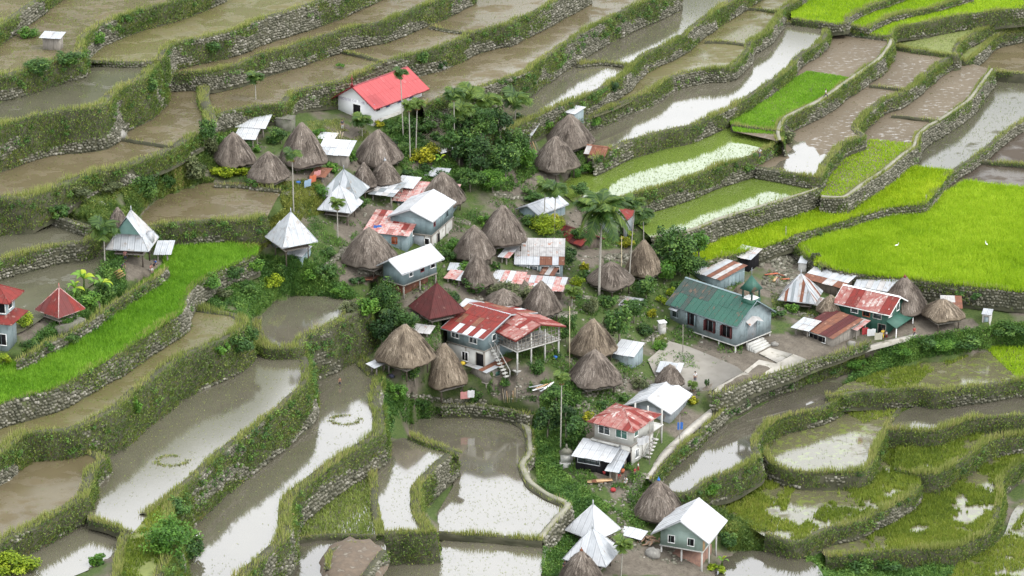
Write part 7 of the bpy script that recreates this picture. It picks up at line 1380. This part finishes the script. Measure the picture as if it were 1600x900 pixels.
for k in range(5): plank(842 + k * 4, 602 + (k % 2) * 4, .5 + .15 * k, 3.2, 'pale plank on the pile left of the round tree', [ZINC, WHITEP, TAN][k % 3], .3, .2 + .08 * k, 'planks left of the round tree')
for k in range(3): plank(930 + k * 7, 752 - k, .1 * k, 2.2, 'orange brown board on the ground by the kitchen shed', [TAN, RUST, TAN][k], .9, .15 + .05 * k, 'boards by the kitchen shed')
for k in range(3): plank(572 + k * 5, 436 - k * 2, .3 * k, 2., 'rusty sheet lying by the wide thatched hut', RUST, .9, .15 + .05 * k, 'rusty sheets by the wide thatched hut')
for k in range(4): plank(1205 + k * 6, 428 + (k % 2) * 8, .3 + k, 2.2, 'orange brown scrap board in the rubble yard', [ORANGE, TAN, RUST][k % 3], .4, .2, 'scrap boards in the rubble yard')
fw = tag(empty('firewood_pile', gp(1010, 846)), 'heap of split firewood beside the stilt house', 'firewood'); r = np.random.default_rng(4)
for k in range(34):
    g = G(); a = r.uniform(0, 3.1); x, y = r.normal(0, .8, 2); zz_ = max(.1, .9 - .5 * math.hypot(x, y)) * r.uniform(.2, 1); g.bar((x - .5 * math.cos(a), y - .5 * math.sin(a), zz_), (x + .5 * math.cos(a), y + .5 * math.sin(a), zz_ + .1), .11, 6); g.build('log', [surf('split_wood', (.30, .20, .13), (.22, .14, .09), .9, 0, 3), BARK][k % 3 == 0], fw)
def cloth(px, py, w_, h_, mat, lab, rz=0., zup=1.2, group='washing hung out to dry', name='cloth'):
    n = 7; V, F = [], []
    for j in range(4):
        for i in range(n): V.append(((i / (n - 1) - .5) * w_, .07 * math.sin(i * 1.9 + j), -h_ * j / 3 + .03 * math.sin(i * 2)))
    F = [(j * n + i, (j + 1) * n + i, (j + 1) * n + i + 1, j * n + i + 1) for j in range(3) for i in range(n - 1)]
    V2 = V + [(x, y + .02, z) for x, y, z in V]; F2 = F + [tuple(q + len(V) for q in reversed(f)) for f in F]
    g = G(); g.add(V2, F2); o = g.build(name, mat); o.location = gp(px, py, zup); o.rotation_euler = (0, 0, rz); return tag(o, lab, 'cloth', group)
for k, (px, py, m, lab) in enumerate([(481, 281, surf('pale_blue_cloth', (.20, .28, .36), (.17, .24, .31), .9), 'pale blue sheet hung by the low thatched hut'), (489, 274, CLOTHS[1], 'orange sheet hung in the middle of three'), (496, 267, CLOTHS[3], 'pink sheet hung at the far end of three')]): cloth(px, py, 1.5, 1.1, m, lab, .9, 1.2)
for px, py, m, lab, w_ in [(1001, 684, CLOTHS[0], 'white washing under the eave of the cement house', 1.2), (1009, 681, CLOTHS[0], 'second white cloth under the eave of the cement house', .9), (1352, 512, CLOTHS[6], 'red cloth hung on the green house', .9), (1362, 514, CLOTHS[0], 'white cloth hung on the green house', 1.3), (1373, 520, surf('cream_blanket', (.36, .34, .27), (.32, .3, .24), .9), 'cream blanket hung on the green house', 1.2), (727, 612, CLOTHS[3], 'pink cloth hung beside the plank shed', 1.4), (736, 610, CLOTHS[0], 'white cloth hung beside the plank shed', 1.), (1063, 660, CLOTHS[2], 'blue cloth at the edge of the footpath', .8), (590, 352, CLOTHS[2], 'blue washing on the slope by the junk shelter', 1.2), (606, 338, CLOTHS[0], 'white washing on the slope by the junk shelter', 1.3), (1328, 460, CLOTHS[2], 'blue cloth at the dark shed behind the green house', .8)]:
    cloth(px, py, w_, 1.1, m, lab, .2, 2.9 if 'eave' in lab or 'green house' in lab else 1.2)
for px, py, m, lab in [(612, 590, CLOTHS[5], 'black bag under the small sheet shelter'), (245, 430, CLOTHS[0], 'pale bundle in the yard of the metal roofed house'), (188, 428, CLOTHS[4], 'yellow tub in the yard of the metal roofed house'), (945, 740, CLOTHS[6], 'red tub in the yard of the cement house'), (972, 738, ORANGE, 'orange basin in the yard of the cement house'), (928, 580, surf('yellow_sack', (.5, .46, .06), (.42, .4, .06), .9), 'yellow sack on the overgrown hut'), (723, 570, CLOTHS[4], 'yellow sheet roll by the blue house wall'), (958, 768, CLOTHS[6], 'red bundle below the kitchen shed'), (868, 560, BLUE, 'blue drum on the veranda terrace'), (330, 296, CLOTHS[0], 'white bag at the pond wall'), (466, 288, CLOTHS[2], 'blue tub by the hung sheets'), (985, 440, CLOTHS[0], 'light sack by the tan ragged hut')]:
    g = G(); V, F = ball((0, 0, .25), .42, 8, 5, .75); g.add(V, F); nm = 'bundle' if any(k in lab for k in ('bundle', 'roll')) else 'bag' if ('bag' in lab or 'sack' in lab) else 'tub'
    if nm == 'tub': g = G(); g.bar((0, 0, 0), (0, 0, .45), .3, 10, .38)
    o = g.build(nm, m); o.location = gp(px, py, 2.2 if 'overgrown' in lab else .05); tag(o, lab, nm)

# ------------------------------------------------------------------ people
def skin(name, verts, edges, mat, parent):
    me = bpy.data.meshes.new(name); me.from_pydata([v[:3] for v in verts], edges, []); o = bpy.data.objects.new(name, me); COL.objects.link(o)
    m = o.modifiers.new('s', 'SKIN'); m.use_smooth_shade = True
    for i, v in enumerate(verts):
        s = me.skin_vertices[0].data[i]; s.radius = (v[3], v[4] if len(v) > 4 else v[3]); s.use_root = i == 0
    sub = o.modifiers.new('u', 'SUBSURF'); sub.levels = sub.render_levels = 1
    dg = bpy.context.evaluated_depsgraph_get(); m2 = bpy.data.meshes.new_from_object(o.evaluated_get(dg)); o.modifiers.clear(); o.data = m2; m2.name = name; m2.materials.clear(); m2.materials.append(mat); o.parent = parent; bpy.data.meshes.remove(me); return o
SKINM = surf('brown_skin', (.28, .16, .10), (.24, .135, .085), .6); HAIR = surf('black_hair', (.012, .010, .009), (.01, .009, .008), .5)
def person(label, px, py, pose, shirt, pants, rz=0., scale=1., z=None, hat=None, group=None):
    P = gp(px, py) if z is None else at(px, py, z); root = tag(empty('person', P, rz), label, 'person', group); root.scale = (scale,) * 3
    f = .35 if pose == 'walk' else .06; bend = {'bend': .9, 'sit': .35}.get(pose, 0.); hz = .5 if pose == 'sit' else .92
    H = np.array([0, 0, hz]); up = np.array([0, -math.sin(bend), math.cos(bend)]); fw_ = np.array([0, -math.cos(bend), -math.sin(bend)])
    q = lambda a, b, c=0: tuple(H + np.array([a, 0, 0]) + up * b + fw_ * c)
    ks = [(.10, -f, .5), (-.10, f * .6, .5)]; an = [(.10, -f * .8, .07), (-.10, f * 1.3, .08)]
    if pose == 'sit': ks = [(.12, -.38, .5), (-.12, -.38, .5)]; an = [(.12, -.36, .07), (-.12, -.34, .07)]
    V = [q(0, 0) + (.15, .11), q(0, .25) + (.14, .10), q(0, .46) + (.17, .10), q(0, .56) + (.06, .06), q(0, .66, .02) + (.085, .10), q(0, .80, .02) + (.075, .09)]
    E = [(0, 1), (1, 2), (2, 3), (3, 4), (4, 5)]
    for i, s in enumerate((1, -1)):
        b = len(V); k, a = ks[i], an[i]; V += [(s * .10, H[1], hz - .05, .09), k + (.06,), a + (.045,), (a[0], a[1] - .16, .035, .04, .03)]; E += [(0, b), (b, b + 1), (b + 1, b + 2), (b + 2, b + 3)]
        sw_ = (.22 if pose == 'walk' else .05) * s; sh_ = q(s * .19, .48); el = (sh_[0] + s * .07, sh_[1] - .02 + sw_ * .5, sh_[2] - .28); wr = (el[0] + s * .01, el[1] - .08 + sw_ * .5 - (.15 if pose == 'sit' else 0), el[2] - .24)
        b = len(V); V += [sh_ + (.055,), el + (.042,), wr + (.028,), (wr[0], wr[1] - .02, wr[2] - .08, .035, .018)]; E += [(2, b), (b, b + 1), (b + 1, b + 2), (b + 2, b + 3)]
        for kf, (dx, dl) in enumerate(((-.026, .075), (-.009, .09), (.009, .085), (.026, .065))):
            c = len(V); V += [(wr[0] + dx, wr[1] - .03, wr[2] - .08 - dl * .55, .009), (wr[0] + dx, wr[1] - .05, wr[2] - .08 - dl, .007)]; E += [(b + 3, c), (c, c + 1)]
        c = len(V); V += [(wr[0] - s * .045, wr[1] - .05, wr[2] - .07, .010), (wr[0] - s * .05, wr[1] - .07, wr[2] - .11, .008)]; E += [(b + 2, c), (c, c + 1)]
    body = skin('body', V, E, SKINM, root)
    S = [q(0, .04) + (.165, .13), q(0, .25) + (.155, .12), q(0, .46) + (.19, .12), q(0, .53) + (.09, .08)]; SE = [(0, 1), (1, 2), (2, 3)]
    for i, s in enumerate((1, -1)):
        sh_ = q(s * .19, .48); c = len(S); sw_ = (.22 if pose == 'walk' else .05) * s; S += [sh_ + (.075,), (sh_[0] + s * .05, sh_[1] - .01 + sw_ * .35, sh_[2] - .2, .062)]; SE += [(2, c), (c, c + 1)]
    skin('shirt', S, SE, shirt, root)
    T = [q(0, .05) + (.165, .13)]; TE = []
    for i, s in enumerate((1, -1)):
        k, a = ks[i], an[i]; c = len(T); m_ = tuple((np.array(k) * .35 + np.array(a) * .65)); T += [(s * .10, H[1], hz - .06, .105), k + (.078,), m_ + (.066,)]; TE += [(0, c), (c, c + 1), (c + 1, c + 2)]
    skin('trousers', T, TE, pants, root)
    hd = q(0, .76, -.015); g = G(); Vh, Fh = ball(hd, .115, 10, 6, 1.0); g.add([(x, y + .02, z + .02) for x, y, z in Vh], Fh); g.build('hair', HAIR, body, True)
    g = G(); nz = q(0, .70, .115); g.add(*ball(nz, .022, 5, 4)); g.build('nose', SKINM, body)
    for s in (1, -1):
        g = G(); e = q(s * .035, .725, .095); g.add(*ball(e, .014, 5, 4)); g.build('eye', HAIR, body); g = G(); g.add(*ball(q(s * .085, .70, .0), .028, 5, 4)); g.build('ear', SKINM, body)
    g = G(); m_ = q(0, .655, .10); g.box(m_[0] - .03, m_[0] + .03, m_[1] - .012, m_[1] + .012, m_[2] - .008, m_[2] + .008); g.build('mouth', TRIMR, body)
    if hat:
        g = G(); h_ = q(0, .86); g.bar(h_, (h_[0], h_[1], h_[2] + .1), .2, 10, .06); g.build('hat', hat, root)
    return root
C_ = CLOTHS
for row in [('person in a grey white shirt walking along the wall by the green seedlings', 1290, 154, 'walk', C_[0], C_[5], 1.2, 1., Z[12] + .25), ('person in a white shirt walking on the dike by the sprouting paddy', 1187, 247, 'walk', C_[0], C_[5], -.6, 1., Z[13] + .1), ('child wading in the head of the long white paddy', 531, 603, 'stand', SKINM, C_[5], .3, .75, Z[26] - .1), ('person in a white shirt bending at the dike of the white paddy', 442, 697, 'bend', C_[0], C_[5], -1.2, .9, Z[26] - .05),
            ('person in a white shirt standing at the edge of the yard', 1086, 598, 'stand', C_[0], C_[5], .2, 1., None), ('person in a red shirt on the path below the thatched huts', 1428, 527, 'stand', C_[6], C_[5], .5, 1., None), ('person in yellow before the green house awning', 1379, 530, 'stand', C_[4], C_[4], .1, 1., None), ('child in red and white before the green house awning', 1385, 529, 'stand', C_[0], C_[6], .4, .7, None), ('person in dark clothes on the terrace before the church', 535, 203, 'stand', C_[5], C_[0], .2, 1., None),
            ('person in a blue shirt sitting before the metal roofed house', 244, 417, 'sit', C_[2], C_[5], -.8, 1., None), ('person in pale pink sitting in the yard of the metal roofed house', 235, 425, 'sit', C_[3], C_[0], .9, 1., None), ('person in a pink shirt standing under the eave of the metal roofed house', 196, 408, 'stand', C_[3], C_[5], .2, 1., None), ('person in dark clothes bending in the yard near the planks', 191, 424, 'bend', C_[5], C_[5], 1.0, 1., None),
            ('person in teal sitting in the yard of the cement house', 966, 746, 'sit', surf('teal_cloth', (.02, .17, .20), (.02, .14, .17), .9), C_[6], .4, 1., None), ('person in white crouching in the yard of the cement house', 979, 757, 'sit', C_[0], C_[0], -.7, 1., None), ('person in white at the foot of the outside stair', 997, 738, 'stand', C_[0], C_[6], 1.4, .9, None), ('person in a red top by the outside stair', 992, 745, 'stand', C_[6], C_[5], .6, .8, None), ('person in white on the kitchen yard edge', 972, 734, 'bend', C_[0], C_[2], .3, .9, None),
            ('person in a pink white shirt in the rubble yard', 1214, 444, 'bend', C_[3], C_[0], .5, 1., None), ('person in dark clothes at the corner of the bottom thatched hut', 881, 889, 'sit', C_[5], C_[3], .5, 1., None)]:
    person(*row[:8], z=row[8])
# white birds in the fields
def bird(px, py, z, lab):
    P = at(px, py, z); root = tag(empty('egret', P, px % 3), lab, 'bird'); g = G()
    g.tube([(-.32, 0, .48), (-.15, 0, .52), (.08, 0, .55), (.2, 0, .62)], [.03, .10, .11, .05], 7); g.tube([(.18, 0, .6), (.26, 0, .74), (.22, 0, .86), (.3, 0, .93)], [.05, .035, .03, .04], 6); b = g.build('body', WHITEP, root, True)
    g = G(); g.bar((.3, 0, .93), (.46, 0, .9), .02, 5, .004); g.build('beak', ORANGE, root)
    for s in (-.05, .05): g = G(); g.bar((0, s, -.1), (0, s, .48), .014, 4); g.build('leg', HAIR, root)
bird(1401, 388, Z[18] + .5, 'white egret in the large green field'); bird(1541, 386, Z[18] + .5, 'white egret near the right edge of the green field'); bird(309, 843, Z[26], 'white bird at the edge of the long white paddy'); bird(838, 613, float(zg(838, 613)), 'white hen like bird on the path below the plank pile')
